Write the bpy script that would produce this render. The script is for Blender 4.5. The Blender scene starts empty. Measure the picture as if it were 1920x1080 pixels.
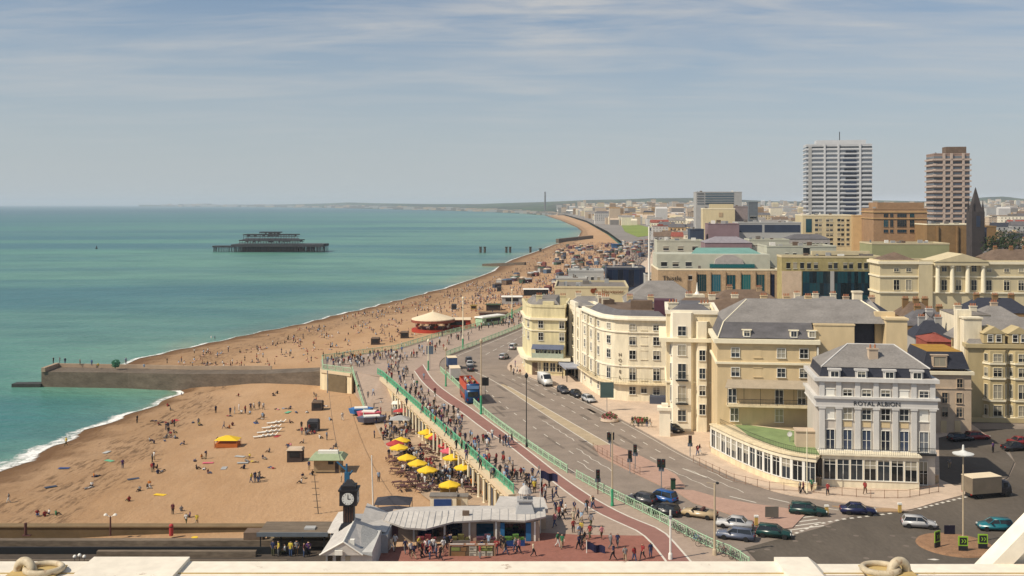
import bpy, bmesh, math, random
from mathutils import Vector, Matrix
import numpy as np
R = math.radians
random.seed(7)
SC = bpy.context.scene
COL = SC.collection
# ---------------------------------------------------------------- camera, sky, sun, exposure
CZ, F, HY = 40.0, 1920.0, 384.0
cam = bpy.data.cameras.new('camera'); cam.sensor_width = 36; cam.lens = 36
cam.shift_y = -(540 - HY + 1.5) / 1920; cam.clip_start = 0.1; cam.clip_end = 120000
camo = bpy.data.objects.new('camera', cam); COL.objects.link(camo)
camo.location = (0, 0, CZ); camo.rotation_euler = (R(90), 0, 0); SC.camera = camo
SUN_EL, SUN_AZ = 47.0, 25.0          # azimuth: degrees from -x (left) towards the camera
sx = -math.cos(R(SUN_EL)) * math.cos(R(SUN_AZ)); sy = -math.cos(R(SUN_EL)) * math.sin(R(SUN_AZ)); sz = math.sin(R(SUN_EL))
sl = bpy.data.lights.new('sun', 'SUN'); sl.energy = 4.7; sl.angle = R(0.5); sl.color = (1, .89, .73)
so = bpy.data.objects.new('sun', sl); COL.objects.link(so)
so.rotation_euler = Vector((-sx, -sy, -sz)).to_track_quat('-Z', 'Y').to_euler()
W = bpy.data.worlds.new('World'); SC.world = W; W.use_nodes = True
wn = W.node_tree.nodes; wl = W.node_tree.links; wn.clear()
def N(t, typ, **kw):
    n = t.nodes.new(typ)
    for k, v in kw.items():
        if k in n.inputs: n.inputs[k].default_value = v
        else: setattr(n, k, v)
    return n
T = W.node_tree
sky = N(T, 'ShaderNodeTexSky'); sky.sky_type = 'NISHITA'; sky.sun_disc = False
sky.sun_elevation = R(SUN_EL); sky.sun_rotation = math.atan2(sx, sy); sky.altitude = 40
sky.air_density = 1.0; sky.dust_density = 1.0; sky.ozone_density = 1.6
tc = N(T, 'ShaderNodeTexCoord'); sep = N(T, 'ShaderNodeSeparateXYZ'); wl.new(tc.outputs['Generated'], sep.inputs[0])
mz = N(T, 'ShaderNodeMath', operation='MAXIMUM'); wl.new(sep.outputs[2], mz.inputs[0]); mz.inputs[1].default_value = 0
az = N(T, 'ShaderNodeMath', operation='ADD'); wl.new(mz.outputs[0], az.inputs[0]); az.inputs[1].default_value = .07
dv = N(T, 'ShaderNodeVectorMath', operation='DIVIDE'); wl.new(tc.outputs['Generated'], dv.inputs[0])
cb = N(T, 'ShaderNodeCombineXYZ'); [wl.new(az.outputs[0], cb.inputs[i]) for i in range(3)]; wl.new(cb.outputs[0], dv.inputs[1])
def cloudlayer(scale, rot, loc, lo, hi, det, dist=0.4):
    mp = N(T, 'ShaderNodeMapping'); mp.inputs['Scale'].default_value = scale; mp.inputs['Rotation'].default_value = (0, 0, R(rot)); mp.inputs['Location'].default_value = loc
    wl.new(dv.outputs[0], mp.inputs[0])
    no = N(T, 'ShaderNodeTexNoise', Scale=1.0, Detail=det, Roughness=.58, Distortion=dist); wl.new(mp.outputs[0], no.inputs['Vector'])
    mr = N(T, 'ShaderNodeMapRange'); mr.inputs[1].default_value = lo; mr.inputs[2].default_value = hi; wl.new(no.outputs[0], mr.inputs[0])
    return mr.outputs[0]
c1 = cloudlayer((.55, 1.3, .4), 14, (3.1, 1.7, 0), .44, .78, 5, .6)
c2 = cloudlayer((.9, 2.8, 1), -12, (7.3, 2.2, 5), .46, .9, 5, .7)
ad = N(T, 'ShaderNodeMath', operation='ADD'); wl.new(c1, ad.inputs[0]); wl.new(c2, ad.inputs[1]); ad.use_clamp = True
dn = N(T, 'ShaderNodeVectorMath', operation='NORMALIZE'); wl.new(tc.outputs['Generated'], dn.inputs[0]); ds = N(T, 'ShaderNodeVectorMath', operation='DISTANCE'); wl.new(dn.outputs[0], ds.inputs[0]); ds.inputs[1].default_value = (.045, .979, .20)      # one bright bank of cloud high in the middle
dm = N(T, 'ShaderNodeMapRange'); dm.inputs[1].default_value = .02; dm.inputs[2].default_value = .14; dm.inputs[3].default_value = 1; dm.inputs[4].default_value = 0; wl.new(ds.outputs['Value'], dm.inputs[0])
c3 = cloudlayer((1.6, 2.6, 1), 20, (1.3, 4.2, 2), .38, .66, 8, .3); cm_ = N(T, 'ShaderNodeMath', operation='MULTIPLY'); wl.new(dm.outputs[0], cm_.inputs[0]); wl.new(c3, cm_.inputs[1])
a2 = N(T, 'ShaderNodeMath', operation='ADD'); a2.use_clamp = True; wl.new(ad.outputs[0], a2.inputs[0]); wl.new(cm_.outputs[0], a2.inputs[1])
ml = N(T, 'ShaderNodeMath', operation='MULTIPLY'); wl.new(a2.outputs[0], ml.inputs[0]); ml.inputs[1].default_value = .8
fd = N(T, 'ShaderNodeMapRange'); fd.inputs[1].default_value = .02; fd.inputs[2].default_value = .2; wl.new(sep.outputs[2], fd.inputs[0])
m2 = N(T, 'ShaderNodeMath', operation='MULTIPLY'); wl.new(ml.outputs[0], m2.inputs[0]); wl.new(fd.outputs[0], m2.inputs[1])
mx = N(T, 'ShaderNodeMixRGB'); wl.new(m2.outputs[0], mx.inputs[0]); sm = N(T, 'ShaderNodeMixRGB'); sm.blend_type = 'MULTIPLY'; sm.inputs[0].default_value = 1; sm.inputs[2].default_value = (.74, .9, 1.04, 1); wl.new(sky.outputs[0], sm.inputs[1]); wl.new(sm.outputs[0], mx.inputs[1]); mx.inputs[2].default_value = (7.6, 7.2, 6.7, 1)
ve = N(T, 'ShaderNodeMapRange'); ve.inputs[1].default_value = 0; ve.inputs[2].default_value = .22; ve.inputs[3].default_value = .9; ve.inputs[4].default_value = .12; wl.new(sep.outputs[2], ve.inputs[0])
vm = N(T, 'ShaderNodeMixRGB'); wl.new(ve.outputs[0], vm.inputs[0]); wl.new(mx.outputs[0], vm.inputs[1]); vm.inputs[2].default_value = (5.9, 6.35, 6.7, 1)      # thin high veil of cloud, thicker towards the horizon
bg = N(T, 'ShaderNodeBackground', Strength=.085); wl.new(vm.outputs[0], bg.inputs[0])
ou = N(T, 'ShaderNodeOutputWorld'); wl.new(bg.outputs[0], ou.inputs[0])
SC.view_settings.view_transform = 'Standard'; SC.view_settings.look = 'None'; SC.view_settings.exposure = 0.0; SC.view_settings.gamma = 1
SC.cycles.use_denoising = True; SC.cycles.max_bounces = 6; SC.cycles.volume_bounces = 1; SC.cycles.transparent_max_bounces = 12
SC.cycles.use_adaptive_sampling = True

# ---------------------------------------------------------------- pixel -> place
def P(px, py, z=0.0):
    Y = (CZ - z) * F / (py - HY); return Vector(((px - 960) / F * Y, Y, z))
def X(px, Y): return (px - 960) / F * Y
def Z(py, Y): return CZ - (py - HY) * Y / F

# ---------------------------------------------------------------- materials
def lin(c):
    if isinstance(c, str):
        c = [int(c[i:i + 2], 16) / 255 for i in (0, 2, 4)]
        return tuple(x / 12.92 if x <= .04045 else ((x + .055) / 1.055) ** 2.4 for x in c)
    return c
MC = {}
def M(name, col, rough=.85, var=.14, scale=.8, bump=0., spec=.25, metal=0., fine=None, obj=0., stretch=None):
    if name in MC: return MC[name]
    c = lin(col); m = bpy.data.materials.new(name); m.use_nodes = True; t = m.node_tree; b = t.nodes['Principled BSDF']
    b.inputs['Roughness'].default_value = rough; b.inputs['Specular IOR Level'].default_value = spec; b.inputs['Metallic'].default_value = metal
    g = t.nodes.new('ShaderNodeNewGeometry'); vec = g.outputs['Position']
    if stretch:
        mp = N(t, 'ShaderNodeMapping'); mp.inputs['Scale'].default_value = stretch; t.links.new(vec, mp.inputs[0]); vec = mp.outputs[0]
    n = N(t, 'ShaderNodeTexNoise', Scale=scale, Detail=6.0, Roughness=.65); t.links.new(vec, n.inputs['Vector'])
    r = N(t, 'ShaderNodeMapRange'); r.inputs[1].default_value = .3; r.inputs[2].default_value = .7; r.inputs[3].default_value = 1 - var; r.inputs[4].default_value = 1 + var
    t.links.new(n.outputs[0], r.inputs[0]); fac = r.outputs[0]
    if fine:
        n2 = N(t, 'ShaderNodeTexNoise', Scale=fine[0], Detail=3.0); t.links.new(vec, n2.inputs['Vector'])
        r2 = N(t, 'ShaderNodeMapRange'); r2.inputs[1].default_value = .3; r2.inputs[2].default_value = .7; r2.inputs[3].default_value = 1 - fine[1]; r2.inputs[4].default_value = 1 + fine[1]
        t.links.new(n2.outputs[0], r2.inputs[0])
        mm = N(t, 'ShaderNodeMath', operation='MULTIPLY'); t.links.new(fac, mm.inputs[0]); t.links.new(r2.outputs[0], mm.inputs[1]); fac = mm.outputs[0]
    if obj:
        oi = t.nodes.new('ShaderNodeObjectInfo'); r3 = N(t, 'ShaderNodeMapRange'); r3.inputs[3].default_value = 1 - obj; r3.inputs[4].default_value = 1 + obj
        t.links.new(oi.outputs['Random'], r3.inputs[0]); mm = N(t, 'ShaderNodeMath', operation='MULTIPLY'); t.links.new(fac, mm.inputs[0]); t.links.new(r3.outputs[0], mm.inputs[1]); fac = mm.outputs[0]
    v = N(t, 'ShaderNodeVectorMath', operation='SCALE'); v.inputs[0].default_value = c[:3]; t.links.new(fac, v.inputs['Scale']); t.links.new(v.outputs[0], b.inputs['Base Color'])
    if bump:
        bp = N(t, 'ShaderNodeBump', Strength=bump, Distance=.1); t.links.new(n.outputs[0], bp.inputs['Height']); t.links.new(bp.outputs[0], b.inputs['Normal'])
    MC[name] = m; return m
def glassmat(name, dark, cur, thr, rough=.08, blind=False):
    if name in MC: return MC[name]
    m = bpy.data.materials.new(name); m.use_nodes = True; t = m.node_tree; b = t.nodes['Principled BSDF']
    oi = t.nodes.new('ShaderNodeObjectInfo')
    cr = t.nodes.new('ShaderNodeValToRGB'); cr.color_ramp.interpolation = 'CONSTANT'
    e = cr.color_ramp.elements; d = lin(dark); e[0].color = (*d, 1); e[1].position = thr; e[1].color = (*lin(cur), 1)
    x = e.new(.35 * thr); x.color = (d[0] * 1.8, d[1] * 1.8, d[2] * 1.9, 1); x = e.new(.7 * thr); x.color = (d[0] * .6, d[1] * .6, d[2] * .6, 1)
    t.links.new(oi.outputs['Random'], cr.inputs[0])
    gc = t.nodes.new('ShaderNodeTexCoord'); sp = t.nodes.new('ShaderNodeSeparateXYZ'); t.links.new(gc.outputs['Generated'], sp.inputs[0])       # half-drawn blinds of different lengths
    m1 = N(t, 'ShaderNodeMath', operation='MULTIPLY'); t.links.new(oi.outputs['Random'], m1.inputs[0]); m1.inputs[1].default_value = 7.31; m2 = N(t, 'ShaderNodeMath', operation='FRACT'); t.links.new(m1.outputs[0], m2.inputs[0])
    m3 = N(t, 'ShaderNodeMapRange'); m3.inputs[1].default_value = .35; m3.inputs[2].default_value = 1; m3.inputs[3].default_value = 1.01; m3.inputs[4].default_value = .35; t.links.new(m2.outputs[0], m3.inputs[0])
    m4 = N(t, 'ShaderNodeMath', operation='GREATER_THAN'); t.links.new(sp.outputs[2], m4.inputs[0]); t.links.new(m3.outputs[0], m4.inputs[1])
    if blind:
        m5 = t.nodes.new('ShaderNodeMixRGB'); t.links.new(m4.outputs[0], m5.inputs[0]); t.links.new(cr.outputs[0], m5.inputs[1]); m5.inputs[2].default_value = (*lin(cur), 1); t.links.new(m5.outputs[0], b.inputs['Base Color'])
    else: t.links.new(cr.outputs[0], b.inputs['Base Color'])
    b.inputs['Roughness'].default_value = rough; b.inputs['Specular IOR Level'].default_value = .5
    MC[name] = m; return m
GLASS = glassmat('window glass', '23282b', '9a9484', .84, blind=True)
TEAL = glassmat('teal glass', '11444f', '1d6468', .8)
NAVY = glassmat('navy glass', '10192b', '1d2c44', .8)
WHITE = M('white paint', 'e2dfd5', .6, .06)
CREAMT = M('cream trim', 'e6dcc0', .7, .07)
DARK = M('dark iron', '26282a', .5, .1)
STEEL = M('grey steel', '8d9092', .45, .1, metal=.3)

# ---------------------------------------------------------------- mesh builder
def rusty(m, lo=.62, hi=.72, sc=30, col=(.20, .085, .03)):      # chips and rust bleeding through paint
    t = m.node_tree; b = t.nodes['Principled BSDF']; l = b.inputs['Base Color'].links[0]; src = l.from_socket
    g = t.nodes.new('ShaderNodeNewGeometry'); n = N(t, 'ShaderNodeTexNoise', Scale=float(sc), Detail=8.0, Roughness=.7); t.links.new(g.outputs['Position'], n.inputs['Vector'])
    r = N(t, 'ShaderNodeMapRange'); r.inputs[1].default_value = lo; r.inputs[2].default_value = hi; r.inputs[4].default_value = .8; t.links.new(n.outputs[0], r.inputs[0])
    x = N(t, 'ShaderNodeMixRGB'); x.inputs[2].default_value = (*col, 1); t.links.new(r.outputs[0], x.inputs[0]); t.links.new(src, x.inputs[1]); t.links.new(x.outputs[0], b.inputs['Base Color']); return m
class MB:
    def __init__(s): s.v = []; s.f = []; s.m = []
    def add(s, vs, fs, mi=0):
        o = len(s.v); s.v += [tuple(v) for v in vs]; s.f += [tuple(i + o for i in f) for f in fs]; s.m += [mi] * len(fs); return s
    def box(s, x0, x1, y0, y1, z0, z1, mi=0):
        return s.add([(x0, y0, z0), (x1, y0, z0), (x1, y1, z0), (x0, y1, z0), (x0, y0, z1), (x1, y0, z1), (x1, y1, z1), (x0, y1, z1)],
              [(0, 3, 2, 1), (4, 5, 6, 7), (0, 1, 5, 4), (1, 2, 6, 5), (2, 3, 7, 6), (3, 0, 4, 7)], mi)
    def tri2(s, x0, x1, y0, y1, z0, z1, ix0, ix1, iy0, iy1, mi=0, mt=None):   # frustum with inset top
        s.add([(x0, y0, z0), (x1, y0, z0), (x1, y1, z0), (x0, y1, z0), (x0 + ix0, y0 + iy0, z1), (x1 - ix1, y0 + iy0, z1), (x1 - ix1, y1 - iy1, z1), (x0 + ix0, y1 - iy1, z1)],
              [(0, 1, 5, 4), (1, 2, 6, 5), (2, 3, 7, 6), (3, 0, 4, 7)], mi)
        o = len(s.v) - 4; s.f.append((o, o + 1, o + 2, o + 3)); s.m.append(mi if mt is None else mt); return s
    def prism(s, poly, z0, z1, mi=0, mt=None, top=None, bottom=True):
        n = len(poly); tp = top or poly
        s.add([(p[0], p[1], z0) for p in poly] + [(p[0], p[1], z1) for p in tp], [(i, (i + 1) % n, n + (i + 1) % n, n + i) for i in range(n)], mi)
        o = len(s.v) - 2 * n
        s.f.append(tuple(o + n + i for i in range(n))); s.m.append(mi if mt is None else mt)
        if bottom: s.f.append(tuple(o + n - 1 - i for i in range(n))); s.m.append(mi)
        return s
    def sheet(s, pts, mi=0): return s.add(pts, [tuple(range(len(pts)))], mi)
    def tube(s, p, q, r0, r1=None, n=8, mi=0, cap=True):
        p = Vector(p); q = Vector(q); r1 = r0 if r1 is None else r1
        d = (q - p)
        if d.length < 1e-6: return s
        d.normalize(); a = d.orthogonal().normalized(); b = d.cross(a)
        vs = []
        for c, r in ((p, r0), (q, r1)):
            for k in range(n):
                t = 2 * math.pi * k / n; vs.append(c + a * (r * math.cos(t)) + b * (r * math.sin(t)))
        fs = [(k, (k + 1) % n, n + (k + 1) % n, n + k) for k in range(n)]
        if cap: fs += [tuple(range(n - 1, -1, -1)), tuple(range(n, 2 * n))]
        return s.add(vs, fs, mi)
    def path(s, pts, r, n=6, mi=0, closed=False):
        L = list(pts) + ([pts[0]] if closed else [])
        for a, b in zip(L, L[1:]): s.tube(a, b, r, n=n, mi=mi)
        return s
    def lathe(s, prof, c=(0, 0, 0), n=12, mi=0, sy=1.0):
        vs = []; fs = []
        for r, z in prof:
            for k in range(n):
                t = 2 * math.pi * k / n; vs.append((c[0] + r * math.cos(t), c[1] + r * math.sin(t) * sy, c[2] + z))
        m = len(prof)
        for i in range(m - 1):
            for k in range(n): fs.append((i * n + k, i * n + (k + 1) % n, (i + 1) * n + (k + 1) % n, (i + 1) * n + k))
        fs.append(tuple(range(n - 1, -1, -1))); fs.append(tuple((m - 1) * n + k for k in range(n)))
        return s.add(vs, fs, mi)
    def strip(s, line, w, z, mi=0):
        for (a, b) in zip(line, line[1:]):
            a = Vector((a[0], a[1])); b = Vector((b[0], b[1])); d = b - a
            if d.length < 1e-5: continue
            n = Vector((-d.y, d.x)).normalized() * (w / 2)
            s.sheet([(*(a - n), z), (*(b - n), z), (*(b + n), z), (*(a + n), z)], mi)
        return s
    def mesh(s, name, mats):
        me = bpy.data.meshes.new(name); me.from_pydata(s.v, [], s.f)
        for m in (mats if isinstance(mats, (list, tuple)) else [mats]): me.materials.append(m)
        if any(s.m): me.polygons.foreach_set('material_index', s.m)
        me.update(); return me
    def build(s, name, mats, parent=None, loc=(0, 0, 0), rz=0, smooth=False):
        me = s.mesh(name, mats)
        if smooth: me.polygons.foreach_set('use_smooth', [True] * len(me.polygons))
        return link(name, me, parent, loc, rz)
KIDS = {}
def link(name, data, parent=None, loc=(0, 0, 0), rz=0):
    o = bpy.data.objects.new(name, data); COL.objects.link(o); o.location = loc; o.rotation_euler = (0, 0, rz)
    if parent is not None: o.parent = parent; KIDS.setdefault(parent.name, []).append(o)
    return o
def tag(o, label=None, cat=None, group=None, kind=None):
    if label: o['label'] = label
    if cat: o['category'] = cat
    if group: o['group'] = group
    if kind: o['kind'] = kind
    return o
def thing(name, label, cat, loc=(0, 0, 0), rz=0, group=None): return tag(link(name, None, None, loc, rz), label, cat, group)
def dup(o, loc=None, rz=None, label=None, group=None, parent=None):
    c = o.copy(); COL.objects.link(c)
    if parent is not None: c.parent = parent; KIDS.setdefault(parent.name, []).append(c)
    if loc is not None: c.location = loc
    if rz is not None: c.rotation_euler = (0, 0, rz)
    if label: c['label'] = label
    if group: c['group'] = group
    for k in list(KIDS.get(o.name, [])): dup(k, parent=c)
    return c
def recolor(o, names, mat, slot=0):
    for k in KIDS.get(o.name, []):
        if k.name.split('.')[0] in names:
            k.material_slots[slot].link = 'OBJECT'; k.material_slots[slot].material = mat
        recolor(k, names, mat, slot)
def struct(name, mb, mats, **kw): return tag(mb.build(name, mats, **kw), kind='structure')
def lerp_line(L, Y):           # x of a polyline (sorted by y) at depth Y
    for a, b in zip(L, L[1:]):
        if a[1] <= Y <= b[1]: return a[0] + (b[0] - a[0]) * (Y - a[1]) / (b[1] - a[1])
    return L[0][0] if Y < L[0][1] else L[-1][0]
def resample(L, n):
    L = [Vector(p) for p in L]; d = [0]
    for a, b in zip(L, L[1:]): d.append(d[-1] + (b - a).length)
    out = []
    for i in range(n):
        t = d[-1] * i / (n - 1); k = 0
        while k < len(L) - 2 and d[k + 1] < t: k += 1
        u = (t - d[k]) / max(1e-9, d[k + 1] - d[k]); out.append(L[k].lerp(L[k + 1], min(1, u)))
    return out
def smoothl(L, it=2):
    L = [Vector(p) for p in L]
    for _ in range(it):
        o = [L[0]]
        for a, b in zip(L, L[1:]): o += [a.lerp(b, .25), a.lerp(b, .75)]
        L = o + [L[-1]]
    return L
def text(s, size, loc, rz, mat, parent, name='lettering', extr=.03, align='CENTER'):
    cu = bpy.data.curves.new('t', 'FONT'); cu.body = s; cu.size = size; cu.extrude = extr; cu.align_x = align; cu.align_y = 'CENTER'; cu.resolution_u = 2
    o = bpy.data.objects.new('t', cu); COL.objects.link(o); dg = bpy.context.evaluated_depsgraph_get()
    me = bpy.data.meshes.new_from_object(o.evaluated_get(dg)); bpy.data.objects.remove(o); bpy.data.curves.remove(cu)
    me.transform(Matrix.Rotation(R(90), 4, 'X')); me.materials.clear(); me.materials.append(mat)
    return link(name, me, parent, loc, rz)
# ================================================================ SETTING: sea, beach, ground, roads
SEA_Z = -8.0; LOW = -4.5
SHORE = [(-97, 40), (-96, 100), (-94, 150), (-92.5, 184), (-89.5, 219), (-84, 258), (-86, 266), (-113, 280), (-117, 311), (-104, 356), (-85, 408), (-58, 504), (-39, 580), (-24, 660), (-13, 731), (-9, 800), (0, 880), (24, 1030), (50, 1213), (76, 1360), (98, 1511), (122, 1800), (133, 2100), (141, 2973), (137, 4300)]
WALL = [(6, 40), (4, 110), (.6, 140.7), (-29.4, 236), (-37.5, 243), (-46, 247), (-49, 262), (-32, 280), (-23, 306), (-4, 350), (2.6, 378), (14, 440), (50, 565), (90, 800), (116, 1082), (140, 1506), (180, 2477), (200, 3657), (205, 4300)]
KERB_L = [(27.8, 100), (26.2, 114.5), (23, 119), (19.3, 128), (12.6, 142), (8, 153), (2.4, 169.5), (-6, 197), (-12.5, 228.6), (-17.5, 246), (-18.5, 262), (-16, 272), (-11.2, 285.5), (2.6, 328), (9.5, 357), (22, 440), (57, 570), (99, 805), (140, 1082)]
KERB_R = [(64.3, 142), (57.2, 137.4), (52.3, 133.8), (50.9, 133.6), (43, 137.6), (35.5, 142), (28, 161.3), (24, 177.4), (16.3, 204.3), (4.1, 237.8), (-1.0, 245), (-1.2, 254), (0.5, 264), (3.2, 280), (11, 318), (20, 357), (31, 440), (66, 570), (108, 805), (150, 1082)]
SAND = None
def beachmat():
    m = bpy.data.materials.new('shingle'); m.use_nodes = True; t = m.node_tree; b = t.nodes['Principled BSDF']; L = t.links
    b.inputs['Roughness'].default_value = .95; b.inputs['Specular IOR Level'].default_value = .1
    g = t.nodes.new('ShaderNodeNewGeometry'); se = t.nodes.new('ShaderNodeSeparateXYZ'); L.new(g.outputs['Position'], se.inputs[0])
    def noise(sc, st=(1, 1, 1), det=6):
        mp = N(t, 'ShaderNodeMapping'); mp.inputs['Scale'].default_value = st; L.new(g.outputs['Position'], mp.inputs[0])
        n = N(t, 'ShaderNodeTexNoise', Scale=sc, Detail=float(det), Roughness=.68); L.new(mp.outputs[0], n.inputs['Vector']); return n.outputs[0]
    def rng(src, a, bb, c, d):
        r = N(t, 'ShaderNodeMapRange'); r.inputs[1].default_value = a; r.inputs[2].default_value = bb; r.inputs[3].default_value = c; r.inputs[4].default_value = d; L.new(src, r.inputs[0]); return r.outputs[0]
    def mix(f, a, c):
        x = N(t, 'ShaderNodeMixRGB'); L.new(f, x.inputs[0])
        for i, s in ((1, a), (2, c)):
            if isinstance(s, tuple): x.inputs[i].default_value = (*s, 1)
            else: L.new(s, x.inputs[i])
        return x.outputs[0]
    def mul(a, c):
        x = N(t, 'ShaderNodeMath', operation='MULTIPLY'); L.new(a, x.inputs[0]); L.new(c, x.inputs[1]); return x.outputs[0]
    base = mix(rng(noise(.06, (1, .45, 1)), .38, .62, 0, 1), (.42, .265, .145), (.47, .31, .182))
    base = mix(rng(noise(2.2, det=4), .3, .75, 0, .35), base, (.26, .14, .07))
    base = mix(rng(noise(.5, (.35, .12, 1)), .5, .68, 0, .32), base, (.32, .185, .095))
    # tide lines: dark weed and damp pebbles in broken bands that follow the slope
    wv = t.nodes.new('ShaderNodeMath'); wv.operation = 'ADD'; L.new(se.outputs[2], wv.inputs[0]); L.new(rng(noise(.12), .2, .8, -.55, .55), wv.inputs[1])
    bd = rng(wv.outputs[0], -6.62, -6.42, 0, 1); bd2 = rng(wv.outputs[0], -6.3, -5.95, 1, 0)
    base = mix(mul(mul(bd, bd2), rng(noise(1.3, (1, .2, 1), 9), .47, .60, 0, .7)), base, (.09, .052, .03))
    bd = rng(wv.outputs[0], -7.35, -7.2, 0, 1); bd2 = rng(wv.outputs[0], -7.1, -6.95, 1, 0)
    base = mix(mul(mul(bd, bd2), rng(noise(1.6, (1, .2, 1), 9), .47, .60, 0, .6)), base, (.13, .07, .035))
    base = mix(rng(wv.outputs[0], -7.55, -6.7, .9, 0), base, (.17, .092, .045))
    dm = N(t, 'ShaderNodeVectorMath', operation='SCALE'); L.new(base, dm.inputs[0]); L.new(rng(wv.outputs[0], -7.0, -4.9, .74, 1.06), dm.inputs['Scale']); L.new(dm.outputs[0], b.inputs['Base Color'])     # damper lower shingle
    bp = N(t, 'ShaderNodeBump', Strength=.9, Distance=.25); L.new(noise(.8, (1, .5, 1), det=8), bp.inputs['Height']); L.new(bp.outputs[0], b.inputs['Normal'])
    return m
def seamat():
    m = bpy.data.materials.new('sea water'); m.use_nodes = True; t = m.node_tree; b = t.nodes['Principled BSDF']; L = t.links
    b.inputs['Roughness'].default_value = .32; b.inputs['Specular IOR Level'].default_value = .12
    g = t.nodes.new('ShaderNodeNewGeometry'); se = t.nodes.new('ShaderNodeSeparateXYZ'); L.new(g.outputs['Position'], se.inputs[0])
    def noise(sc, st, det=5, rot=0, dist=0.):
        mp = N(t, 'ShaderNodeMapping'); mp.inputs['Scale'].default_value = st; mp.inputs['Rotation'].default_value = (0, 0, R(rot)); L.new(g.outputs['Position'], mp.inputs[0])
        n = N(t, 'ShaderNodeTexNoise', Scale=sc, Detail=float(det), Roughness=.6, Distortion=dist); L.new(mp.outputs[0], n.inputs['Vector']); return n.outputs[0]
    def rng(src, a, bb, c, d):
        r = N(t, 'ShaderNodeMapRange'); r.inputs[1].default_value = a; r.inputs[2].default_value = bb; r.inputs[3].default_value = c; r.inputs[4].default_value = d; L.new(src, r.inputs[0]); return r.outputs[0]
    def mix(f, a, c):
        x = N(t, 'ShaderNodeMixRGB'); L.new(f, x.inputs[0])
        for i, s in ((1, a), (2, c)):
            if isinstance(s, tuple): x.inputs[i].default_value = (*s, 1)
            else: L.new(s, x.inputs[i])
        return x.outputs[0]
    at = t.nodes.new('ShaderNodeAttribute'); at.attribute_name = 'depth_tone'        # colour-driving depth, overstated close in to paint the dark corner
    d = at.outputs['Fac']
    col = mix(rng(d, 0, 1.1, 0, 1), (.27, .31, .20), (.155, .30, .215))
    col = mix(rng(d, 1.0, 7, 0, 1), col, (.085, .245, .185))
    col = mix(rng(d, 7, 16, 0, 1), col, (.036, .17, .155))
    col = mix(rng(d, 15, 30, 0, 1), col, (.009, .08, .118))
    col = mix(rng(noise(.004, (.35, 1.0, 1), 6, -8, .6), .46, .66, 0, .5), col, (.09, .20, .19))
    col = mix(rng(noise(.0022, (.3, 1.6, 1), 5, 4, .4), .46, .58, 0, .75), col, (.018, .115, .155))
    col = mix(rng(noise(.05, (.4, 1, 1), 7, 25), .42, .66, 0, .42), col, (.02, .10, .10))
    L.new(col, b.inputs['Base Color'])
    bp = N(t, 'ShaderNodeBump', Strength=.9, Distance=.9); L.new(noise(.3, (.6, 1, 1), 7, 25), bp.inputs['Height'])
    b2 = N(t, 'ShaderNodeBump', Strength=.7, Distance=2.0); L.new(noise(.06, (.6, 1.2, 1), 4, 25), b2.inputs['Height']); L.new(bp.outputs[0], b2.inputs['Normal']); L.new(b2.outputs[0], b.inputs['Normal'])
    return m
SHINGLE = beachmat(); SEAM = seamat()

# ---- sea: one sheet to the horizon with a depth attribute, exaggerated near the camera to darken it
def shore_dist(x, y):
    best = 1e9
    for (ax, ay), (bx, by) in zip(SHORE, SHORE[1:]):
        dx, dy = bx - ax, by - ay; t = max(0, min(1, ((x - ax) * dx + (y - ay) * dy) / (dx * dx + dy * dy)))
        best = min(best, math.hypot(x - ax - t * dx, y - ay - t * dy))
    return best
ys = [20] + [60 + 10 * i for i in range(24)] + [300 * 1.13 ** i for i in range(38)]; ys = [y for y in ys if y < 30000] + [30000]
us = [-.62 + .0125 * i for i in range(73)]
mb = MB(); dep_tone = []
for y in ys:
    for u in us:
        x = u * max(y, 160); mb.v.append((x, y, SEA_Z)); dd = shore_dist(x, y); dep_tone.append(min(30, (dd * .055 if dd < 60 else 3.3 + (dd - 60) * .009) * (1 + 8 * max(0, min(1, (360 - y) / 160)))))  # near rows over-deepened: darker water plus the lens's corner darkening painted in
nu = len(us)
for j in range(len(ys) - 1):
    for i in range(nu - 1): k = j * nu + i; mb.f.append((k, k + 1, k + nu + 1, k + nu)); mb.m.append(0)
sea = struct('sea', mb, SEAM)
a = sea.data.attributes.new('depth_tone', 'FLOAT', 'POINT'); a.data.foreach_set('value', dep_tone)

# ---- beach: from under the water up to the foot of the sea wall
def by_y(L, y): return lerp_line(L, y)
yy = [40 + 3 * i for i in range(70)] + [250 + 1.5 * i for i in range(24)] + [286 + 4 * i for i in range(60)]
yy += [526 * 1.02 ** i for i in range(1, 107)]; yy = [y for y in yy if y < 4300]
PROF = [(-.10, -9.2), (-.04, -8.5), (0, -8.02), (.03, -7.7), (.08, -7.15), (.14, -6.75), (.2, -6.5), (.27, -6.4), (.34, -6.0), (.42, -5.6), (.5, -5.3), (.6, -5.05), (.72, -4.85), (.85, -4.7), (1.0, -4.6)]
def wob(a, b): return math.sin(a * .37) * .5 + math.sin(a * .11 + b * 2.1) * .35 + math.sin(a * .83 + b) * .15
mb = MB(); nt = len(PROF)
def beach_pt(y, t):
    s, w = by_y(SHORE, y), by_y(WALL, y)
    z = PROF[-1][1]
    for (t0, z0), (t1, z1) in zip(PROF, PROF[1:]):
        if t0 <= t <= t1: z = z0 + (z1 - z0) * (t - t0) / (t1 - t0); break
    return s + (w - s) * t + (wob(y, 0) * 1.6 if t < .9 and y < 600 else 0) * (1 - max(0, t)), z
for j, y in enumerate(yy):
    for i, (t, z) in enumerate(PROF):
        x, zz = beach_pt(y, t)
        mb.v.append((x, y, zz + (.10 * wob(y * 1.3, i) if 3 < i < nt - 1 else 0)))
for j in range(len(yy) - 1):
    for i in range(nt - 1): k = j * nt + i; mb.f.append((k, k + 1, k + nt + 1, k + nt)); mb.m.append(0)
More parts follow.
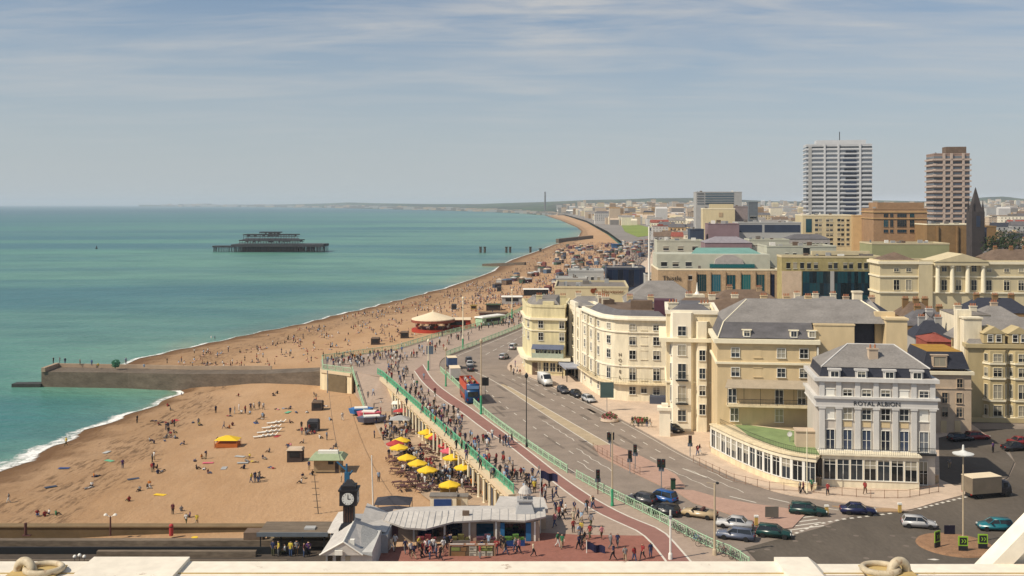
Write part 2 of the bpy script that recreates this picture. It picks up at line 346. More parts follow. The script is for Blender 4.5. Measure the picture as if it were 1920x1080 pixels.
beach = struct('beach', mb, SHINGLE, smooth=True)
def beach_z(x, y):
    s, w = by_y(SHORE, y), by_y(WALL, y); return beach_pt(y, max(-.1, min(1, (x - s) / (w - s))))[1]
def BP(px, py):       # the point of the beach seen at a pixel
    z = -5.0
    for _ in range(12):
        p = P(px, py, z); z = beach_z(p.x, p.y)
    return P(px, py, z)
# ---- surf
def foammat():
    m = bpy.data.materials.new('surf foam'); m.use_nodes = True; t = m.node_tree; b = t.nodes['Principled BSDF']; L = t.links
    b.inputs['Base Color'].default_value = (.8, .8, .76, 1); b.inputs['Roughness'].default_value = .9
    at = t.nodes.new('ShaderNodeAttribute'); at.attribute_name = 'edge'; g = t.nodes.new('ShaderNodeNewGeometry')
    n = N(t, 'ShaderNodeTexNoise', Scale=.45, Detail=8.0, Roughness=.75, Distortion=.8); L.new(g.outputs['Position'], n.inputs['Vector'])
    s = N(t, 'ShaderNodeMath', operation='ADD'); L.new(n.outputs[0], s.inputs[0]); L.new(at.outputs['Fac'], s.inputs[1])
    r = N(t, 'ShaderNodeMapRange'); r.inputs[1].default_value = .86; r.inputs[2].default_value = 1.08; L.new(s.outputs[0], r.inputs[0]); L.new(r.outputs[0], b.inputs['Alpha'])
    return m
mb = MB(); ed = []; prof = [(-1.0, 0), (-.55, .25), (-.18, .5), (.12, .55), (.3, .22), (.42, 0)]
sl_ = [y for y in yy if y < 1600]
for j, y in enumerate(sl_):
    s = by_y(SHORE, y) + wob(y, 0) * 1.6 * (y < 600); wd = 6.2 + 3.0 * math.sin(y * .045) + 1.2 * math.sin(y * .31)
    if y > 268: wd *= .38
    for i, (o, e) in enumerate(prof): mb.v.append((s + o * wd - .2, y, SEA_Z + .05 + max(0, o) * wd * .14)); ed.append(e + .04 * math.sin(y * .2))
for j in range(len(sl_) - 1):
    for i in range(len(prof) - 1): k = j * len(prof) + i; mb.f.append((k, k + 1, k + len(prof) + 1, k + len(prof))); mb.m.append(0)
fo = tag(mb.build('foam', foammat()), 'broken white surf along the curving shoreline of the shingle beach', 'surf', kind='stuff')
a = fo.data.attributes.new('edge', 'FLOAT', 'POINT'); a.data.foreach_set('value', ed)

# ---- ground: one sheet from the sea wall to the horizon (rising to downland)
ASPH = M('asphalt', (.245, .20, .163), .9, .16, .25, fine=(3, .07))
ASPHD = M('dark asphalt', (.105, .088, .07), .9, .2, .12, fine=(2.5, .10), stretch=(1, .4, 1))
PAVE = M('promenade paving', (.36, .275, .215), .9, .1, .2, fine=(1.6, .06))
PAVEP = M('pink paving', (.40, .26, .20), .9, .1, .4, fine=(2, .06))
PAVER = M('red brick paving', (.27, .115, .085), .9, .14, .5, fine=(3, .08))
CYC = M('red cycle surface', (.27, .14, .115), .9, .1, .5)
SIDE = M('pale pavement', (.53, .415, .315), .9, .12, .4, fine=(2, .06))
LOWP = M('lower promenade paving', (.42, .305, .205), .9, .14, .3, fine=(1.5, .08))
MARK = M('road marking', (.62, .58, .50), .8, .12, 2)
HATCH = M('hatched buff strip', (.40, .32, .215), .9, .14, .6)
GRASS = M('lawn', (.19, .245, .045), .95, .2, .02, fine=(.3, .1))
URB = M('town ground', (.22, .2, .18), .95, .25, .02)
inner = WALL[2:]
g0 = [(x + .3, y, -.06) for x, y in inner] + [(150, 4300, -.06), (4300, 4300, -.06), (4300, 60, -.06), (40, 60, -.06), (8, 110, -.06)]
struct('ground', MB().sheet(g0), URB)
# far coast and downs: a height field in distance rows, rising behind the town
def skyline(px):
    T_ = [(200, 385), (300, 385.5), (520, 385), (620, 382.6), (650, 380.8), (700, 382.5), (800, 384), (900, 384), (955, 382), (1010, 380.5), (1060, 378.5), (1100, 376.5), (1160, 375.5), (1220, 373.3), (1300, 372.4), (1370, 375), (1450, 379), (1560, 379.5), (1640, 377), (1740, 379), (1800, 376), (1850, 371), (1885, 370), (1920, 374.5), (2100, 376), (2500, 379)]
    return lerp_line([(b, a) for a, b in T_], px)
dist_of = [(-400, 26000), (300, 23000), (620, 17000), (760, 13000), (900, 11500), (1000, 10500), (1100, 9500), (1300, 9000), (1900, 8000), (2600, 8000)]
near_of = [(-400, 24000), (300, 19500), (600, 12500), (750, 8800), (860, 7000), (950, 5600), (1000, 4650), (1040, 4100), (1080, 3900), (1300, 3900), (2600, 3900)]
mb = MB(); cols = [px for px in range(260, 2540, 12)]; nr = 14
for px in cols:
    y0 = lerp_line([(b, a) for a, b in near_of], px); y1 = lerp_line([(b, a) for a, b in dist_of], px); zt = CZ - (skyline(px) - HY) * y1 / F
    for r in range(nr + 2):
        if r == 0: mb.v.append((X(px, y0 * .985), y0 * .985, -12)); continue
        q = (r - 1) / nr; y = y0 + (y1 - y0) * q
        z = -7.6 + (zt + 7.6) * (q ** 1.7) + 5 * q * (1 - q) * (math.sin(px * .021 + r) + math.sin(px * .05 + 2 * r) * .6)
        mb.v.append((X(px, y), y, z))
for i in range(len(cols) - 1):
    for r in range(nr + 1): k = i * (nr + 2) + r; mb.f.append((k, k + nr + 2, k + nr + 3, k + 1)); mb.m.append(0)
def hillmat():
    m = bpy.data.materials.new('downland'); m.use_nodes = True; t = m.node_tree; b = t.nodes['Principled BSDF']; L = t.links; b.inputs['Roughness'].default_value = 1; b.inputs['Specular IOR Level'].default_value = .05
    g = t.nodes.new('ShaderNodeNewGeometry'); mp = N(t, 'ShaderNodeMapping'); mp.inputs['Scale'].default_value = (.0045, .0022, .01); L.new(g.outputs['Position'], mp.inputs[0])
    n = N(t, 'ShaderNodeTexNoise', Scale=1.0, Detail=7.0, Roughness=.62); L.new(mp.outputs[0], n.inputs['Vector'])
    vo = N(t, 'ShaderNodeTexVoronoi', Scale=1.3); L.new(mp.outputs[0], vo.inputs['Vector'])
    cr = t.nodes.new('ShaderNodeValToRGB'); e = cr.color_ramp.elements; e[0].position = .38; e[0].color = (.012, .022, .02, 1); e[1].position = .62; e[1].color = (.085, .115, .05, 1); x = e.new(.48); x.color = (.035, .055, .03, 1)
    L.new(n.outputs[0], cr.inputs[0]); mx_ = N(t, 'ShaderNodeMixRGB'); mx_.blend_type = 'MULTIPLY'; mx_.inputs[0].default_value = .35; L.new(cr.outputs[0], mx_.inputs[1]); L.new(vo.outputs['Color'], mx_.inputs[2]); L.new(mx_.outputs[0], b.inputs['Base Color'])
    return m
struct('hills', mb, hillmat(), smooth=True)

# ---- roads and pavements
kl = smoothl([(x, y) for x, y in KERB_L], 2); kr = smoothl([(x, y) for x, y in KERB_R], 2)
road = [(p.x, p.y, 0) for p in kl] + [(p.x, p.y, 0) for p in reversed(kr)] + [(72, 149, 0), (77.5, 158, 0), (80, 165, 0), (82, 176, 0), (84, 190, 0), (150, 190, 0), (150, 70, 0), (29, 70, 0)]
struct('road', MB().sheet(road), ASPH)
struct('junction_road', MB().sheet([(27.5, 113.6, .004), (27, 119, .004), (38, 126.5, .004), (45, 132.5, .004), (52, 133.4, .004), (57.3, 137.2, .004), (64.4, 141.8, .004), (72.2, 149, .004), (77.7, 158, .004), (80.2, 165, .004), (83, 182, .004), (148, 182, .004), (148, 72, .004), (29, 72, .004)]), ASPHD)
nside = [(p.x, p.y) for p in kr] + [(62, 1082), (40, 300)]
pv = [(64.3, 142)] + [(p.x, p.y) for p in kr[1:]] + [(175, 1082), (95, 330), (88, 205), (84.5, 195), (82.8, 182), (80.5, 170), (77.5, 158.2), (72, 149.2)]
struct('pavement', MB().prism(pv, -.05, .12), SIDE)
pr = [(p.x, p.y) for p in kl if p.y > 104]
wall_in = [(x, y) for x, y in WALL if 140 < y <= 1082]
prom = [(x - .0, y) for x, y in wall_in] + list(reversed(pr)) + [(27.5, 104), (14, 104), (2, 118), (-1, 131)]
struct('promenade', MB().prism(prom, -.05, .12), PAVE)
struct('red_paving', MB().sheet([P(x, y, .124) for x, y in ((600, 1090), (700, 1030), (940, 1012), (1010, 1000), (1085, 1004), (1222, 1006), (1262, 1060), (1285, 1090))]), PAVER)
cl = smoothl([P(x, y, .128) for x, y in ((777, 697), (793, 720), (826, 748), (863, 772), (911, 810), (943, 828), (965, 845), (1003, 876), (1047, 913), (1086, 941), (1120, 963), (1173, 987), (1209, 1003), (1251, 1056), (1275, 1090))])
crr = smoothl([P(x, y, .128) for x, y in ((793, 685), (813, 718), (857, 750), (874, 760), (949, 815), (995, 849), (1040, 885), (1082, 915), (1120, 940), (1179, 971), (1239, 993), (1258, 1011), (1298, 1057), (1325, 1090))])
cl_ = resample(cl, 60); cr_ = resample(crr, 60)
mb = MB()
for i in range(59): mb.sheet([cl_[i], cr_[i], cr_[i + 1], cl_[i + 1]])
struct('cycle_path', mb, CYC)
mb = MB(); mb.strip(cl_, .26, .133); mb.strip(cr_, .26, .133); struct('cycle_path_lines', mb, MARK)
# upper red strip of paving between the cycle path and the fence
lowp = [(x, y, LOW + .03) for x, y in ((.7, 141), (-29.3, 236.2), (-38, 243.2), *[tuple(P(a_, c_, LOW + .03)[:2]) for a_, c_ in ((690, 772), (700, 792), (722, 836), (745, 868), (790, 928), (835, 962), (880, 990))], (2, 132))]
struct('lower_promenade', MB().sheet(lowp), LOWP)
struct('ramp', MB().sheet([(-31.4, 219.5, LOW + .04), (-24.2, 219.5, LOW + .04), (-29.9, 237.8, .1), (-37.2, 242.6, .1)]).sheet([(-24.2, 219.5, LOW + .04), (-24.2, 219.5, LOW), (-29.9, 237.8, -4.4), (-29.9, 237.8, .1)]).sheet([(-31.4, 219.5, LOW), (-31.4, 219.5, LOW + .04), (-37.2, 242.6, .1), (-37.2, 242.6, -4.4)]), PAVE)
# ---- painted lines on the road
def RX(f, y):
    return by_y([(p.x, p.y) for p in kl], y) * (1 - f) + by_y(KR_Y, y) * f
_k0 = min(range(len(kr)), key=lambda i: kr[i].y); KR_Y = [(p.x, p.y) for p in kr[_k0:]]
mb = MB(); mh = MB()
def rline(f0, f1, y0, y1, w=.16, dash=None, z=.006):
    y = y0; n = 0
    while y < y1:
        st = dash[0] if dash else 3.0; e = min(y1, y + st)
        q = lambda yy_: f0 + (f1 - f0) * (yy_ - y0) / (y1 - y0)
        mb.strip([(RX(q(y), y), y), (RX(q((y + e) / 2), (y + e) / 2), (y + e) / 2), (RX(q(e), e), e)], w, z); y = e + (dash[1] if dash else 0)
rline(.47, .47, 163, 244, .18); rline(.60, .53, 168, 225, .18)
rline(.24, .24, 158, 245, .15, (2, 4)); rline(.73, .73, 160, 240, .15, (2, 4)); rline(.86, .86, 160, 240, .15, (2, 3)); rline(.965, .965, 158, 238, .12)
rline(.05, .05, 120, 240, .12)
rline(.5, .5, 272, 560, .18, (4, 3)); rline(.12, .12, 270, 400, .15); rline(.75, .75, 272, 420, .15, (2, 4))
ya = 164
while ya < 224:
    yb = ya + 3.5; g_ = lambda v: .595 - .07 * max(0, (v - 172) / 52); mh.sheet([(RX(.475, ya), ya, .004), (RX(g_(ya), ya), ya, .004), (RX(g_(yb), yb), yb, .004), (RX(.475, yb), yb, .004)]); ya = yb
def zig(pts, amp=.14, step=1.5, w=.12):
    L = resample([P(x, y, 0) for x, y in pts], max(3, int((P(*pts[0]) - P(*pts[-1])).length / step)))
    o = []
    for i, p in enumerate(L):
        d = (L[min(i + 1, len(L) - 1)] - L[max(i - 1, 0)]).normalized(); o.append(p + Vector((-d.y, d.x, 0)) * amp * (1 if i % 2 else -1))
    mb.strip(o, w, .007)
zig([(1082, 842), (1110, 862), (1148, 884)]); zig([(1084, 866), (1112, 886)]); zig([(1248, 879), (1340, 920)]); zig([(1288, 881), (1396, 925)]); zig([(1328, 884), (1372, 905)]); zig([(1018, 790), (1078, 828)])
for a_, b_ in (((1280, 880), (1325, 897)), ((1368, 932), (1418, 944)), ((1440, 935), (1480, 944)), ((1535, 952), (1572, 958)), ((1230, 968), (1262, 978)), ((1285, 960), (1308, 972)), ((1630, 948), (1700, 948)), ((1480, 955), (1545, 962))): mb.strip([P(*a_), P(*b_)], .22, .012)
def dash_px(pts, n, w):
    L = resample([P(x, y, 0) for x, y in pts], 2 * n)
    for i in range(0, 2 * n, 2): mb.strip([L[i], L[i + 1]], w, .012)
dash_px([(1482, 1006), (1530, 985), (1580, 975), (1622, 970), (1672, 964)], 16, .4); dash_px([(1722, 956), (1760, 946), (1812, 933)], 9, .4)
for k in range(4): mb.strip([P(1477 + 2 * k, 996 - 7 * k), P(1545 - 6 * k, 987 - 6 * k)], .28, .010)
mb.sheet([P(x, y, .012) for x, y in ((1738, 1050), (1752, 1052), (1762, 1051), (1752, 1049))])
mp_ = MB(); q_ = random.Random(6)
for _ in range(26):
    y_ = q_.uniform(160, 240); f_ = q_.uniform(.04, .94); l_, w_ = q_.uniform(2, 12), q_.uniform(.012, .05); mp_.sheet([(RX(f_, y_), y_, .003), (RX(f_ + w_, y_), y_, .003), (RX(f_ + w_, y_ + l_), y_ + l_, .003), (RX(f_, y_ + l_), y_ + l_, .003)])
for _ in range(14): p_ = P(q_.uniform(1400, 1740), q_.uniform(985, 1050), .008); mp_.lathe([(.34, 0), (.33, .001)], (p_.x, p_.y, p_.z), 12)
struct('road_patches', mp_, M('asphalt repair', (.165, .135, .11), .9, .2, .8)); struct('road_markings', mb, MARK); struct('median_hatching', mh, HATCH)
def isl(name, pts, mat, z=.12): return struct(name, MB().prism([tuple(P(x, y)[:2]) for x, y in pts], -.02, z), mat)
isl('median_island', ((1113, 838), (1150, 836), (1192, 853), (1232, 873), (1268, 893), (1285, 915), (1250, 918), (1212, 900), (1170, 880), (1125, 857)), PAVEP)
isl('median_island', ((1262, 920), (1300, 922), (1345, 935), (1410, 947), (1470, 955), (1512, 965), (1486, 992), (1455, 996), (1410, 983), (1350, 960), (1300, 945)), PAVEP)
isl('kerb_island', ((1560, 951), (1620, 956), (1672, 956), (1700, 962), (1660, 962), (1600, 958)), M('buff kerb', (.36, .24, .14), .9, .1, 1))
struct('car_park', MB().sheet([P(a_, c_, .125) for a_, c_ in ((1760, 822), (1790, 815), (1858, 818), (1902, 867), (1889, 897), (1850, 905), (1790, 912), (1762, 900))]), ASPHD)
rb = P(1790, 1024); struct('roundabout', MB().lathe([(4.3, -.02), (4.2, .14), (3.9, .2), (0.01, .32)], (rb.x, rb.y, 0), 40), M('roundabout setts', (.26, .15, .085), .9, .2, 1.5, fine=(5, .15)))
isl('lawn', ((1165, 424), (1190, 421), (1216, 428), (1222, 443), (1196, 446), (1172, 436)), GRASS, .3)
# ================================================================ BUILDINGS
WT = {}
def win_tpl(w, h, style, fm, gm):
    """one window: a surround that stands proud of the wall, sashes, a sill and (as a sub-part) the dark pane"""
    k = (round(w, 2), round(h, 2), style, fm.name, gm.name)
    if k in WT: return WT[k]
    f = MB(); t = .075 if style != 'fine' else .06; d = .13
    if style == 'blind':
        f.box(-w / 2, w / 2, -.03, .02, 0, h); f.box(-w / 2 - .1, w / 2 + .1, -.14, .02, -.12, 0); f.box(-w / 2 - .1, w / 2 + .1, -.1, .02, h, h + .12)
        WT[k] = (f.mesh('window', fm), None); return WT[k]
    f.box(-w / 2 - t, -w / 2, -d, .02, 0, h); f.box(w / 2, w / 2 + t, -d, .02, 0, h); f.box(-w / 2 - t, w / 2 + t, -d - .003, .02, h, h + t)
    f.box(-w / 2 - t - .06, w / 2 + t + .06, -d - .08, .02, -.1, 0)
    if style in ('sash', 'tall'):
        f.box(-w / 2, w / 2, -.07, .0, h * .48, h * .48 + .05)
        if style == 'sash' and w > .9: f.box(-.025, .025, -.062, .0, 0, h * .48); f.box(-.025, .025, -.062, .0, h * .48 + .07, h)
        if style == 'tall': f.box(-.04, .04, -.062, 0, 0, h * .48); f.box(-.04, .04, -.062, 0, h * .48 + .07, h)
    elif style == 'shop':
        f.box(-.04, .04, -.06, 0, 0, h * .999); f.box(-w / 2, -.04, -.055, 0, h * .72, h * .72 + .06); f.box(.04, w / 2, -.055, 0, h * .72, h * .72 + .06)
    elif style == 'fine':
        n = max(2, int(w / .8))
        for i in range(1, n): f.box(-w / 2 + w * i / n - .02, -w / 2 + w * i / n + .02, -.05, 0, 0, h)
    p = MB().box(-w / 2, w / 2, -.03, -.005, 0, h)
    WT[k] = (f.mesh('window', fm), p.mesh('pane', gm)); return WT[k]
def window(parent, w, h, style, loc, rz=0, fm=None, gm=None, pane=True):
    fm = fm or WHITE; a, p = win_tpl(w, h, style, fm, gm or GLASS)
    o = link('window', a, parent, loc, rz)
    if p is not None: link('pane', p, o)
    return o
SMALLW = {}
def small_window(parent, w, h, loc, rz=0, gm=None, fm=None):    # a far window: frame and pane in one mesh
    gm = gm or GLASS; fm = fm or WHITE; k = (round(w, 1), round(h, 1), gm.name, fm.name)
    if k not in SMALLW:
        m = MB().box(-w / 2, w / 2, -.05, .02, 0, h, 1); m.box(-w / 2 - .12, w / 2 + .12, -.2, .02, -.18, 0); m.box(-w / 2 - .1, w / 2 + .1, -.16, .02, h, h + .12)
        SMALLW[k] = m.mesh('window', [fm, gm])
    return link('window', SMALLW[k], parent, loc, rz)
class Bld:
    """a building: footprint counter-clockwise in world x, y; parts hang on an Empty at its first corner"""
    def __init__(s, name, label, cat, pts, z1, wall, z0=0., group=None, roofm=None, cap=.35, parapet=None):
        s.o = Vector((pts[0][0], pts[0][1], 0)); s.root = thing(name, label, cat, s.o, 0, group)
        s.p = [Vector((x - s.o.x, y - s.o.y, 0)) for x, y in pts]; s.z1 = z1; s.wall = wall; s.n = len(pts)
        s.body = MB().prism(s.p, z0, z1, 0, 1 if roofm else None).build('wall', [wall] + ([roofm] if roofm else []), s.root)
        if parapet: s.band('parapet', z1, z1 + parapet, -.3, .04, wall)
    def edge(s, i):
        a, b = s.p[i], s.p[(i + 1) % s.n]; d = b - a; L = d.length; d.normalize(); return a, d, Vector((d.y, -d.x, 0)), L
    def at(s, i, u, z, out=0.): a, d, n, L = s.edge(i); q = a + d * u + n * out; return (q.x, q.y, z)
    def rz(s, i): d = s.edge(i)[1]; return math.atan2(d.y, d.x)
    def win(s, i, us, z, w, h, style='sash', fm=None, gm=None, small=False):
        for u in (us if isinstance(us, (list, tuple)) else [us]):
            if small: small_window(s.root, w, h, s.at(i, u, z), s.rz(i), gm, fm)
            else: window(s.root, w, h, style, s.at(i, u, z), s.rz(i), fm, gm)
    def offset(s, d):
        out = []
        for i in range(s.n):
            a = s.p[i]; n0 = s.edge((i - 1) % s.n)[2]; n1 = s.edge(i)[2]; m = n0 + n1; m = m / max(.25, (1 + n0.dot(n1))); out.append(a + m * d)
        return out
    def band(s, name, z0, z1, din, dout, mat):       # a ring round the whole outline
        A, B = s.offset(dout), s.offset(din); n = s.n; mb = MB()
        v = [(p.x, p.y, z) for L_ in (A, B) for z in (z0, z1) for p in L_]
        f = []
        for i in range(n):
            j = (i + 1) % n; f += [(i, j, n + j, n + i), (n + i, n + j, 3 * n + j, 3 * n + i), (3 * n + i, 3 * n + j, 2 * n + j, 2 * n + i), (2 * n + i, 2 * n + j, j, i)]
        return mb.add(v, f).build(name, mat, s.root)
    def strip(s, name, i, u0, u1, z0, z1, out, mat, inn=-.02):   # a bar on one face
        return MB().box(u0, u1, -out, -inn, z0, z1).build(name, mat, s.root, s.at(i, 0, 0), s.rz(i))
    def local(s, i, mb, name, mats, **k): return mb.build(name, mats, s.root, s.at(i, 0, 0), s.rz(i), **k)
def rect(px, Y, w, d, deg):
    x = X(px, Y); c, t = math.cos(R(deg)), math.sin(R(deg)); return [(x, Y), (x + w * c, Y + w * t), (x + w * c - d * t, Y + w * t + d * c), (x - d * t, Y + d * c)]
def chimney(parent, x, y, z, w=1.2, d=.7, h=2.0, mat=None, pots=3):
    m = MB().box(-w / 2, w / 2, -d / 2, d / 2, -1.2, h); m.box(-w / 2 - .1, w / 2 + .1, -d / 2 - .1, d / 2 + .1, h, h + .2)
    c = m.build('chimney', mat or CREAM, parent, (x, y, z))
    q = MB()
    for k in range(pots): q.lathe([(.14, h + .2), (.11, h + .75)], ((k - (pots - 1) / 2) * w / max(1, pots), 0, 0), 7)
    if pots: q.build('chimney_pot', POT, c)
    return c
POT = M('terracotta', (.36, .15, .08), .9, .15, 2)
CREAM = M('cream stucco', (.70, .59, .39), .85, .10, .12, fine=(1.4, .14), stretch=(1, 1, .22))
CREAM2 = M('pale cream stucco', (.74, .665, .50), .85, .10, .12, fine=(1.4, .12), stretch=(1, 1, .22))
IVORY = M('ivory stucco', (.80, .735, .59), .85, .07, .15, fine=(1, .06), stretch=(1, 1, .3))
YELL = M('yellow stucco', (.64, .565, .345), .85, .10, .12, fine=(1.4, .12), stretch=(1, 1, .22))
TAN = M('tan render', (.63, .495, .295), .85, .1, .12, fine=(.9, .07), stretch=(1, 1, .3))
LILAC = M('white painted stucco', (.55, .53, .50), .8, .06, .2, fine=(.9, .05), stretch=(1, 1, .3))
BEIGE = M('beige stucco', (.52, .41, .30), .85, .08, .2, fine=(.8, .06))
STONE = M('sandstone', (.40, .295, .185), .9, .14, .5, fine=(2, .1))
SLATE = M('slate', (.12, .115, .12), .7, .24, .35, fine=(5, .14), stretch=(1, 1, 3))
SLATEL = M('weathered slate', (.215, .20, .185), .75, .22, .22, fine=(4, .16), stretch=(1, 1, 3))
SLATEB = M('dark slate', (.035, .038, .052), .6, .2, 1.2, fine=(6, .15), stretch=(1, 1, 3))
LEAD = M('flat roof felt', (.19, .17, .15), .9, .2, .4, fine=(2, .1))
BROWN = M('brown roof', (.15, .105, .075), .9, .22, .4, fine=(2, .12))
RED = M('red roof', (.26, .07, .05), .9, .2, .6, fine=(3, .1))
MUST = M('lichen flat roof', (.36, .20, .035), .9, .2, .7)
PURP = M('plum cladding', (.085, .035, .05), .8, .15, .5)
GREENR = M('green felt terrace', (.20, .265, .115), .95, .2, .5, fine=(3, .05))

# ---- A: the pilastered white hotel block on the corner
def hotel_corner():
    Y = 147.; b = Bld('hotel', 'white pilastered corner hotel with dark lettering and a glazed sunroom facing the junction', 'hotel', rect(1533, Y, 16.1, 10.0, -8), 15.2, LILACW)
    z = lambda py: Z(py, 146.2); U = lambda px: (px - 1533) / 222 * 16.1
    us = [U(p) for p in (1557, 1590, 1626, 1662, 1697, 1734)]
    b.win(0, us, z(845), 1.15, z(808) - z(845), 'tall', gm=BLUEG)
    for k, u in enumerate(us):
        b.win(0, u, z(788), 1.2, z(767) - z(788), 'blind' if k in (0, 5) else 'sash'); b.win(0, u, z(744), 1.2, z(732) - z(744), 'blind' if k in (0, 4) else 'sash')
    pil = [U(p) for p in (1541, 1573, 1609, 1644, 1680, 1715, 1750)]
    for u in pil:
        m = MB().box(u - .38, u + .38, -.32, .02, 4.75, z(765) - .25); m.box(u - .5, u + .5, -.42, .02, z(765) - .25, z(765)); m.box(u - .5, u + .5, -.42, .02, 4.6, 4.95); b.local(0, m, 'pilaster', HWHITE)
        b.strip('attic_pilaster', 0, u - .36, u + .36, z(747), z(718), .2, HWHITE)
    for z0, z1, o in ((z(765), z(763.2), .42), (z(749), z(745), .6), (z(717), z(712) + .15, .5)): b.band('cornice', z0, z1, -.1, o, HWHITE)
    b.band('frieze', z(763.2), z(749), -.1, .3, LILAC)
    tx = text('ROYAL ALBION', .82, b.at(0, U(1645), z(757.6), .33), b.rz(0), DARK, b.root, extr=.04)
    tx.scale.x = 1.12
    for k in range(5):
        if 0 < k < 5: b.strip('spandrel_panel', 0, us[k] - .62, us[k] + .62, z(806) + .3, z(791), .05, TAN)
    # sunroom across the ground floor
    sf = MB().box(.2, 13.4, -2.3, .0, 0, 1.15); sf.box(.2, 13.4, -2.38, .02, 4.1, 4.62); sf.box(-.1, 13.7, -2.65, .02, 4.62, 4.8)
    for k in range(8): u = .3 + k * 1.83; sf.box(u, u + .22, -2.3, -2.08, 1.15, 4.1)
    sr = b.local(0, sf, 'sunroom', CREAM2)
    for k in range(7): window(sr, 1.55, 2.85, 'shop', (.3 + .22 + .8 + k * 1.83, -2.2, 1.2), 0, WHITE, GLASS)
    b.win(0, U(1733), .3, 1.0, 3.2, 'tall')
    rl = MB(); 
    for u in np.arange(-.1, 16.1, .25): rl.tube((u, -2.5 if u < 13.6 else -.6, 4.8), (u, -2.5 if u < 13.6 else -.6, 5.5), .02, n=4)
    rl.box(-.1, 13.6, -2.53, -2.47, 5.5, 5.56); rl.box(13.6, 16.1, -.63, -.57, 5.5, 5.56); rl.box(13.5, 16.1, -.9, .02, 4.55, 4.8)
    b.local(0, rl, 'balcony_railing', DARK)
    # slate mansard with dormers, hipped above
    r = MB().tri2(.35, 15.8, .45, 9.7, z(712) + .15, z(692), .35, .35, .35, .35, 0); r.tri2(.6, 15.6, .7, 9.5, z(692) - .003, z(655), 4.4, 4.0, 4.2, 4.2, 1)
    rf = b.local(0, r, 'roof', [SLATEB, SLATEL])
    for u in [U(p) for p in (1566, 1617, 1670, 1722)]:
        q = MB().box(u - .8, u + .8, .12, 1.3, z(711), z(697)); q.box(u - .95, u + .95, 0, 1.4, z(697), z(695) + .1)
        dm = b.local(0, q, 'dormer', LILAC); window(dm, 1.05, .8, 'fine', (u, .12, z(709)), 0, WHITE)
    h = MB()
    x0, x1, y0, y1, zz = .6, 15.6, .7, 9.8, z(692)
    for p, q in (((x0, y0), (x0 + 4.4, y0 + 4.2)), ((x1, y0), (x1 - 4.0, y0 + 4.2))): h.tube((p[0], p[1], zz), (q[0], q[1], z(655)), .12, n=6)
    h.tube((x0 + 4.4, y0 + 4.2, z(655)), (x1 - 4, y0 + 4.2, z(655)), .12, n=6); b.local(0, h, 'ridge_flashing', LILAC)
    a = b.at(0, U(1645), 0, -2.6); chimney(b.root, a[0], a[1], z(683), 1.3, .8, 1.7, BEIGE, 2)
    return b
HWHITE = M('hotel white paint', (.565, .55, .52), .7, .07, .3, fine=(1.4, .07), stretch=(1, 1, .3))
LILACW = M('lilac white stucco', (.50, .455, .40), .8, .08, .2, fine=(1.2, .09), stretch=(1, 1, .25))
BLUEG = glassmat('blue grey glass', '2c3442', '6d7278', .85)
hotel_corner()
# stone area wall in front of the sunroom
wt = thing('boundary_wall', 'sandstone garden wall wrapping the pavement below the white hotel sunroom', 'wall', P(1536, 922))
q = [P(1330, 843), P(1376, 868), P(1440, 893), P(1500, 908), P(1536, 914), P(1600, 916), P(1700, 916), P(1760, 909)]
mb = MB()
for a_, c_ in zip(q, q[1:]):
    d = (c_ - a_).normalized(); n = Vector((-d.y, d.x, 0)) * .35; mb.prism([(p - wt.location)[:2] for p in (a_, c_, c_ + n, a_ + n)], 0, 1.25)
mb.build('wall', STONE, wt)
mb = MB()
for a_, c_ in zip(q, q[1:]):
    d = (c_ - a_).normalized(); n = Vector((-d.y, d.x, 0)); mb.prism([(p - wt.location)[:2] for p in (a_ - n * .06, c_ - n * .06, c_ + n * .41, a_ + n * .41)], 1.25, 1.36)
mb.build('coping', SIDE, wt)

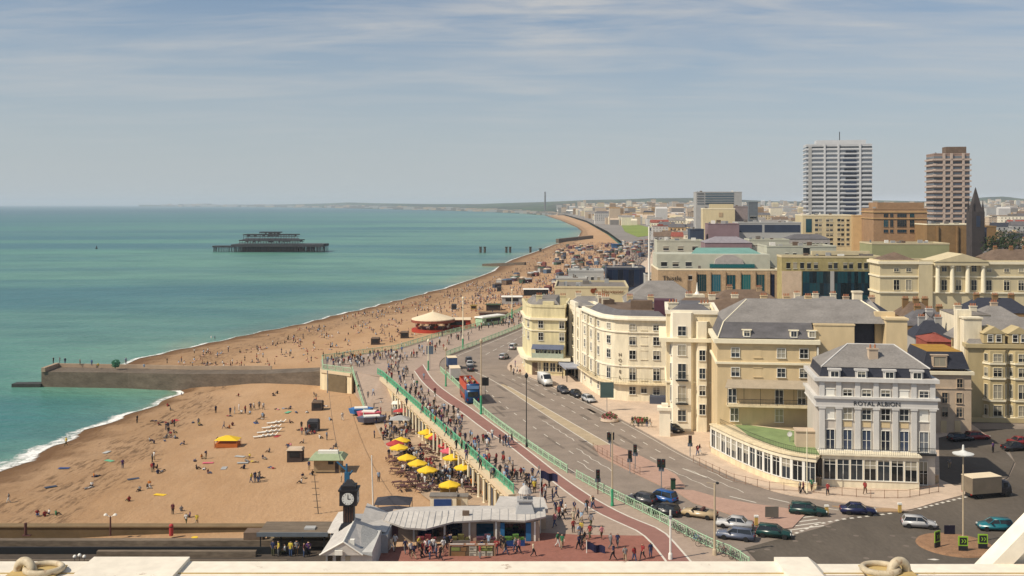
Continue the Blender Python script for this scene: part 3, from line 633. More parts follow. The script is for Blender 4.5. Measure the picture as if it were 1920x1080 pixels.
# ---- curved glazed conservatory with a green felt terrace on top
def conservatory():
    top = 4.45
    arc = resample(smoothl([P(x, y, top) * 1.0 for x, y in ((1333, 799), (1380, 822), (1430, 842), (1480, 856), (1531, 862))], 2), 15)
    o = Vector((arc[-1].x, arc[-1].y, 0)); t = thing('conservatory', 'long curved glazed conservatory carrying a green felt roof terrace', 'conservatory', o)
    A = [Vector((p.x, p.y, 0)) - o for p in arc]
    nr = []
    for i in range(len(A)):
        d = (A[min(i + 1, len(A) - 1)] - A[max(0, i - 1)]).normalized(); nr.append(Vector((-d.y, d.x, 0)))
    back = [Vector((50.5, 157, 0)) - o, Vector((34, 167.5, 0)) - o]
    def ring(d0, d1, z0, z1):
        m = MB()
        for i in range(len(A) - 1):
            m.prism([(A[i] + nr[i] * d0)[:2], (A[i + 1] + nr[i + 1] * d0)[:2], (A[i + 1] + nr[i + 1] * d1)[:2], (A[i] + nr[i] * d1)[:2]], z0, z1)
        return m
    ring(0, .45, 0, 1.1).build('base_wall', CREAM, t); ring(-.12, .5, 3.95, top + .1).build('entablature', CREAM2, t); ring(-.3, .6, top + .1, top + .3).build('cornice', CREAM, t)
    MB().prism([p[:2] for p in [a + n * .3 for a, n in zip(A, nr)] + back], top - .3, top + .05).build('roof_deck', CREAM, t)
    g = [a + n * 2.2 for a, n in zip(A[5:], nr[5:])]; MB().sheet([(p.x, p.y, top + .06) for p in g + [Vector((50.2, 156, 0)) - o, Vector((35.7, 166, 0)) - o]]).build('green_terrace', GREENR, t)
    for i in range(len(A) - 1):
        a, c = A[i], A[i + 1]; m = (a + c) / 2; L = (c - a).length; rz = math.atan2((c - a).y, (c - a).x)
        n = (nr[i] + nr[i + 1]) / 2; mm = m + n * .12
        window(t, L - .45, 2.8, 'shop', (mm.x, mm.y, 1.12), rz)
        MB().box(-.18, .18, -.1, .3, 1.1, 3.95).build('mullion_pier', WHITE, t, (a + nr[i] * .05)[:3], rz)
    rl = [a + n * 1.6 for a, n in zip(A, nr)]
    m = MB()
    for z_ in (top + .35, top + .95): m.path([(p.x, p.y, z_) for p in rl], .03, 4)
    for p in resample(rl, 70): m.tube((p.x, p.y, top), (p.x, p.y, top + .95), .018, n=4)
    m.build('railing', DARK, t)
    q = MB().box(-1.6, 1.6, -1.1, 1.1, top, top + 2.3); q.box(-1.75, 1.75, -1.25, 1.25, top + 2.3, top + 2.45); p = PY_(1512, 150.5) - o
    q.build('stair_box', BEIGE, t, (p.x, p.y, 0), R(-8))
def PY_(px, Y): return Vector((X(px, Y), Y, 0))
conservatory()
G1_ = M('dish grey', (.40, .39, .37), .6)
sd = thing('satellite_dish', 'pale satellite dish at the edge of the green felt terrace', 'satellite dish', (X(1481, 153), 153, 4.5))
MB().tube((0, 0, 0), (0, 0, .9), .05).build('mast', STEEL, sd); MB().lathe([(.02, 0), (.24, .05), (.38, .13), (.4, .13), (.24, .02)], n=14).build('dish', G1_, sd, (0, -.1, 1.1)).rotation_euler = (R(60), 0, R(-40))

# ---- B: the long tan block with the big slate roof
def tan_block():
    b = Bld('apartment_block', 'long tan rendered block under a big weathered slate mansard roof', 'building', rect(1345, 165., 15.5, 13, -7), 18.1, TAN)
    z = lambda py: Z(py, 164.5); U = lambda px: (px - 1345) / 185 * 15.5
    c3 = [U(1379), U(1465), U(1507)]
    for (pa, pb, st) in ((671, 654, 'sash'), (707, 691, 'sash')):
        b.win(0, c3, z(pa), 1.25, z(pb) - z(pa), st); b.win(0, U(1421), z(pa), 1.25, z(pb) - z(pa), 'blind', fm=TAN)
    b.win(0, [U(1373), U(1461), U(1503)], z(757), 1.2, z(731) - z(757), 'tall'); b.win(0, [U(1377), U(1461)], z(791), 1.2, z(767) - z(791), 'tall', gm=PALEG)
    b.band('cornice', z(645), z(637), -.2, .55, CREAMT); b.band('string_course', z(684), z(680), -.1, .3, CREAMT); b.strip('drain_pipe', 0, U(1531), U(1534), 4.4, z(650), .25, WHITE)
    m = MB().box(U(1362), U(1517), -1.7, 0, z(761), z(757.5))
    b.local(0, m, 'balcony_floor', CREAM)
    m = MB()
    for u in np.arange(U(1362), U(1517), .22): m.tube((u, -1.62, z(757.5)), (u, -1.62, z(747)), .017, n=4)
    for k in range(6): u = U(1362) + .05 + k * (U(1517) - U(1362) - .1) / 5; m.tube((u, -1.6, z(758)), (u, -1.6, z(724)), .035, n=5)
    m.box(U(1362), U(1517), -1.66, -1.59, z(747), z(747) + .06); b.local(0, m, 'balcony_railing', DARK)
    a = MB(); x0, x1 = U(1358), U(1519); za, zb = z(725), z(713)
    a.add([(x0, -1.9, za), (x1, -1.9, za), (x1 - .5, -.02, zb), (x0 + .5, -.02, zb), (x0, -1.9, za - .08), (x1, -1.9, za - .08), (x1 - .5, -.02, zb - .08), (x0 + .5, -.02, zb - .08)], [(0, 1, 2, 3), (7, 6, 5, 4), (0, 4, 5, 1), (1, 5, 6, 2), (3, 7, 4, 0)])
    b.local(0, a, 'awning', M('zinc awning', (.36, .30, .22), .6, .1, 1))
    r = MB().tri2(.1, 15.3, .1, 12.8, 18.45, z(613) + .5, 1.0, .3, 1.4, .5, 0); r.tri2(1.1, 28.5, 1.5, 16, z(613) + .497, z(585) + 1.2, 4.3, 4.5, 6.2, 6.2, 1)
    rf = b.local(0, r, 'roof', [SLATE, SLATEL])
    for u in (U(1401), U(1489), U(1530) - .6):
        q = MB().box(u - .65, u + .65, .3, 1.7, z(634), z(621)); q.box(u - .8, u + .8, .2, 1.8, z(621), z(619.5)); dm = b.local(0, q, 'dormer', CREAMT); window(dm, .85, .9, 'fine', (u, .3, z(632)))
    h = MB().tube((.1, .1, 18.5), (1.1, 1.5, z(613) + .5), .11, n=6).tube((1.1, 1.5, z(613) + .5), (5.4, 7.7, z(585) + 1.2), .11, n=6).tube((24, 7.7, z(585) + 1.2), (28.5, 1.5, z(613) + .5), .13, n=6); b.local(0, h, 'ridge_flashing', CREAMT)
    e = MB().box(15.3, 21.5, .6, 12, 0, 20.6); e.box(15.2, 21.6, .5, 12, 20.6, 20.84); b.local(0, e, 'gable_wing', TAN)
    e = MB().box(21.3, 28, 4, 15.5, 0, 20.84, 0); b.local(0, e, 'rear_wing', M('navy recess wall', (.05, .058, .085), .6, .2, 1.2, fine=(6, .15)))  # plain dark navy block filling the recess right of the gable wing
    cm = MB().box(26.4, 29.6, .6, 3.2, 10, 21.6); cm.box(26.2, 29.8, .4, 3.4, 21.6, 21.9); cm.box(26.1, 30.2, .3, 3.5, 15.2, 15.9); cm.box(25.3, 28.4, 3.4, 4.4, 12, 22.6); b.local(0, cm, 'chimney_stack', TAN)
PALEG = glassmat('pale curtain glass', '6f7462', 'a09a80', .5)
tan_block()

# ---- C: the tall corner house with two bays
def corner_house():
    b = Bld('corner_house', 'tall cream corner house with projecting bays and a lead parapet roof', 'building', rect(1250, 181., 8.8, 15, -8), 20.6, CREAM)
    z = lambda py: Z(py, 180.); U = lambda px: (px - 1250) / 95 * 8.8
    for (p0, p1, q0, q1) in ((1256, 1301, .2, 1), (1303, 1330, 0, 1)):
        u0, u1 = U(p0), U(p1); w = u1 - u0
        m = MB().prism([(u0, .1), (u0 + .5, -1.0), (u1 - .5, -1.0), (u1, .1)], 0, 20.9 if q0 else 19.4); bay = b.local(0, m, 'bay', IVORY if q0 else CREAM2)
        rows = ((630, 613), (667, 648), (711, 683), (754, 724), (790, 769)) if q0 else ((676, 657), (710, 691), (741, 723), (777, 758))
        for a, c in rows: window(bay, min(1.35, w - 1.5), z(c) - z(a), 'sash', ((u0 + u1) / 2, -1.0, z(a)))
        if q0:
            for a, c in rows[1:]: window(bay, .45, z(c) - z(a), 'fine', (u0 + .25, -.45, z(a)), math.atan2(-1.1, .5) + 0)
            for a in (713, 757):
                k = MB().box((u0 + u1) / 2 - 1.1, (u0 + u1) / 2 + 1.1, -1.7, -1.0, z(a) - .15, z(a))
                for j in range(12): k.tube(((u0 + u1) / 2 - 1.05 + j * .19, -1.65, z(a)), ((u0 + u1) / 2 - 1.05 + j * .19, -1.65, z(a) + .9), .02, n=4)
                k.box((u0 + u1) / 2 - 1.1, (u0 + u1) / 2 + 1.1, -1.69, -1.62, z(a) + .9, z(a) + .96); k.build('balconette', DARK, bay)
    for pa, pb, o in ((642, 635, 1.35), (720, 717, .25)): b.band('cornice', z(pa), z(pb), -.1, o, CREAMT)
    b.band('parapet', 20.6, 21.3, -.3, .25, IVORY)
    r = MB().tri2(.6, 8.2, 1, 14, 20.6, 22.0, 2, 2, 3, 3, 0); b.local(0, r, 'roof', SLATE)
    m = MB().box(U(1236), U(1256), -5.5, -3.6, 0, 4.6); m.box(U(1232), U(1259), -5.8, -3.3, 4.6, 5.1); m.box(U(1240), U(1252), -5.3, -3.8, 5.1, 5.6); b.local(0, m, 'porch_pier', IVORY)
    for x_, y_ in ((1.2, 6), (6.8, 5)): a = b.at(0, x_, 0, -y_); chimney(b.root, a[0], a[1], 21.0, 1.8, .7, .9, CREAM2, 3)
corner_house()

# ---- D/E: the curved ivory hotel and its flat-fronted wing
def curved_hotel():
    b = Bld('curved_hotel', 'ivory hotel whose many-windowed front curves round the street corner', 'hotel', [(15.65, 227.7), (17.5, 216.5), (18.7, 211.6), (20.9, 208.6), (23.5, 207.4), (32.5, 205.9), (36, 226), (22, 232)], 16.6, CREAM2)
    z = lambda py: Z(py, 207.)
    rows = ((620, 610), (648, 633), (675, 659), (714, 692), (741, 727))
    for k, (pa, pb) in enumerate(rows):
        h = z(pb) - z(pa); st = 'tall' if k == 3 else 'sash'
        b.win(0, [2.6, 8.4], z(pa), 1.2, h, st); b.win(1, 2.6, z(pa), 1.1, h, st); b.win(2, 2.0, z(pa), 1.1, h, st)
        b.win(4, [.9, 5.7, 8.3], z(pa), 1.25, h, st)
        if k < 4: b.win(4, 3.2, z(pa), 1.3, h, 'blind', fm=CREAM2)
        else: b.win(4, 3.2, z(pa) + .3, 1.1, h - .3, 'fine')
        if k < 4:
            for i, u in ((0, 5.5), (1, .6)): b.strip('pier', i, u - .45, u + .45, 4, 16.6, .28, IVORY)
    for pa, pb, o in ((626, 624, .25), (690, 688, .2), (602, 599, .65)): b.band('cornice', z(pa), z(pb), -.1, o, IVORY)
    b.band('parapet', 16.6, 17.3, -.35, .1, IVORY); b.band('balcony', z(722), z(719.5), -.1, 1.1, CREAM)
    a, rl = b.offset(1.05), MB()
    for i in range(5):
        for p in resample([a[i], a[i + 1]], max(3, int((a[i + 1] - a[i]).length / .3))): rl.tube((p.x, p.y, z(719.5)), (p.x, p.y, z(719.5) + 1), .018, n=4)
        rl.tube((a[i].x, a[i].y, z(719.5) + 1), (a[i + 1].x, a[i + 1].y, z(719.5) + 1), .03, n=4)
    rl.build('balcony_railing', DARK, b.root)
    r = MB().prism([p[:2] for p in b.offset(-1.2)], 16.6, 18.2, 0, 1, top=[p[:2] for p in b.offset(-3.2)]); r.build('roof', [SLATE, BROWN], b.root)
    q = MB().box(-2.1, 2.1, -2.4, 2.4, 16.5, 20.3); c = b.at(4, 7.2, 0, -5.5); q.build('plant_house', PURP, b.root, c, R(-8))
    for e, u, dd in ((4, 2.5, 6), (0, 4, 4.5)):
        c = b.at(e, u, 0, -dd); MB().box(-2.2, 2.2, -1.2, 1.2, 17, 19.2 + .2 * e).build('roof_shed', BROWN, b.root, c, b.rz(e))
    for k, ch in enumerate('HOTEL'[::1]): text(ch, .95, b.at(3, 1.2, z(668) - k * 1.15, .12), b.rz(3), M('bronze letters', (.16, .13, .09), .6), b.root, 'letter', .04)
    text('QUEENS', .62, b.at(4, 6.9, 3.55, .12), b.rz(4), DARK, b.root, extr=.03)
    for u in (1.5, 5): c = b.at(0, u, 0, -4); chimney(b.root, c[0], c[1], 18, 1.6, .8, 1.6, CREAM2, 4)
    m = MB().box(4.4, 9.2, -2.3, -.05, 0, 1.5); b.local(4, m, 'basement_cover', M('blue grey hoarding', (.07, .08, .11), .7))
curved_hotel()
def flat_wing():
    b = Bld('hotel_wing', 'pale flat-fronted hotel wing with tall vertical window strips and a blue-grey entrance canopy', 'hotel', [(12.75, 248.5), (15.6, 228), (22, 232.3), (20, 249)], 15.4, IVORY)
    z = lambda py: Z(py, 238.)
    for u in (4.2, 10.5, 16.5):
        for k in range(4): b.win(0, u, 4.6 + k * 2.6, 2.3 if u != 16.5 else 1.2, 2.0, 'fine', fm=CREAMT)
    for u in (1.2, 7.4, 13.8, 19.5): b.strip('fin', 0, u - .5, u + .5, 3.4, 16.6, .35, IVORY)
    b.band('parapet', 15.4, 16.4, -.3, .12, IVORY); b.strip('stepped_parapet', 0, 7.4, 13.8, 16.4, 17.4, .2, IVORY, -.6)
    m = MB().box(1, 19.5, -3.4, .0, 3.1, 3.4); m.box(.9, 19.6, -3.5, -3.35, 2.95, 3.5); b.local(0, m, 'canopy', M('blue grey canopy', (.30, .32, .38), .5))
    for u in (2, 8, 14, 19): MB().tube((0, 0, 0), (0, 0, 3.1), .1).build('canopy_post', DARK, b.root, b.at(0, u, 0, 3.1))
    b.win(0, [3, 7, 11, 15], .4, 2.6, 2.3, 'shop', fm=DARK)
    MB().prism([p[:2] for p in b.offset(-1)], 15.4, 16.9, top=[p[:2] for p in b.offset(-2.6)]).build('roof', SLATEL, b.root)
flat_wing()
# ---- F: the yellow corner building on the seafront
def yellow_corner():
    b = Bld('yellow_hotel', 'yellow corner building with a blue-grey balcony canopy facing the seafront road', 'hotel', [(2.6, 255), (3.3, 243), (4.6, 239.3), (12.3, 237.6), (14.5, 256)], 15.9, YELL)
    z = lambda py: Z(py, 239.)
    U = lambda px: (px - 995) / 62 * 7.9
    for pa, pb in ((616, 603), (639, 625)): b.win(2, [U(1012), U(1051)], z(pa), 1.1, z(pb) - z(pa), 'sash'); b.win(0, [3, 8], z(pa), 1.1, z(pb) - z(pa), 'sash'); b.win(1, 1.9, z(pa), 1.0, z(pb) - z(pa), 'sash')
    b.win(2, [1.6, 3.4, 5.0, 6.6], 1.0, 1.2, 2.1, 'tall', fm=CREAMT); b.win(0, [3, 8], 1.0, 1.4, 2.1, 'tall'); b.win(2, [1.5, 3.1, 4.7, 6.3], 4.3, 1.2, 2.1, 'shop')
    for pa, pb, o in ((601, 597, .5), (622, 620, .2), (676, 671, 1.3)): b.band('cornice', z(pa), z(pb), -.1, o, CREAMT)
    b.band('parapet', 15.9, 16.5, -.3, .15, YELL)
    m = MB().add([(.2, -1.5, z(654)), (7.7, -1.5, z(654)), (7.7, -.02, z(647)), (.2, -.02, z(647)), (.2, -1.5, z(654) - .1), (7.7, -1.5, z(654) - .1), (7.7, -.02, z(647) - .1), (.2, -.02, z(647) - .1)], [(0, 1, 2, 3), (7, 6, 5, 4), (0, 4, 5, 1), (1, 5, 6, 2), (3, 7, 4, 0)])
    b.local(2, m, 'balcony_canopy', M('blue canopy', (.10, .12, .18), .6))
    m = MB().box(.2, 7.7, -1.2, -1.12, z(671), z(671) + 1.1)
    for k in range(9): m.box(.2 + k * .9, .3 + k * .9, -1.22, -1.1, z(671), z(655))
    b.local(2, m, 'balcony_screen', M('pale green screen', (.40, .45, .36), .4))
    m = MB().box(2.6, 5.2, .0, 1.2, 15.9, 17.3); b.local(2, m, 'stepped_parapet', YELL)
    MB().prism([p[:2] for p in b.offset(-1)], 15.9, 17.6, 0, 1, top=[p[:2] for p in b.offset(-2.4)]).build('roof', [SLATEL, LEAD], b.root)
    for u in (1.2, 6.9): c = b.at(2, u, 0, -3); chimney(b.root, c[0], c[1], 16.6, 1.4, .7, 1.7, YELL, 3)
    MB().box(-.6, .6, -.1, .1, 0, 3.0).build('door', BROWN, b.root, b.at(2, .75, 0, .05), b.rz(2))
yellow_corner()

# ---- H and G: the houses up the side street
def side_house():
    b = Bld('town_house', 'narrow pinkish-beige town house with a mustard lichen-covered flat roof', 'house', rect(1728, 179., 8.4, 12, -5), 10.6, BEIGE)
    z = lambda py: Z(py, 178.5); U = lambda px: (px - 1728) / 90 * 8.4
    for pa, pb in ((757, 738), (783, 765)): b.win(0, [U(1770), U(1796)], z(pa), .95, z(pb) - z(pa), 'sash', fm=BEIGE)
    b.win(0, U(1797), z(728), .95, 1.5, 'sash', fm=BEIGE); b.win(0, U(1748), z(760), .95, 1.6, 'sash', fm=BEIGE)
    for u in (U(1768), U(1793)): MB().box(-.5, .5, -.08, .02, .1, 2.2).build('door', TAN, b.root, b.at(0, u, 0), b.rz(0))
    b.band('cornice', z(704), z(698), -.2, .4, CREAMT); b.band('string_course', z(731), z(729.5), -.1, .12, BEIGE)
    r = MB().tri2(.2, 8.2, .2, 11.8, 11.2, 14.1, 1.0, .9, .9, .9, 0, 1); b.local(0, r, 'roof', [SLATEB, MUST])
    q = MB().box(U(1748), U(1776), .35, 1.8, 11.4, 13.5); q.box(U(1746), U(1778), .25, 1.8, 13.5, 13.65); dm = b.local(0, q, 'dormer', BEIGE); window(dm, 2.1, 1.7, 'fine', ((U(1748) + U(1776)) / 2, .35, 11.6), 0, BEIGE)
side_house()
def bay_terrace():
    b = Bld('bay_fronted_house', 'tall yellow stucco house with stacked bay windows and gabled dormers up the side street', 'building', [(88.8, 207), (84.8, 190.5), (112, 188), (115, 206)], 13.6, YELLD)
    z = lambda py: Z(py, 189.8); U = lambda px: (px - 1817) / 103 * 10.4
    rows = ((678, 664), (706, 690), (747, 721), (779, 760))
    for px in (1865, 1909, 1953):
        u = U(px); m = MB().prism([(u - 2.1, .1), (u - 1.3, -1.3), (u + 1.3, -1.3), (u + 2.1, .1)], 0, 12.9); bay = b.local(1, m, 'bay', YELLD)
        for a, c in rows:
            h = z(c) - z(a); window(bay, 1.5, h, 'tall' if h > 2 else 'sash', (u, -1.3, z(a)), 0, CREAMT); window(bay, .75, h, 'fine', (u - 1.72, -.55, z(a)), math.atan2(-1.4, .8), CREAMT); window(bay, .75, h, 'fine', (u + 1.72, -.55, z(a)), math.atan2(1.4, .8), CREAMT)
            MB().prism([(u - 2.3, .1), (u - 1.4, -1.5), (u + 1.4, -1.5), (u + 2.3, .1)], z(a) - .55, z(a) - .2).build('bay_sill', CREAMT, bay)
        g = MB().box(u - 1.9, u + 1.9, .25, 4, 14.1, 15.9); g.add([(u - 2.1, .1, 15.9), (u + 2.1, .1, 15.9), (u, .1, 17.2), (u - 2.1, 4, 15.9), (u + 2.1, 4, 15.9), (u, 4, 17.2)], [(0, 1, 2), (0, 2, 5, 3), (2, 1, 4, 5), (1, 0, 3, 4)]); d = b.local(1, g, 'dormer', YELLD)
        window(d, .85, 1.3, 'sash', (u - .75, .25, 14.4)); window(d, .85, 1.3, 'sash', (u + .75, .25, 14.4))
    b.band('cornice', z(654), z(647), -.2, .45, YELLD); b.win(0, [5, 11], 5, 1.0, 2, 'blind', fm=IVORY)
    r = MB().tri2(.3, 26, .8, 15, 13.9, 18.2, 3, 3, 6.5, 6.5); b.local(1, r, 'roof', SLATEL)
    m = MB().box(.0, 3.2, 2, 4.2, 10, 18.4); m.box(-.4, 2.2, 4.5, 6.5, 10, 19.8); m.box(-.2, 3.4, 1.8, 4.4, 18.4, 18.7); b.local(1, m, 'chimney_stack', CREAM2)
    MB().box(-1.2, 14, -3.2, -2.9, .1, .9).build('front_wall', YELLD, b.root, b.at(1, 0, 0), b.rz(1))
YELLD = M('ochre stucco', (.46, .375, .21), .85, .1, .12, fine=(.9, .07), stretch=(1, 1, .3))
bay_terrace()
GLASST = glassmat('tower glass', '4b5157', '6a7076', .7); SKYG = glassmat('sky blue glass', '33434d', '55666f', .7)
# ================================================================ THE TOWN BEHIND
def block(name, label, cat, px0, px1, py, Y, d, wall, deg=-8, roof=None, cols=0, rows=0, ww=1.1, wh=1.5, zt=None, z0=1.5, trim=None, rows_from=None, group=None, gm=None, parapet=.6, pitch=0, um=.8, fm=None):
    """a building given by its left and right edge, its top and its distance; w follows from them"""
    a = math.tan(R(deg)); x0 = X(px0, Y); k = (px1 - 960) / F; w = (k * Y - x0) / (math.cos(R(deg)) - k * math.sin(R(deg)))
    zt = Z(py, Y) if zt is None else zt
    b = Bld(name, label, cat, rect(px0, Y, w, d, deg), zt - parapet - pitch, wall, group=group, roofm=roof or LEAD)
    b.w = w; b.d = d; b.zt = zt
    if not pitch and zt > 6 and w > 6:
        q = random.Random(int(px0 * 7 + Y))
        for _ in range(min(9, int(w / 3))): cw, cd, ch_ = q.uniform(.5, 2.2), q.uniform(.5, 1.6), q.uniform(.5, 1.8); u_, v_ = q.uniform(1, w - 3.3), q.uniform(2, d - 2.5); b.local(0, MB().box(u_, u_ + cw, v_, v_ + cd, zt - parapet, zt - parapet + ch_), 'roof_vent', q.choice([G1, LEAD, STEEL, WHITE, BROWN]))
    if parapet: b.band('parapet', zt - parapet - pitch, zt - pitch, -.35, .12, trim or wall)
    if pitch:
        m = MB().tri2(-.2, w + .2, -.2, d + .2, zt - pitch - .02, zt, d * .35, d * .35, d * .46, d * .46); b.local(0, m, 'roof', roof or SLATE)
    if cols:
        top = zt - pitch - parapet - .7; bot = max(z0, Z(rows_from, Y)) if rows_from else z0; sp = (top - bot) / rows
        for r in range(rows):
            b.win(0, [um + (w - 2 * um) * (c + .5) / cols for c in range(cols)], bot + sp * r + .3, ww, min(wh, sp * .7), small=True, gm=gm, fm=fm)
    return b
G1 = M('pale grey cladding', (.36, .36, .35), .8, .1, .2); GREENW = M('grey-green render', (.46, .46, .37), .85, .1, .1, fine=(.5, .06)); OLIVE = M('olive stone', (.33, .28, .13), .9, .2, .2, fine=(.7, .14))
OLIVEG = M('pale olive render', (.30, .30, .16), .85, .1, .1); ORANGE = M('orange-buff brick', (.50, .335, .165), .9, .1, .3); RUST = M('rusty orange brick', (.33, .205, .115), .9, .12, .3, fine=(1, .08)); BRNW = M('brown brick', (.25, .155, .07), .9, .14, .3, fine=(1, .08))
YELP = M('pale yellow stucco', (.56, .48, .305), .85, .07, .1, fine=(.7, .06), stretch=(1, 1, .3)); TEALR = M('pale teal roof', (.16, .32, .27), .5, .15, .2); MAUVE = M('mauve roof', (.23, .16, .175), .8, .12, .2); NAVYC = M('navy cladding', (.04, .055, .09), .5, .15, .3); CONC = M('pale concrete', (.42, .42, .40), .85, .08, .2); TEALD = glassmat('dark teal glass', '0c2530', '16414b', .7); GREYT = M('white tower cladding', (.55, .56, .57), .7, .06, .2)
# restaurant with red script lettering, slate hall, glass box, white blocks
b = block('restaurant', 'flat-roofed cream restaurant with rust-red script lettering on its wall', 'restaurant', 1040, 1178, 538, 320., 26, YELP, -4, LEAD, 7, 1, 1.0, 1.2, z0=6.0)
tt = text('Harvester', 1.7, b.at(0, b.w * .79, Z(548, 319), .2), b.rz(0), M('rust letters', (.17, .045, .015), .7), b.root); q = MB().lathe([(.75, -.1), (.75, .1)], n=12); q.lathe([(.35, -.1), (.35, .1)], (.8, .6, 0), 8); e = q.build('emblem', M('rust letters', (.17, .045, .015)), b.root, b.at(0, b.w * .52, Z(547, 319), .15)); e.rotation_euler = (R(90), 0, b.rz(0))
block('slate_hall', 'long low hall under a dark grey slate roof beside the restaurant', 'building', 1172, 1318, 533, 300., 22, GREENW, -4, SLATEL, 0, parapet=0, pitch=5.5)
b = block('glass_office', 'dark navy glass box of an office between white roof blocks', 'building', 1137, 1210, 503, 420., 16, NAVYC, -3, LEAD, parapet=.4); 
for k in range(7): b.strip('glass_panel', 0, .3 + k * (b.w - .6) / 7 + .1, .3 + (k + 1) * (b.w - .6) / 7, 6, b.zt - .8, .06, NAVY)
block('white_block', 'white flat-topped plant block left of the navy glass office', 'building', 1066, 1132, 508, 410., 14, CONC, -3, CONC, 5, 1, z0=9)
block('white_block', 'long low white annexe in front of the taller white block', 'building', 1042, 1100, 522, 395., 10, CONC, -3, CONC, 6, 1, 1.2, 1, z0=9)
block('white_block', 'small pale block right of the navy glass office', 'building', 1210, 1243, 516, 410., 12, CONC, -3, CONC, 2, 2, z0=6)
# cinema-like complex with teal windows
b = block('shopping_centre', 'tan shopping centre front with tall teal windows and dark lettering', 'shopping centre', 1234, 1462, 505, 380., 30, STONE, -3, LEAD, trim=CREAMT)
W_ = b.w; U = lambda px: (px - 1234) / 228 * W_
text('Thistle', 2.6, b.at(0, U(1260), Z(524, 379), .2), b.rz(0), DARK, b.root)
for px, w_, pa, pb in ((1316, 17, 548, 516), (1343, 17, 548, 516), (1371, 16, 550, 517), (1399, 17, 550, 516), (1426, 15, 550, 516)):
    window(b.root, w_ / 228 * W_, Z(pb, 379) - Z(pa, 379), 'fine', b.at(0, U(px), Z(pa, 379)), b.rz(0), STONE, TEAL)
for px in (1302, 1329, 1357, 1385, 1413, 1440): b.strip('pilaster', 0, U(px) - .7, U(px) + .7, 1, b.zt - .9, .5, STONE)
b.strip('dark_window', 0, U(1443), U(1452), 2, b.zt - 2, .1, NAVY); b.win(0, U(1295), Z(526, 379), 1.6, 1.6, small=True)
u = MB().box(0, U(1450), 6, 24, b.zt - .6, Z(478, 386)); b.local(0, u, 'upper_storey', GREENW)
for px in (1248, 1270, 1295): small_window(b.root, 2.2, 1.6, b.at(0, U(px), Z(503, 386) + .5, -6), b.rz(0))
u = MB().add([(U(1300), 9, Z(479, 388)), (U(1440), 9, Z(479, 388)), (U(1425), 22, Z(466, 400)), (U(1320), 22, Z(466, 400))], [(0, 1, 2, 3)]).box(U(1300), U(1440), 9, 22, b.zt, Z(479, 388) - .1); b.local(0, u, 'teal_roof', TEALR)
u = MB().add([(U(1343), 5, Z(497, 385)), (U(1400), 5, Z(497, 385)), (U(1396), 5, Z(487, 385)), (U(1380), 5, Z(479, 385)), (U(1362), 5, Z(479, 385)), (U(1346), 5, Z(487, 385)), (U(1343), 9, Z(497, 385)), (U(1400), 9, Z(497, 385)), (U(1396), 9, Z(487, 385)), (U(1380), 9, Z(479, 385)), (U(1362), 9, Z(479, 385)), (U(1346), 9, Z(487, 385))], [(0, 1, 2, 3, 4, 5), (1, 7, 8, 2), (2, 8, 9, 3), (3, 9, 10, 4), (4, 10, 11, 5), (5, 11, 6, 0)]); b.local(0, u, 'arched_gable', M('pale lead gable', (.40, .37, .35), .7))
b.strip('glass_band', 0, U(1335), U(1420), Z(506, 379) + .2, Z(498, 379), -5.0, TEAL, -6.1)
b = block('render_tower', 'tall blank grey-green rendered block above the shopping centre', 'building', 1438, 1568, 462, 395., 20, GREENW, -3, LEAD, trim=GREENW)
for px, py in ((1512, 483), (1475, 481), (1490, 481)): small_window(b.root, 2.5 if px == 1512 else 1.2, 3.5 if px == 1512 else 1, b.at(0, (px - 1438) / 130 * b.w, Z(py, 394)), b.rz(0))
b = block('office_building', 'olive stone building over a wide dark glass curtain wall beside the yellow town hall', 'building', 1466, 1652, 481, 356., 9, OLIVE, -4, LEAD, trim=YELP)
U2 = lambda px: (px - 1466) / 186 * b.w; Z_ = Z
for px in (1478, 1491, 1504, 1517, 1530, 1557, 1567, 1585, 1596, 1612, 1624): small_window(b.root, 1.3, 2.0, b.at(0, U2(px), Z(505, 355)), b.rz(0), GLASS, GREENW)
for p0, p1 in ((1505, 1557), (1564, 1647)):
    n = 8 if p0 < 1550 else 13; f = b.strip('curtain_wall', 0, U2(p0), U2(p1), .5, Z(510, 355), .1, DARK)
    for k in range(n):
        for r in range(4): zz = .6 + r * (Z(510, 355) - .7) / 4; b.strip('glass_panel', 0, U2(p0) + (U2(p1) - U2(p0)) * k / n + .06, U2(p0) + (U2(p1) - U2(p0)) * (k + 1) / n - .06, zz + .06, zz + (Z(510, 355) - .7) / 4 - .06, .17, TEALD)
b.strip('pier', 0, U2(1466), U2(1503), 0, Z(510, 355), .3, BEIGE); b.strip('pier', 0, U2(1557), U2(1564), 0, Z(510, 355), .4, G1)
b.strip('upper_parapet', 0, U2(1530), U2(1640), b.zt, b.zt + 1.4, -6, YELP, -8)
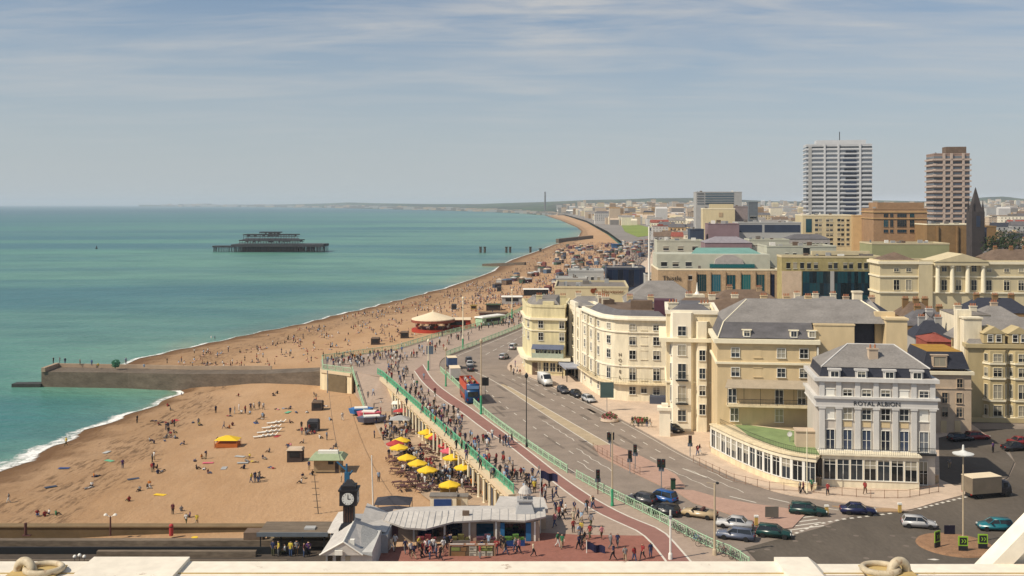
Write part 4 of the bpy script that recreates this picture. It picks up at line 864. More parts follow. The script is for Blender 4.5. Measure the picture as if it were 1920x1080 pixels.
# town hall with a pediment
def town_hall():
    b = block('town_hall', 'long yellow classical town hall with a central pediment and columns', 'town hall', 1650, 1990, 489, 320., 11, YELP, -3, BROWN, trim=YELP)
    w = b.w; U = lambda px: (px - 1650) / 340 * w; z = lambda py: Z(py, 318.)
    for k, px in enumerate((1681, 1704, 1741, 1771, 1798, 1827, 1855, 1888, 1915)):
        b.win(0, U(px), z(546), 1.7, z(527) - z(546), 'tall', fm=CREAMT); b.win(0, U(px), z(511), 1.5, z(505) - z(511) + (1.5 if 3 <= k <= 5 else 0), 'sash', fm=CREAMT)
    for pa, pb, o in ((497, 492, .7), (522, 519, .3), (552, 549, .4)): b.band('cornice', z(pa), z(pb), -.1, o, CREAMT)
    for px in (1757, 1784, 1813, 1842): b.local(0, MB().lathe([(.75, z(550)), (.6, z(503)), (.95, z(501)), (.95, z(499))], (U(px), -.9, 0), 12), 'column', CREAMT)
    m = MB().box(U(1750), U(1850), -1.9, .5, z(499), z(492)); m.add([(U(1748), -2.1, z(492)), (U(1852), -2.1, z(492)), (U(1802), -2.1, z(477)), (U(1748), 10.8, z(492)), (U(1852), 10.8, z(492)), (U(1802), 10.8, z(477))], [(0, 1, 2), (1, 4, 5, 2), (0, 2, 5, 3), (0, 3, 4, 1)]); b.local(0, m, 'pediment', YELP)
    m = MB().box(U(1722), U(1748), -.6, .4, 0, z(490)); b.local(0, m, 'projecting_bay', YELP)
    m = MB().tri2(U(1655), U(1720), .6, 10.6, b.zt - .1, b.zt + 2.2, 5, 5, 4.9, 4.9); m.tri2(U(1860), U(1990), .6, 10.6, b.zt - .1, b.zt + 2.2, 5, 5, 4.9, 4.9); b.local(0, m, 'roof', BROWN)
town_hall()
block('long_green_block', 'long pale olive flat-roofed block above the town hall', 'building', 1635, 1780, 457, 430., 18, OLIVEG, -3, LEAD, 5, 1, 2, 1.5, z0=14, trim=YELP)
b = block('cream_office', 'cream office block with a grid of small square windows below the white tower', 'building', 1505, 1600, 404, 560., 24, YELP, -6, LEAD, trim=CREAMT)
for r in range(6):
    for px in (1531, 1538, 1552, 1559, 1573, 1580, 1590): small_window(b.root, 1.6, 1.6, b.at(0, (px - 1505) / 95 * b.w, Z(417 + r * 9, 558)), b.rz(0), GLASS, CREAMT)
b.strip('glass_panel', 0, (1511 - 1505) / 95 * b.w, (1522 - 1505) / 95 * b.w, Z(437, 558), Z(412, 558), .15, TEAL)
b = block('orange_slab', 'orange-buff slab block with a dark round emblem on its end wall', 'building', 1600, 1640, 405, 545., 20, ORANGE, -14, LEAD); q = MB().lathe([(2.2, -.15), (2.2, .15)], n=16); e = q.build('emblem', PURP, b.root, b.at(0, b.w * .65, Z(423, 545), .15)); e.rotation_euler = (R(90), 0, b.rz(0)); b.strip('window_strip', 0, b.w * .55, b.w * .75, 4, Z(428, 545), .12, PURP)
b = block('rust_office', 'rust-orange office block with a stepped top and teal centre windows', 'building', 1638, 1738, 392, 520., 24, RUST, -5, BROWN, trim=RUST)
for r, (pa, pb) in enumerate(((438, 432), (427, 414), (409, 402))):
    for px, ww in ((1661, 2.2), (1672, 1.6), (1691, 4.6), (1710, 2.2)): window(b.root, ww, Z(pb, 518) - Z(pa, 518), 'fine', b.at(0, (px - 1638) / 100 * b.w, Z(pa, 518)), b.rz(0), RUST, TEALD)
b.local(0, MB().box(b.w * .1, b.w * .98, 3, 20, b.zt - .3, Z(381, 522)), 'penthouse', RUST); b.band('string_course', Z(400, 518), Z(398, 518), -.1, .4, ORANGE); b.band('string_course', Z(412, 518), Z(410.5, 518), -.1, .4, ORANGE)
b = block('brown_hall', 'long windowless brown brick hall below the striped tower', 'building', 1738, 1830, 421, 500., 26, BRNW, -4, LEAD, trim=CREAMT); b.strip('buttress', 0, b.w * .2, b.w * .23, 0, b.zt - 1, .8, BRNW); b.strip('buttress', 0, b.w * .6, b.w * .63, 0, b.zt - 1, .8, BRNW)
b = block('navy_block', 'dark navy glass block at the foot of the church spire', 'building', 1828, 1850, 428, 480., 10, NAVYC, -4, LEAD); b.strip('glass_panel', 0, .4, b.w - .4, 8, b.zt - 2, .1, NAVY)
block('brown_hall', 'short brown brick block right of the navy glass block', 'building', 1850, 1868, 425, 500., 12, BRNW, -4, LEAD, 2, 3)
# towers
def tower(name, label, px0, px1, py, Y, d, wall, floors, glass, white, curved, deg):
    b = block(name, label, 'tower block', px0, px1, py, Y, d, wall, deg, LEAD, parapet=.8)
    h = (b.zt - 1.2) / floors
    for k in range(2, floors):
        z0 = k * h
        m = MB()
        for i in (0, 3):
            a, dr, n, L = b.edge(i); q = MB(); 
        bb = b.band('window_band', z0 + h * .42, z0 + h * .82, -.2, .05, glass)
        b.band('balcony_band', z0 + h * .02, z0 + h * .33, -.1, curved, white)
    for u in ((.28, .49, .82) if floors > 20 else (.5, .85)): b.strip('fin', 0, b.w * u - .7, b.w * u + .7, 3, b.zt, .9 if floors > 20 else 1.5, white)
    return b
b = tower('white_tower', 'tall white slab tower with banded floors, tallest of the two towers', 1512, 1635, 272, 800., 22, GREYT, 25, GLASST, GREYT, .55, -10)
b.local(0, MB().box(b.w * .16, b.w * .92, 4, 16, b.zt - .5, b.zt + 3.2), 'penthouse', GREYT); b.local(0, MB().tube((b.w * .53, 8, b.zt), (b.w * .53, 8, b.zt + 10), .3), 'mast', DARK)
for k in range(5, 24): b.strip('dark_balcony', 0, b.w * (.56 + .02 * (k % 3)), b.w * .76, k * b.zt / 25.3 + 1.0, k * b.zt / 25.3 + 2.7, .62, NAVY)
b.strip('window_column', 0, 1.5, 4, 6, b.zt - 2, .6, G1)
GR = M('brown tower cladding', (.30, .21, .17), .8, .1, .2); WB = M('pale balcony', (.45, .36, .30), .8, .08, .3)
b = tower('striped_tower', 'brown and cream striped tower with curved balconies and a dark rooftop box', 1751, 1818, 289, 640., 18, GR, 21, GLASST, WB, .9, -8)
b.local(0, MB().box(b.w * .38, b.w * .95, 3, 12, b.zt - .5, b.zt + 4.2), 'plant_room', BROWN)
for k in range(3, 20): b.local(0, MB().lathe([(1.5, k * b.zt / 21.2), (1.5, k * b.zt / 21.2 + 1.0)], (1.0, .5, 0), 12), 'corner_balcony', WB)
# church spire
s = thing('church_spire', 'dark stone church tower with a pointed spire beside the striped tower', 'church', (X(1829, 470), 470, 0)); DKST = M('dark stone', (.06, .052, .052), .9, .2, .3)
zt = Z(398, 470); MB().box(-2.9, 2.9, -2.9, 2.9, 0, zt).build('tower', DKST, s); MB().prism([(-2.3, -2.3), (2.3, -2.3), (2.3, 2.3), (-2.3, 2.3)], zt, Z(353, 470), 0, 0, [(-.1, -.1), (.1, -.1), (.1, .1), (-.1, .1)]).build('spire', DKST, s)
for dx in (-2.3, 2.3):
    for dy in (-2.3, 2.3): MB().prism([(dx - .5, dy - .5), (dx + .5, dy - .5), (dx + .5, dy + .5), (dx - .5, dy + .5)], zt - .02, zt + 5.5, 0, 0, [(dx, dy), (dx + .05, dy), (dx + .05, dy + .05), (dx, dy + .05)]).build('pinnacle', DKST, s)
MB().box(-.9, .9, -3.0, -2.85, zt - 7, zt - 2).build('belfry_opening', NAVYC, s)
# hospital-like grey block, theatre, mauve roofs
b = block('grey_slab', 'grey glazed slab block standing on the skyline behind the old cinema', 'building', 1305, 1391, 361, 900., 30, G1, -6, G1)
for k in range(5): b.strip('window_band', 0, 8, b.w - 7, Z(366 + k * 4.6, 898), Z(363.5 + k * 4.6, 898), .3, SKYG); b.strip('window_band', 0, 1, 7, Z(366 + k * 4.6, 898), Z(364 + k * 4.6, 898), .3, GLASST)
b = block('old_cinema', 'cream old cinema with stepped gable front on the skyline', 'cinema', 1318, 1378, 392, 600., 26, YELP, -8, LEAD, trim=CREAMT); b.strip('stepped_gable', 0, b.w * .2, b.w * .95, b.zt, Z(384, 598), .1, YELP, -3); b.strip('emblem', 0, b.w * .5, b.w * .62, Z(408, 598), Z(400, 598), .2, STONE); b.strip('door', 0, b.w * .42, b.w * .55, Z(418, 598), Z(414, 598), .2, BROWN)
block('grey_annexe', 'grey-mauve block attached to the right of the old cinema', 'building', 1374, 1402, 388, 605., 20, M('grey mauve render', (.26, .22, .22), .85), -8, SLATEB, 1, 2, 2, 2)
block('grey_annexe', 'slim grey tower block right of the old cinema', 'building', 1404, 1421, 380, 640., 14, M('slate grey', (.13, .15, .17), .8), -8, SLATEB, 2, 4, 2, 1.6)
block('mauve_hall', 'wide hall under a mauve sheet roof in the middle of town', 'building', 1328, 1386, 421, 520., 20, MAUVE, -6, MAUVE, parapet=.2)
b = block('navy_hall', 'long hall with a navy glass band along its front', 'building', 1384, 1502, 418, 540., 20, CONC, -4, LEAD, trim=CONC); b.strip('glass_band', 0, .5, b.w * .38, Z(437, 539), Z(423, 539), .1, NAVYC); b.strip('glass_band', 0, b.w * .42, b.w - .5, Z(437, 539), Z(423, 539), .1, NAVYC)
block('grey_terrace', 'pale grey terrace with paired dark windows below the cream office', 'building', 1478, 1556, 441, 470., 12, M('pale lilac render', (.36, .33, .31), .85), -4, SLATE, 9, 1, 1.1, 2.0, z0=20, pitch=2, parapet=0)
block('low_block', 'long pale low block with a dark slot under its roof edge', 'building', 1405, 1480, 450, 450., 14, GREENW, -4, LEAD, 6, 1, 3, .8, z0=21)
block('low_block', 'grey low block with a navy rooftop store', 'building', 1232, 1320, 452, 480., 18, GREENW, -4, LEAD, 3, 1, 2.5, 2, z0=18)
block('navy_store', 'square navy rooftop plant store among pale roofs', 'building', 1294, 1320, 431, 520., 12, NAVYC, -4, LEAD)
block('low_block', 'mauve-grey shed roofs in front of the mauve hall', 'building', 1322, 1410, 446, 450., 16, MAUVE, -4, M('mauve sheet', (.25, .23, .25), .8), pitch=2.5, parapet=0)
# rows of old roofs between the seafront and the middle distance
def pitched(name, label, px0, px1, py, Y, d, wall, roof, deg=-8, cols=3, rows=2, ch=2, pitch=3.2, group=None, dz0=3):
    b = block(name, label, 'building', px0, px1, py, Y, d, wall, deg, roof, cols, rows, 1.0, 1.4, z0=dz0, pitch=pitch, parapet=0, group=group)
    for k in range(ch):
        c = b.at(0, b.w * (.1 + .8 * (k + .5) / ch), 0, -d * (.42 if k % 2 else .5)); chimney(b.root, c[0], c[1], b.zt - .8, 1.5, .7, 1.5, wall, 4)
    return b
OLD = [
 ('long brown-roofed terrace with cream chimneys behind the corner house', 1255, 1420, 563, 232, 11, CREAM2, BROWN, 3), ('low tan-roofed terrace behind the slate mansard', 1400, 1560, 566, 236, 12, TAN, BROWN, 3),
 ('grey-roofed terrace with cream parapets above the curved hotel', 1052, 1150, 560, 275, 12, CREAM2, SLATEL, 2), ('slate-roofed house behind the plum plant house', 1150, 1250, 566, 262, 12, TAN, SLATE, 2),
 ('brown flat-roofed store behind the long terrace', 1330, 1470, 548, 290, 16, STONE, BROWN, 2), ('cream gabled row below the glass front', 1470, 1600, 560, 268, 12, CREAM2, SLATEL, 3),
 ('dark-roofed block below the town hall', 1560, 1680, 568, 255, 14, BEIGE, SLATEB, 2), ('brown brick cottage row below the town hall columns', 1690, 1760, 570, 262, 10, BRNW, BROWN, 3),
 ('small white gabled house among dark roofs', 1735, 1768, 590, 240, 9, LILAC, SLATE, 1), ('red-roofed house behind the mustard-roofed town house', 1738, 1788, 630, 212, 9, RED, RED, 0),
 ('slate-roofed grey house behind the red roof', 1715, 1790, 606, 228, 9, G1, SLATEB, 2), ('brown terrace with pale dormers right of the big chimney stack', 1700, 1800, 585, 246, 10, BRNW, SLATE, 2),
 ('cream stepped house behind the bay-fronted house', 1790, 1858, 586, 225, 12, CREAM2, LEAD, 2), ('grey pyramid-roofed house behind the bay-fronted house', 1830, 1935, 580, 232, 14, BEIGE, SLATEL, 1),
 ('dark slate terrace at the right edge below the town hall', 1815, 1940, 563, 268, 12, BRNW, SLATEB, 3), ('brown-roofed row right of the town hall portico', 1855, 1960, 470, 400, 14, BRNW, BROWN, 3),
 ('pale-fronted row with rust roofs at the right edge', 1868, 1990, 452, 470, 12, BEIGE, BROWN, 3), ('low white-trimmed terrace at the right edge of town', 1860, 1990, 462, 440, 10, CREAM2, SLATE, 3)]
for l, a0, a1, py, Y, d, wl_, rf, ch in OLD: pitched('terrace_house', l, a0, a1, py, float(Y), d, wl_, rf, -8 if Y < 300 else -4, max(2, int((a1 - a0) / 26)), 2, ch, (1.3 if rf is RED else 3.4) if rf is not LEAD else .6)
# smaller houses packed over the flat town, each a thing of its own
WALLS = [('cream', CREAM2), ('pale yellow', YELP), ('white', LILAC), ('beige', BEIGE), ('tan', TAN), ('brown', BRNW), ('grey', G1), ('ochre', YELLD), ('ivory', IVORY), ('orange-buff', ORANGE)]
ROOFS = [('slate', SLATE), ('pale slate', SLATEL), ('brown', BROWN), ('red', RED), ('flat felt', LEAD), ('near-black', SLATEB)]
rg = random.Random(3); seen = set()
SPOTS = []
def fill(px0, px1, Y0, Y1, n, zr, wr, where):
    for _ in range(n): SPOTS.append((rg.uniform(px0, px1), rg.uniform(Y0, Y1), rg.uniform(*zr), rg.uniform(*wr), where))
fill(1235, 1640, 560, 900, 34, (11, 17), (11, 24), 'in the middle of town'); fill(1640, 1960, 620, 1000, 26, (14, 22), (11, 22), 'on the slope beyond the towers')
fill(1225, 1330, 640, 1500, 26, (10, 18), (12, 26), 'along the far seafront'); fill(1110, 1320, 1900, 3300, 46, (8, 26), (16, 40), 'beyond the seafront lawn')
fill(1400, 1960, 1000, 1900, 46, (16, 30), (14, 34), 'on the far hillside streets'); fill(1150, 1300, 860, 1250, 0, (10, 15), (12, 24), 'x')
KINDS = ['gabled house', 'hipped house', 'flat-topped house', 'broad house', 'tall narrow house', 'low house']
placed = []
for px, Y, h, w, where in sorted(SPOTS, key=lambda s: s[1]):
    x = X(px, Y)
    if any(abs(x - x2) < (w + w2) * .5 and abs(Y - Y2) < 14 for x2, Y2, w2 in placed): continue
    if x < lerp_line(KERB_R[5:], min(Y, 1080)) + 12 or (1150 < px < 1226 and 1100 < Y < 2000): continue
    placed.append((x, Y, w))
    for _ in range(300):
        wn_, wm = rg.choice(WALLS); rn, rm = rg.choice(ROOFS); kd = rg.choice(KINDS); key = (wn_, rn, kd, where)
        if key not in seen: break
    seen.add(key); dg_ = rg.uniform(-12, 4); d = rg.uniform(9, 13)
    h = min(h, Z(rg.uniform(394, 410) if Y > 1000 else rg.uniform(402, 420), Y) - 4); base = 0
    if 'tall' in kd: w *= .7
    if 'low' in kd: h *= .8
    if 'broad' in kd: w *= 1.3
    flat = 'flat' in kd or rm is LEAD; base = 0
    o = thing('town_house', f'{wn_} {kd} with a {rn} roof {where}', 'house', (x, Y, 0), R(dg_), 'houses packed over the town')
    m = MB().box(-w / 2, w / 2, 0, d, 0, h + base)
    nr_ = max(2, int(h / 3.2)); nc = max(2, int(w / 3.4))
    for r in range(1, nr_ + 0):
        for c in range(nc):
            u = -w / 2 + w * (c + .5) / nc; zz = base + h - r * 3.1 + .3
            if zz > 2: m.box(u - .6, u + .6, -.06, .02, zz, zz + 1.6, 1)
            if zz > 2 and c < 3: m.box(-w / 2 - .06, -w / 2 + .02, d * (c + .5) / 3 - .5, d * (c + .5) / 3 + .5, zz, zz + 1.6, 1)
    m.build('wall', [wm, GLASS], o)
    if flat: MB().box(-w / 2 - .2, w / 2 + .2, -.2, d + .2, h + base, h + base + .5).box(-w * .15, w * .2, d * .3, d * .6, h + base + .5, h + base + 2.3).build('roof', rm, o)
    else:
        hp = min(w * .35, d * .4) if 'hipped' in kd else .02
        MB().tri2(-w / 2 - .3, w / 2 + .3, -.3, d + .3, h + base, h + base + 3.6, hp, hp, d * .48, d * .48).build('roof', rm, o)
        for k in (-1, 1): MB().box(k * w * .38 - .6, k * w * .38 + .6, d * .45, d * .6, h + base + 1, h + base + 4.6).build('chimney', wm, o)
# the far town that reads as one mass of pale boxes on the lower slopes
rg2 = random.Random(11); mb = MB(); pal = [CREAM2, LILAC, BEIGE, BRNW, RED, SLATEL, YELP, CONC]
def hill_z(px, y):
    y0 = lerp_line([(b_, a_) for a_, b_ in near_of], px); y1 = lerp_line([(b_, a_) for a_, b_ in dist_of], px); zt_ = CZ - (skyline(px) - HY) * y1 / F; q = max(0, min(1, (y - y0) / (y1 - y0)))
    return -7.6 + (zt_ + 7.6) * (q ** 1.7)
for _ in range(2600):
    px = rg2.choice([rg2.uniform(1085, 1320), rg2.uniform(1040, 1960), rg2.uniform(1300, 1960)]); y = rg2.uniform(1900, 3900) if rg2.random() < .72 else rg2.uniform(3900, 6500)
    x = X(px, y)
    if y < 4300 and x < lerp_line([(a_ + 30, b_) for a_, b_ in WALL], y): continue
    w = rg2.uniform(10, 34); d = rg2.uniform(8, 14); h = rg2.uniform(8, 15) + (y - 1900) * .004 + (rg2.random() < .05) * 22; zb = 0 if y < 3900 else max(0, hill_z(px, y)); h = min(h, Z(389.5, y) - 3) if y < 3900 else h; mi = rg2.choice([0, 0, 1, 2, 2, 3, 5, 6, 7]); k = rg2.choice([5, 2, 3, 5, mi])
    mb.box(x - w / 2, x + w / 2, y, y + d, zb - 8, zb + h, mi); mb.tri2(x - w / 2, x + w / 2, y, y + d, zb + h, zb + h + 3, .1, .1, d * .45, d * .45, k)
tag(mb.build('far_town', pal), 'hazy mass of pale far-off town houses along the coast', 'town', kind='stuff')
mb = MB()
for px0, px1, n in ((310, 640, 60), (620, 900, 120), (880, 1060, 160)):
    for _ in range(n):
        px = rg2.uniform(px0, px1); y = lerp_line([(b_, a_) for a_, b_ in near_of], px) * rg2.uniform(1.0, 1.15); w = rg2.uniform(20, 90) * y / 8000; h = rg2.uniform(6, 20) * y / 8000; x = X(px, y); mb.box(x - w / 2, x + w / 2, y, y + 20, hill_z(px, y) - 3, hill_z(px, y) + h, rg2.randrange(3))
tag(mb.build('coast_town', [CONC, BEIGE, SLATEL]), 'faint low strip of buildings on the far coast across the bay', 'town', kind='stuff')
c = thing('chimney_tower', 'tall lone power station chimney standing on the far coast', 'chimney', (X(1022, 6000), 6000, -5)); MB().lathe([(5.5, 0), (4.2, 108), (4.8, 112), (4.8, 116)], n=14).build('shaft', M('chimney concrete', (.11, .10, .11), .9), c)
c = thing('warehouse', 'long white warehouse shed on the far harbour shore', 'warehouse', (X(1062, 4600), 4600, -6)); MB().box(-38, 38, 0, 40, 0, 14).build('wall', WHITE, c); MB().tri2(-40, 40, -2, 42, 14, 20, .2, .2, 20, 20).build('roof', WHITE, c)
# trees at the right edge and a few street trees
def leafmat(n, c): return M(n, c, .9, .35, .25, fine=(1.2, .25))
LEAF = [leafmat('dark leaves', (.022, .038, .014)), leafmat('green leaves', (.05, .08, .022))]; BARK = M('bark', (.07, .05, .035), .95, .2, 1)
def tree(label, x, y, h, r, seed, mat, n=900, group='trees at the edge of town'):
    g = random.Random(seed); t = thing('tree', label, 'tree', (x, y, 0), 0, group); m = MB().tube((0, 0, 0), (0, 0, h * .45), r * .11, r * .07, 7)
    hubs = []
    for k in range(9):
        a = k * 2.4 + g.random(); q = Vector((math.cos(a) * r * g.uniform(.2, .65), math.sin(a) * r * g.uniform(.2, .65), h * g.uniform(.45, .9))); m.tube((0, 0, h * .4), q, r * .045, r * .015, 5); hubs.append((q, r * g.uniform(.3, .5)))
    m.build('trunk', BARK, t); c = MB()
    for _ in range(n):
        q, rr = g.choice(hubs); d = Vector((g.gauss(0, 1), g.gauss(0, 1), g.gauss(0, .8))).normalized() * rr * g.uniform(.55, 1.05); p = q + d; s = g.uniform(.28, .6); a = Vector((g.gauss(0, 1), g.gauss(0, 1), g.gauss(0, 1))).normalized(); b_ = a.orthogonal().normalized()
        c.add([p + a * s, p + b_ * s * .7, p - a * s, p - b_ * s * .7], [(0, 1, 2, 3)])
    c.build('crown', mat, t); return t
for k, (px, Y, h, r, l) in enumerate(((1872, 440, 29, 8, 'dark tree behind the church spire'), (1890, 448, 31, 9, 'tallest dark tree at the right edge of town'), (1908, 436, 29, 9, 'dark spreading tree at the right edge above the white-trimmed terrace'), (1928, 445, 30, 9, 'dark tree half cut by the right edge of the view'))): tree(l, X(px, Y), Y, h, r, k, LEAF[0])
# flagpole-like white mast on the shopping centre corner, and roof clutter
t = thing('white_mast', 'tall white mast at the left corner of the shopping centre', 'mast', (X(1217, 372), 372, 0)); MB().tube((0, 0, 0), (0, 0, Z(426, 372)), .45, .3).build('pole', WHITE, t)
t = thing('white_steeple', 'small white steeple topped roof turret behind the corner house', 'steeple', (X(1307, 250), 250, 0)); MB().box(-1.6, 1.6, -1.6, 1.6, 0, Z(553, 250)).build('tower', CREAM2, t); MB().lathe([(.7, Z(553, 250)), (.3, Z(548, 250)), (.05, Z(531, 250))], n=10).build('spire', WHITE, t)
t = thing('white_gable', 'white pointed gable standing behind the slate mansard roof', 'gable', (X(1630, 215), 215, 0)); MB().add([(-2.2, 0, 0), (2.2, 0, 0), (2.2, 0, Z(583, 215)), (0, 0, Z(562, 215)), (-2.2, 0, Z(583, 215)), (-2.2, .5, 0), (2.2, .5, 0), (2.2, .5, Z(583, 215)), (0, .5, Z(562, 215)), (-2.2, .5, Z(583, 215))], [(0, 1, 2, 3, 4), (9, 8, 7, 6, 5), (0, 5, 6, 1), (1, 6, 7, 2), (2, 7, 8, 3), (3, 8, 9, 4), (4, 9, 5, 0)]).build('wall', LILAC, t)
t = thing('chimney_stack', 'tall cream chimney stack behind the slate mansard roof', 'chimney', (X(1607, 215), 215, 0)); MB().box(-.9, .9, -.6, .6, 0, Z(550, 215)).build('stack', CREAM2, t); MB().box(-1.05, 1.05, -.75, .75, Z(550, 215), Z(547, 215)).build('cap', CREAM2, t)
# ================================================================ SEAFRONT STRUCTURES
TURQ = M('turquoise paint', (.13, .42, .25), .6, .1, 1); TURQL = M('pale turquoise paint', (.36, .52, .35), .65, .12, 1)
CONCG = M('weathered shaded groyne concrete', (.14, .112, .085), .95, .28, .25, fine=(1.5, .15), stretch=(1, 1, 2.5)); CONCT = M('worn concrete walkway', (.36, .27, .19), .95, .15, .3)  # groyne concrete: dark tone joins wet weathering with painted-in shade of the front face
COPE = M('cream coping', (.62, .50, .34), .8, .07, .5)
def railing(name, label, pts, h=1.15, mat=TURQ, gap=.28, post=3.0, lattice=True, group=None, cat='railing', w=.06):
    o = Vector(pts[0]); t = thing(name, label, cat, o, 0, group); L = [Vector(p) - o for p in pts]; tot = sum((b - a).length for a, b in zip(L, L[1:]))
    m = MB()
    for a, b in zip(L, L[1:]):
        for hh in (h, h * .12): m.tube(a + Vector((0, 0, hh)), b + Vector((0, 0, hh)), w * .8, n=5)
    m.build('rail', mat, t)
    if lattice:
        m = MB(); D = resample(L, max(2, int(tot / gap)))
        for i, p in enumerate(D[:-1]):
            q = D[i + 1]; m.tube(p + Vector((0, 0, h * .12)), q + Vector((0, 0, h)), w * .45, n=4, cap=False); m.tube(p + Vector((0, 0, h)), q + Vector((0, 0, h * .12)), w * .45, n=4, cap=False)
        m.build('lattice_panel', mat, t)
    pm = None
    for p in resample(L, max(2, min(98, int(tot / post) + 1))):
        if pm is None: pm = MB().tube((0, 0, 0), (0, 0, h + .12), w * 1.25, w, 6).mesh('post', mat)
        link('post', pm, t, p)
    return t
# wall between upper and lower promenade: colonnade under a cream coping
def sea_wall():
    a, b = Vector((.6, 140.7, 0)), Vector((-29.4, 236, 0)); o = a; t = thing('sea_wall', 'cream arcaded sea wall below the turquoise railing between upper and lower promenades', 'wall', o)
    d = (b - a); Ln = d.length; d.normalize(); n = Vector((-d.y, d.x, 0)); n = n if n.x < 0 else -n      # towards the sea
    rz = math.atan2(d.y, d.x); s = 1 if Vector((-math.sin(rz), math.cos(rz), 0)).dot(n) > 0 else -1
    MB().box(0, Ln, -.5, .3, LOW - .3, -.1).build('wall', TAN, t, (0, 0, 0), rz) if s > 0 else MB().box(0, Ln, -.3, .5, LOW - .3, -.1).build('wall', TAN, t, (0, 0, 0), rz)
    q = lambda y0, y1: (min(s * y0, s * y1), max(s * y0, s * y1))
    y0, y1 = q(-.3, 1.15); MB().box(0, Ln, y0, y1, -.55, .16).build('coping', COPE, t, (0, 0, 0), rz)
    cm = MB().lathe([(.28, 0), (.2, .15), (.19, 3.4), (.3, 3.6)], n=8).mesh('column', CREAMT); am = None
    k = 0
    for u in np.arange(.8, Ln - 14, 3.0):
        link('column', cm, t, tuple(d * u + n * .95 + Vector((0, 0, LOW))))
        y0, y1 = q(.3, .36); MB().box(u + .5, u + 2.5, y0, y1, LOW + .1, LOW + 2.7).build('shop_opening', [DARK, BROWN, TEALD, NAVYC][k % 4], t, (0, 0, 0), rz); k += 1
sea_wall()
railing('railing', 'long straight turquoise lattice railing on top of the arcaded sea wall', [(.2, 140.9, .16), (-29.8, 236, .16), (-31.5, 240, .16)], 1.3, TURQ, .5, 2.2, w=.09)
railing('railing', 'pale turquoise railing running down the outer edge of the beach ramp', [(-38, 243.5, .12), (-36, 236, -1.4), (-31.8, 220.5, LOW + .05), (-30.2, 208, LOW + .05)], 1.25, TURQL, .5, 2.5, w=.09)
railing('railing', 'turquoise railing round the bastion where the groyne joins the promenade', [(-37.9, 241, .12), (-45.5, 246.6, .12), (-48.6, 262, .12), (-44, 266.3, .12)], 1.25, TURQL, .5, 2.5, w=.09)
railing('railing', 'turquoise railing along the far promenade edge above the carousel beach', [(x, y, .12) for x, y in ((-44, 267), (-32, 279.7), (-23, 305.5), (-4, 349.5), (2.4, 378), (13.7, 440))], 1.25, TURQL, .7, 3.2, w=.09)
fl = [(p.x - .35, p.y, .12) for p in kl if 112 < p.y < 246]
fa = [p for p in fl if p[1] < 150]; fb = [p for p in fl if p[1] >= 149.5]
railing('kerb_fence', 'pale green kerbside fence beside parked bicycles and the junction', fa, 1.15, TURQL, .55, 2.0, w=.07)
railing('kerb_fence', 'long pale green kerbside fence between cycle path and the wide road', fb, 1.15, TURQL, .6, 2.4, w=.09)
railing('kerb_fence', 'far green kerbside fence beyond the pedestrian crossing', [(p.x - .35, p.y, .12) for p in kl if 268 < p.y < 400], 1.15, TURQL, .7, 3.2, w=.09)
gr = [P(1500, 925), P(1560, 931), P(1640, 938), P(1700, 937), P(1760, 926)]; railing('guard_rail', 'thin brown pedestrian guard rail on the pavement outside the white hotel', [(p.x, p.y, .12) for p in gr], 1.05, M('brown rail', (.25, .15, .10), .6), .5, 1.8, False, w=.035)
gr = [P(1300, 870), P(1372, 905), P(1440, 921), P(1497, 925)]; railing('guard_rail', 'thin brown pedestrian guard rail below the curved conservatory', [(p.x, p.y, .12) for p in gr], 1.05, M('brown rail', (.25, .15, .10), .6), .5, 1.8, False, w=.035)
gr = [P(1112, 846), P(1160, 873), P(1200, 893)]; railing('guard_rail', 'thin brown guard rail on the pink traffic island by the signals', [(p.x, p.y, .12) for p in gr], 1.05, M('brown rail', (.25, .15, .10), .6), .5, 1.8, False, w=.035)
# bastion
t = thing('bastion', 'cream promenade bastion with a dark opening where the groyne meets the shore', 'bastion', (-42, 243, 0))
MB().prism([(-4.2, 3.6), (4.3, -2.3), (5, 3), (4.6, 18), (-6.6, 19)], LOW - 1, -.06).build('wall', CREAM, t)
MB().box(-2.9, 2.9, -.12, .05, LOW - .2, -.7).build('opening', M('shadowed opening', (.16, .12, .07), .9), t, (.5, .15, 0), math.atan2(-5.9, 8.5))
MB().box(-4.9, 4.9, -.3, .4, -.5, .14).build('coping', COPE, t, (.1, .65, 0), math.atan2(-5.9, 8.5))
# groyne
g = thing('groyne', 'long weathered concrete groyne reaching out into the turquoise sea', 'groyne', (-85, 264, 0))
front = [(-123.5, 268.7), (-100, 266.5), (-84, 262.5), (-62, 257.5), (-47, 251)]; back = [(-46, 257.5), (-62, 264.5), (-84, 270), (-100, 274), (-123.5, 277)]
fr = [(x + 85, y - 264) for x, y in front]; bk = [(x + 85, y - 264) for x, y in back]
zt = [-4.0, -3.9, -3.6, -2.7, -1.0]; mb = MB(); n = 5
v = [(x, y, -10.5) for x, y in fr] + [(x, y, z_) for (x, y), z_ in zip(fr, zt)] + [(x, y, z_) for (x, y), z_ in zip(reversed(bk), zt)] + [(x, y, -10.5) for x, y in reversed(bk)]
f = []
for i in range(4): f += [(i, i + 1, n + i + 1, n + i), (n + i, n + i + 1, 2 * n + i + 1, 2 * n + i), (2 * n + i, 2 * n + i + 1, 3 * n + i + 1, 3 * n + i)]
f += [(0, n, 2 * n, 3 * n), (4, 3 * n + 4, 2 * n + 4, n + 4)]
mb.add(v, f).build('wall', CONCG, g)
mb = MB()
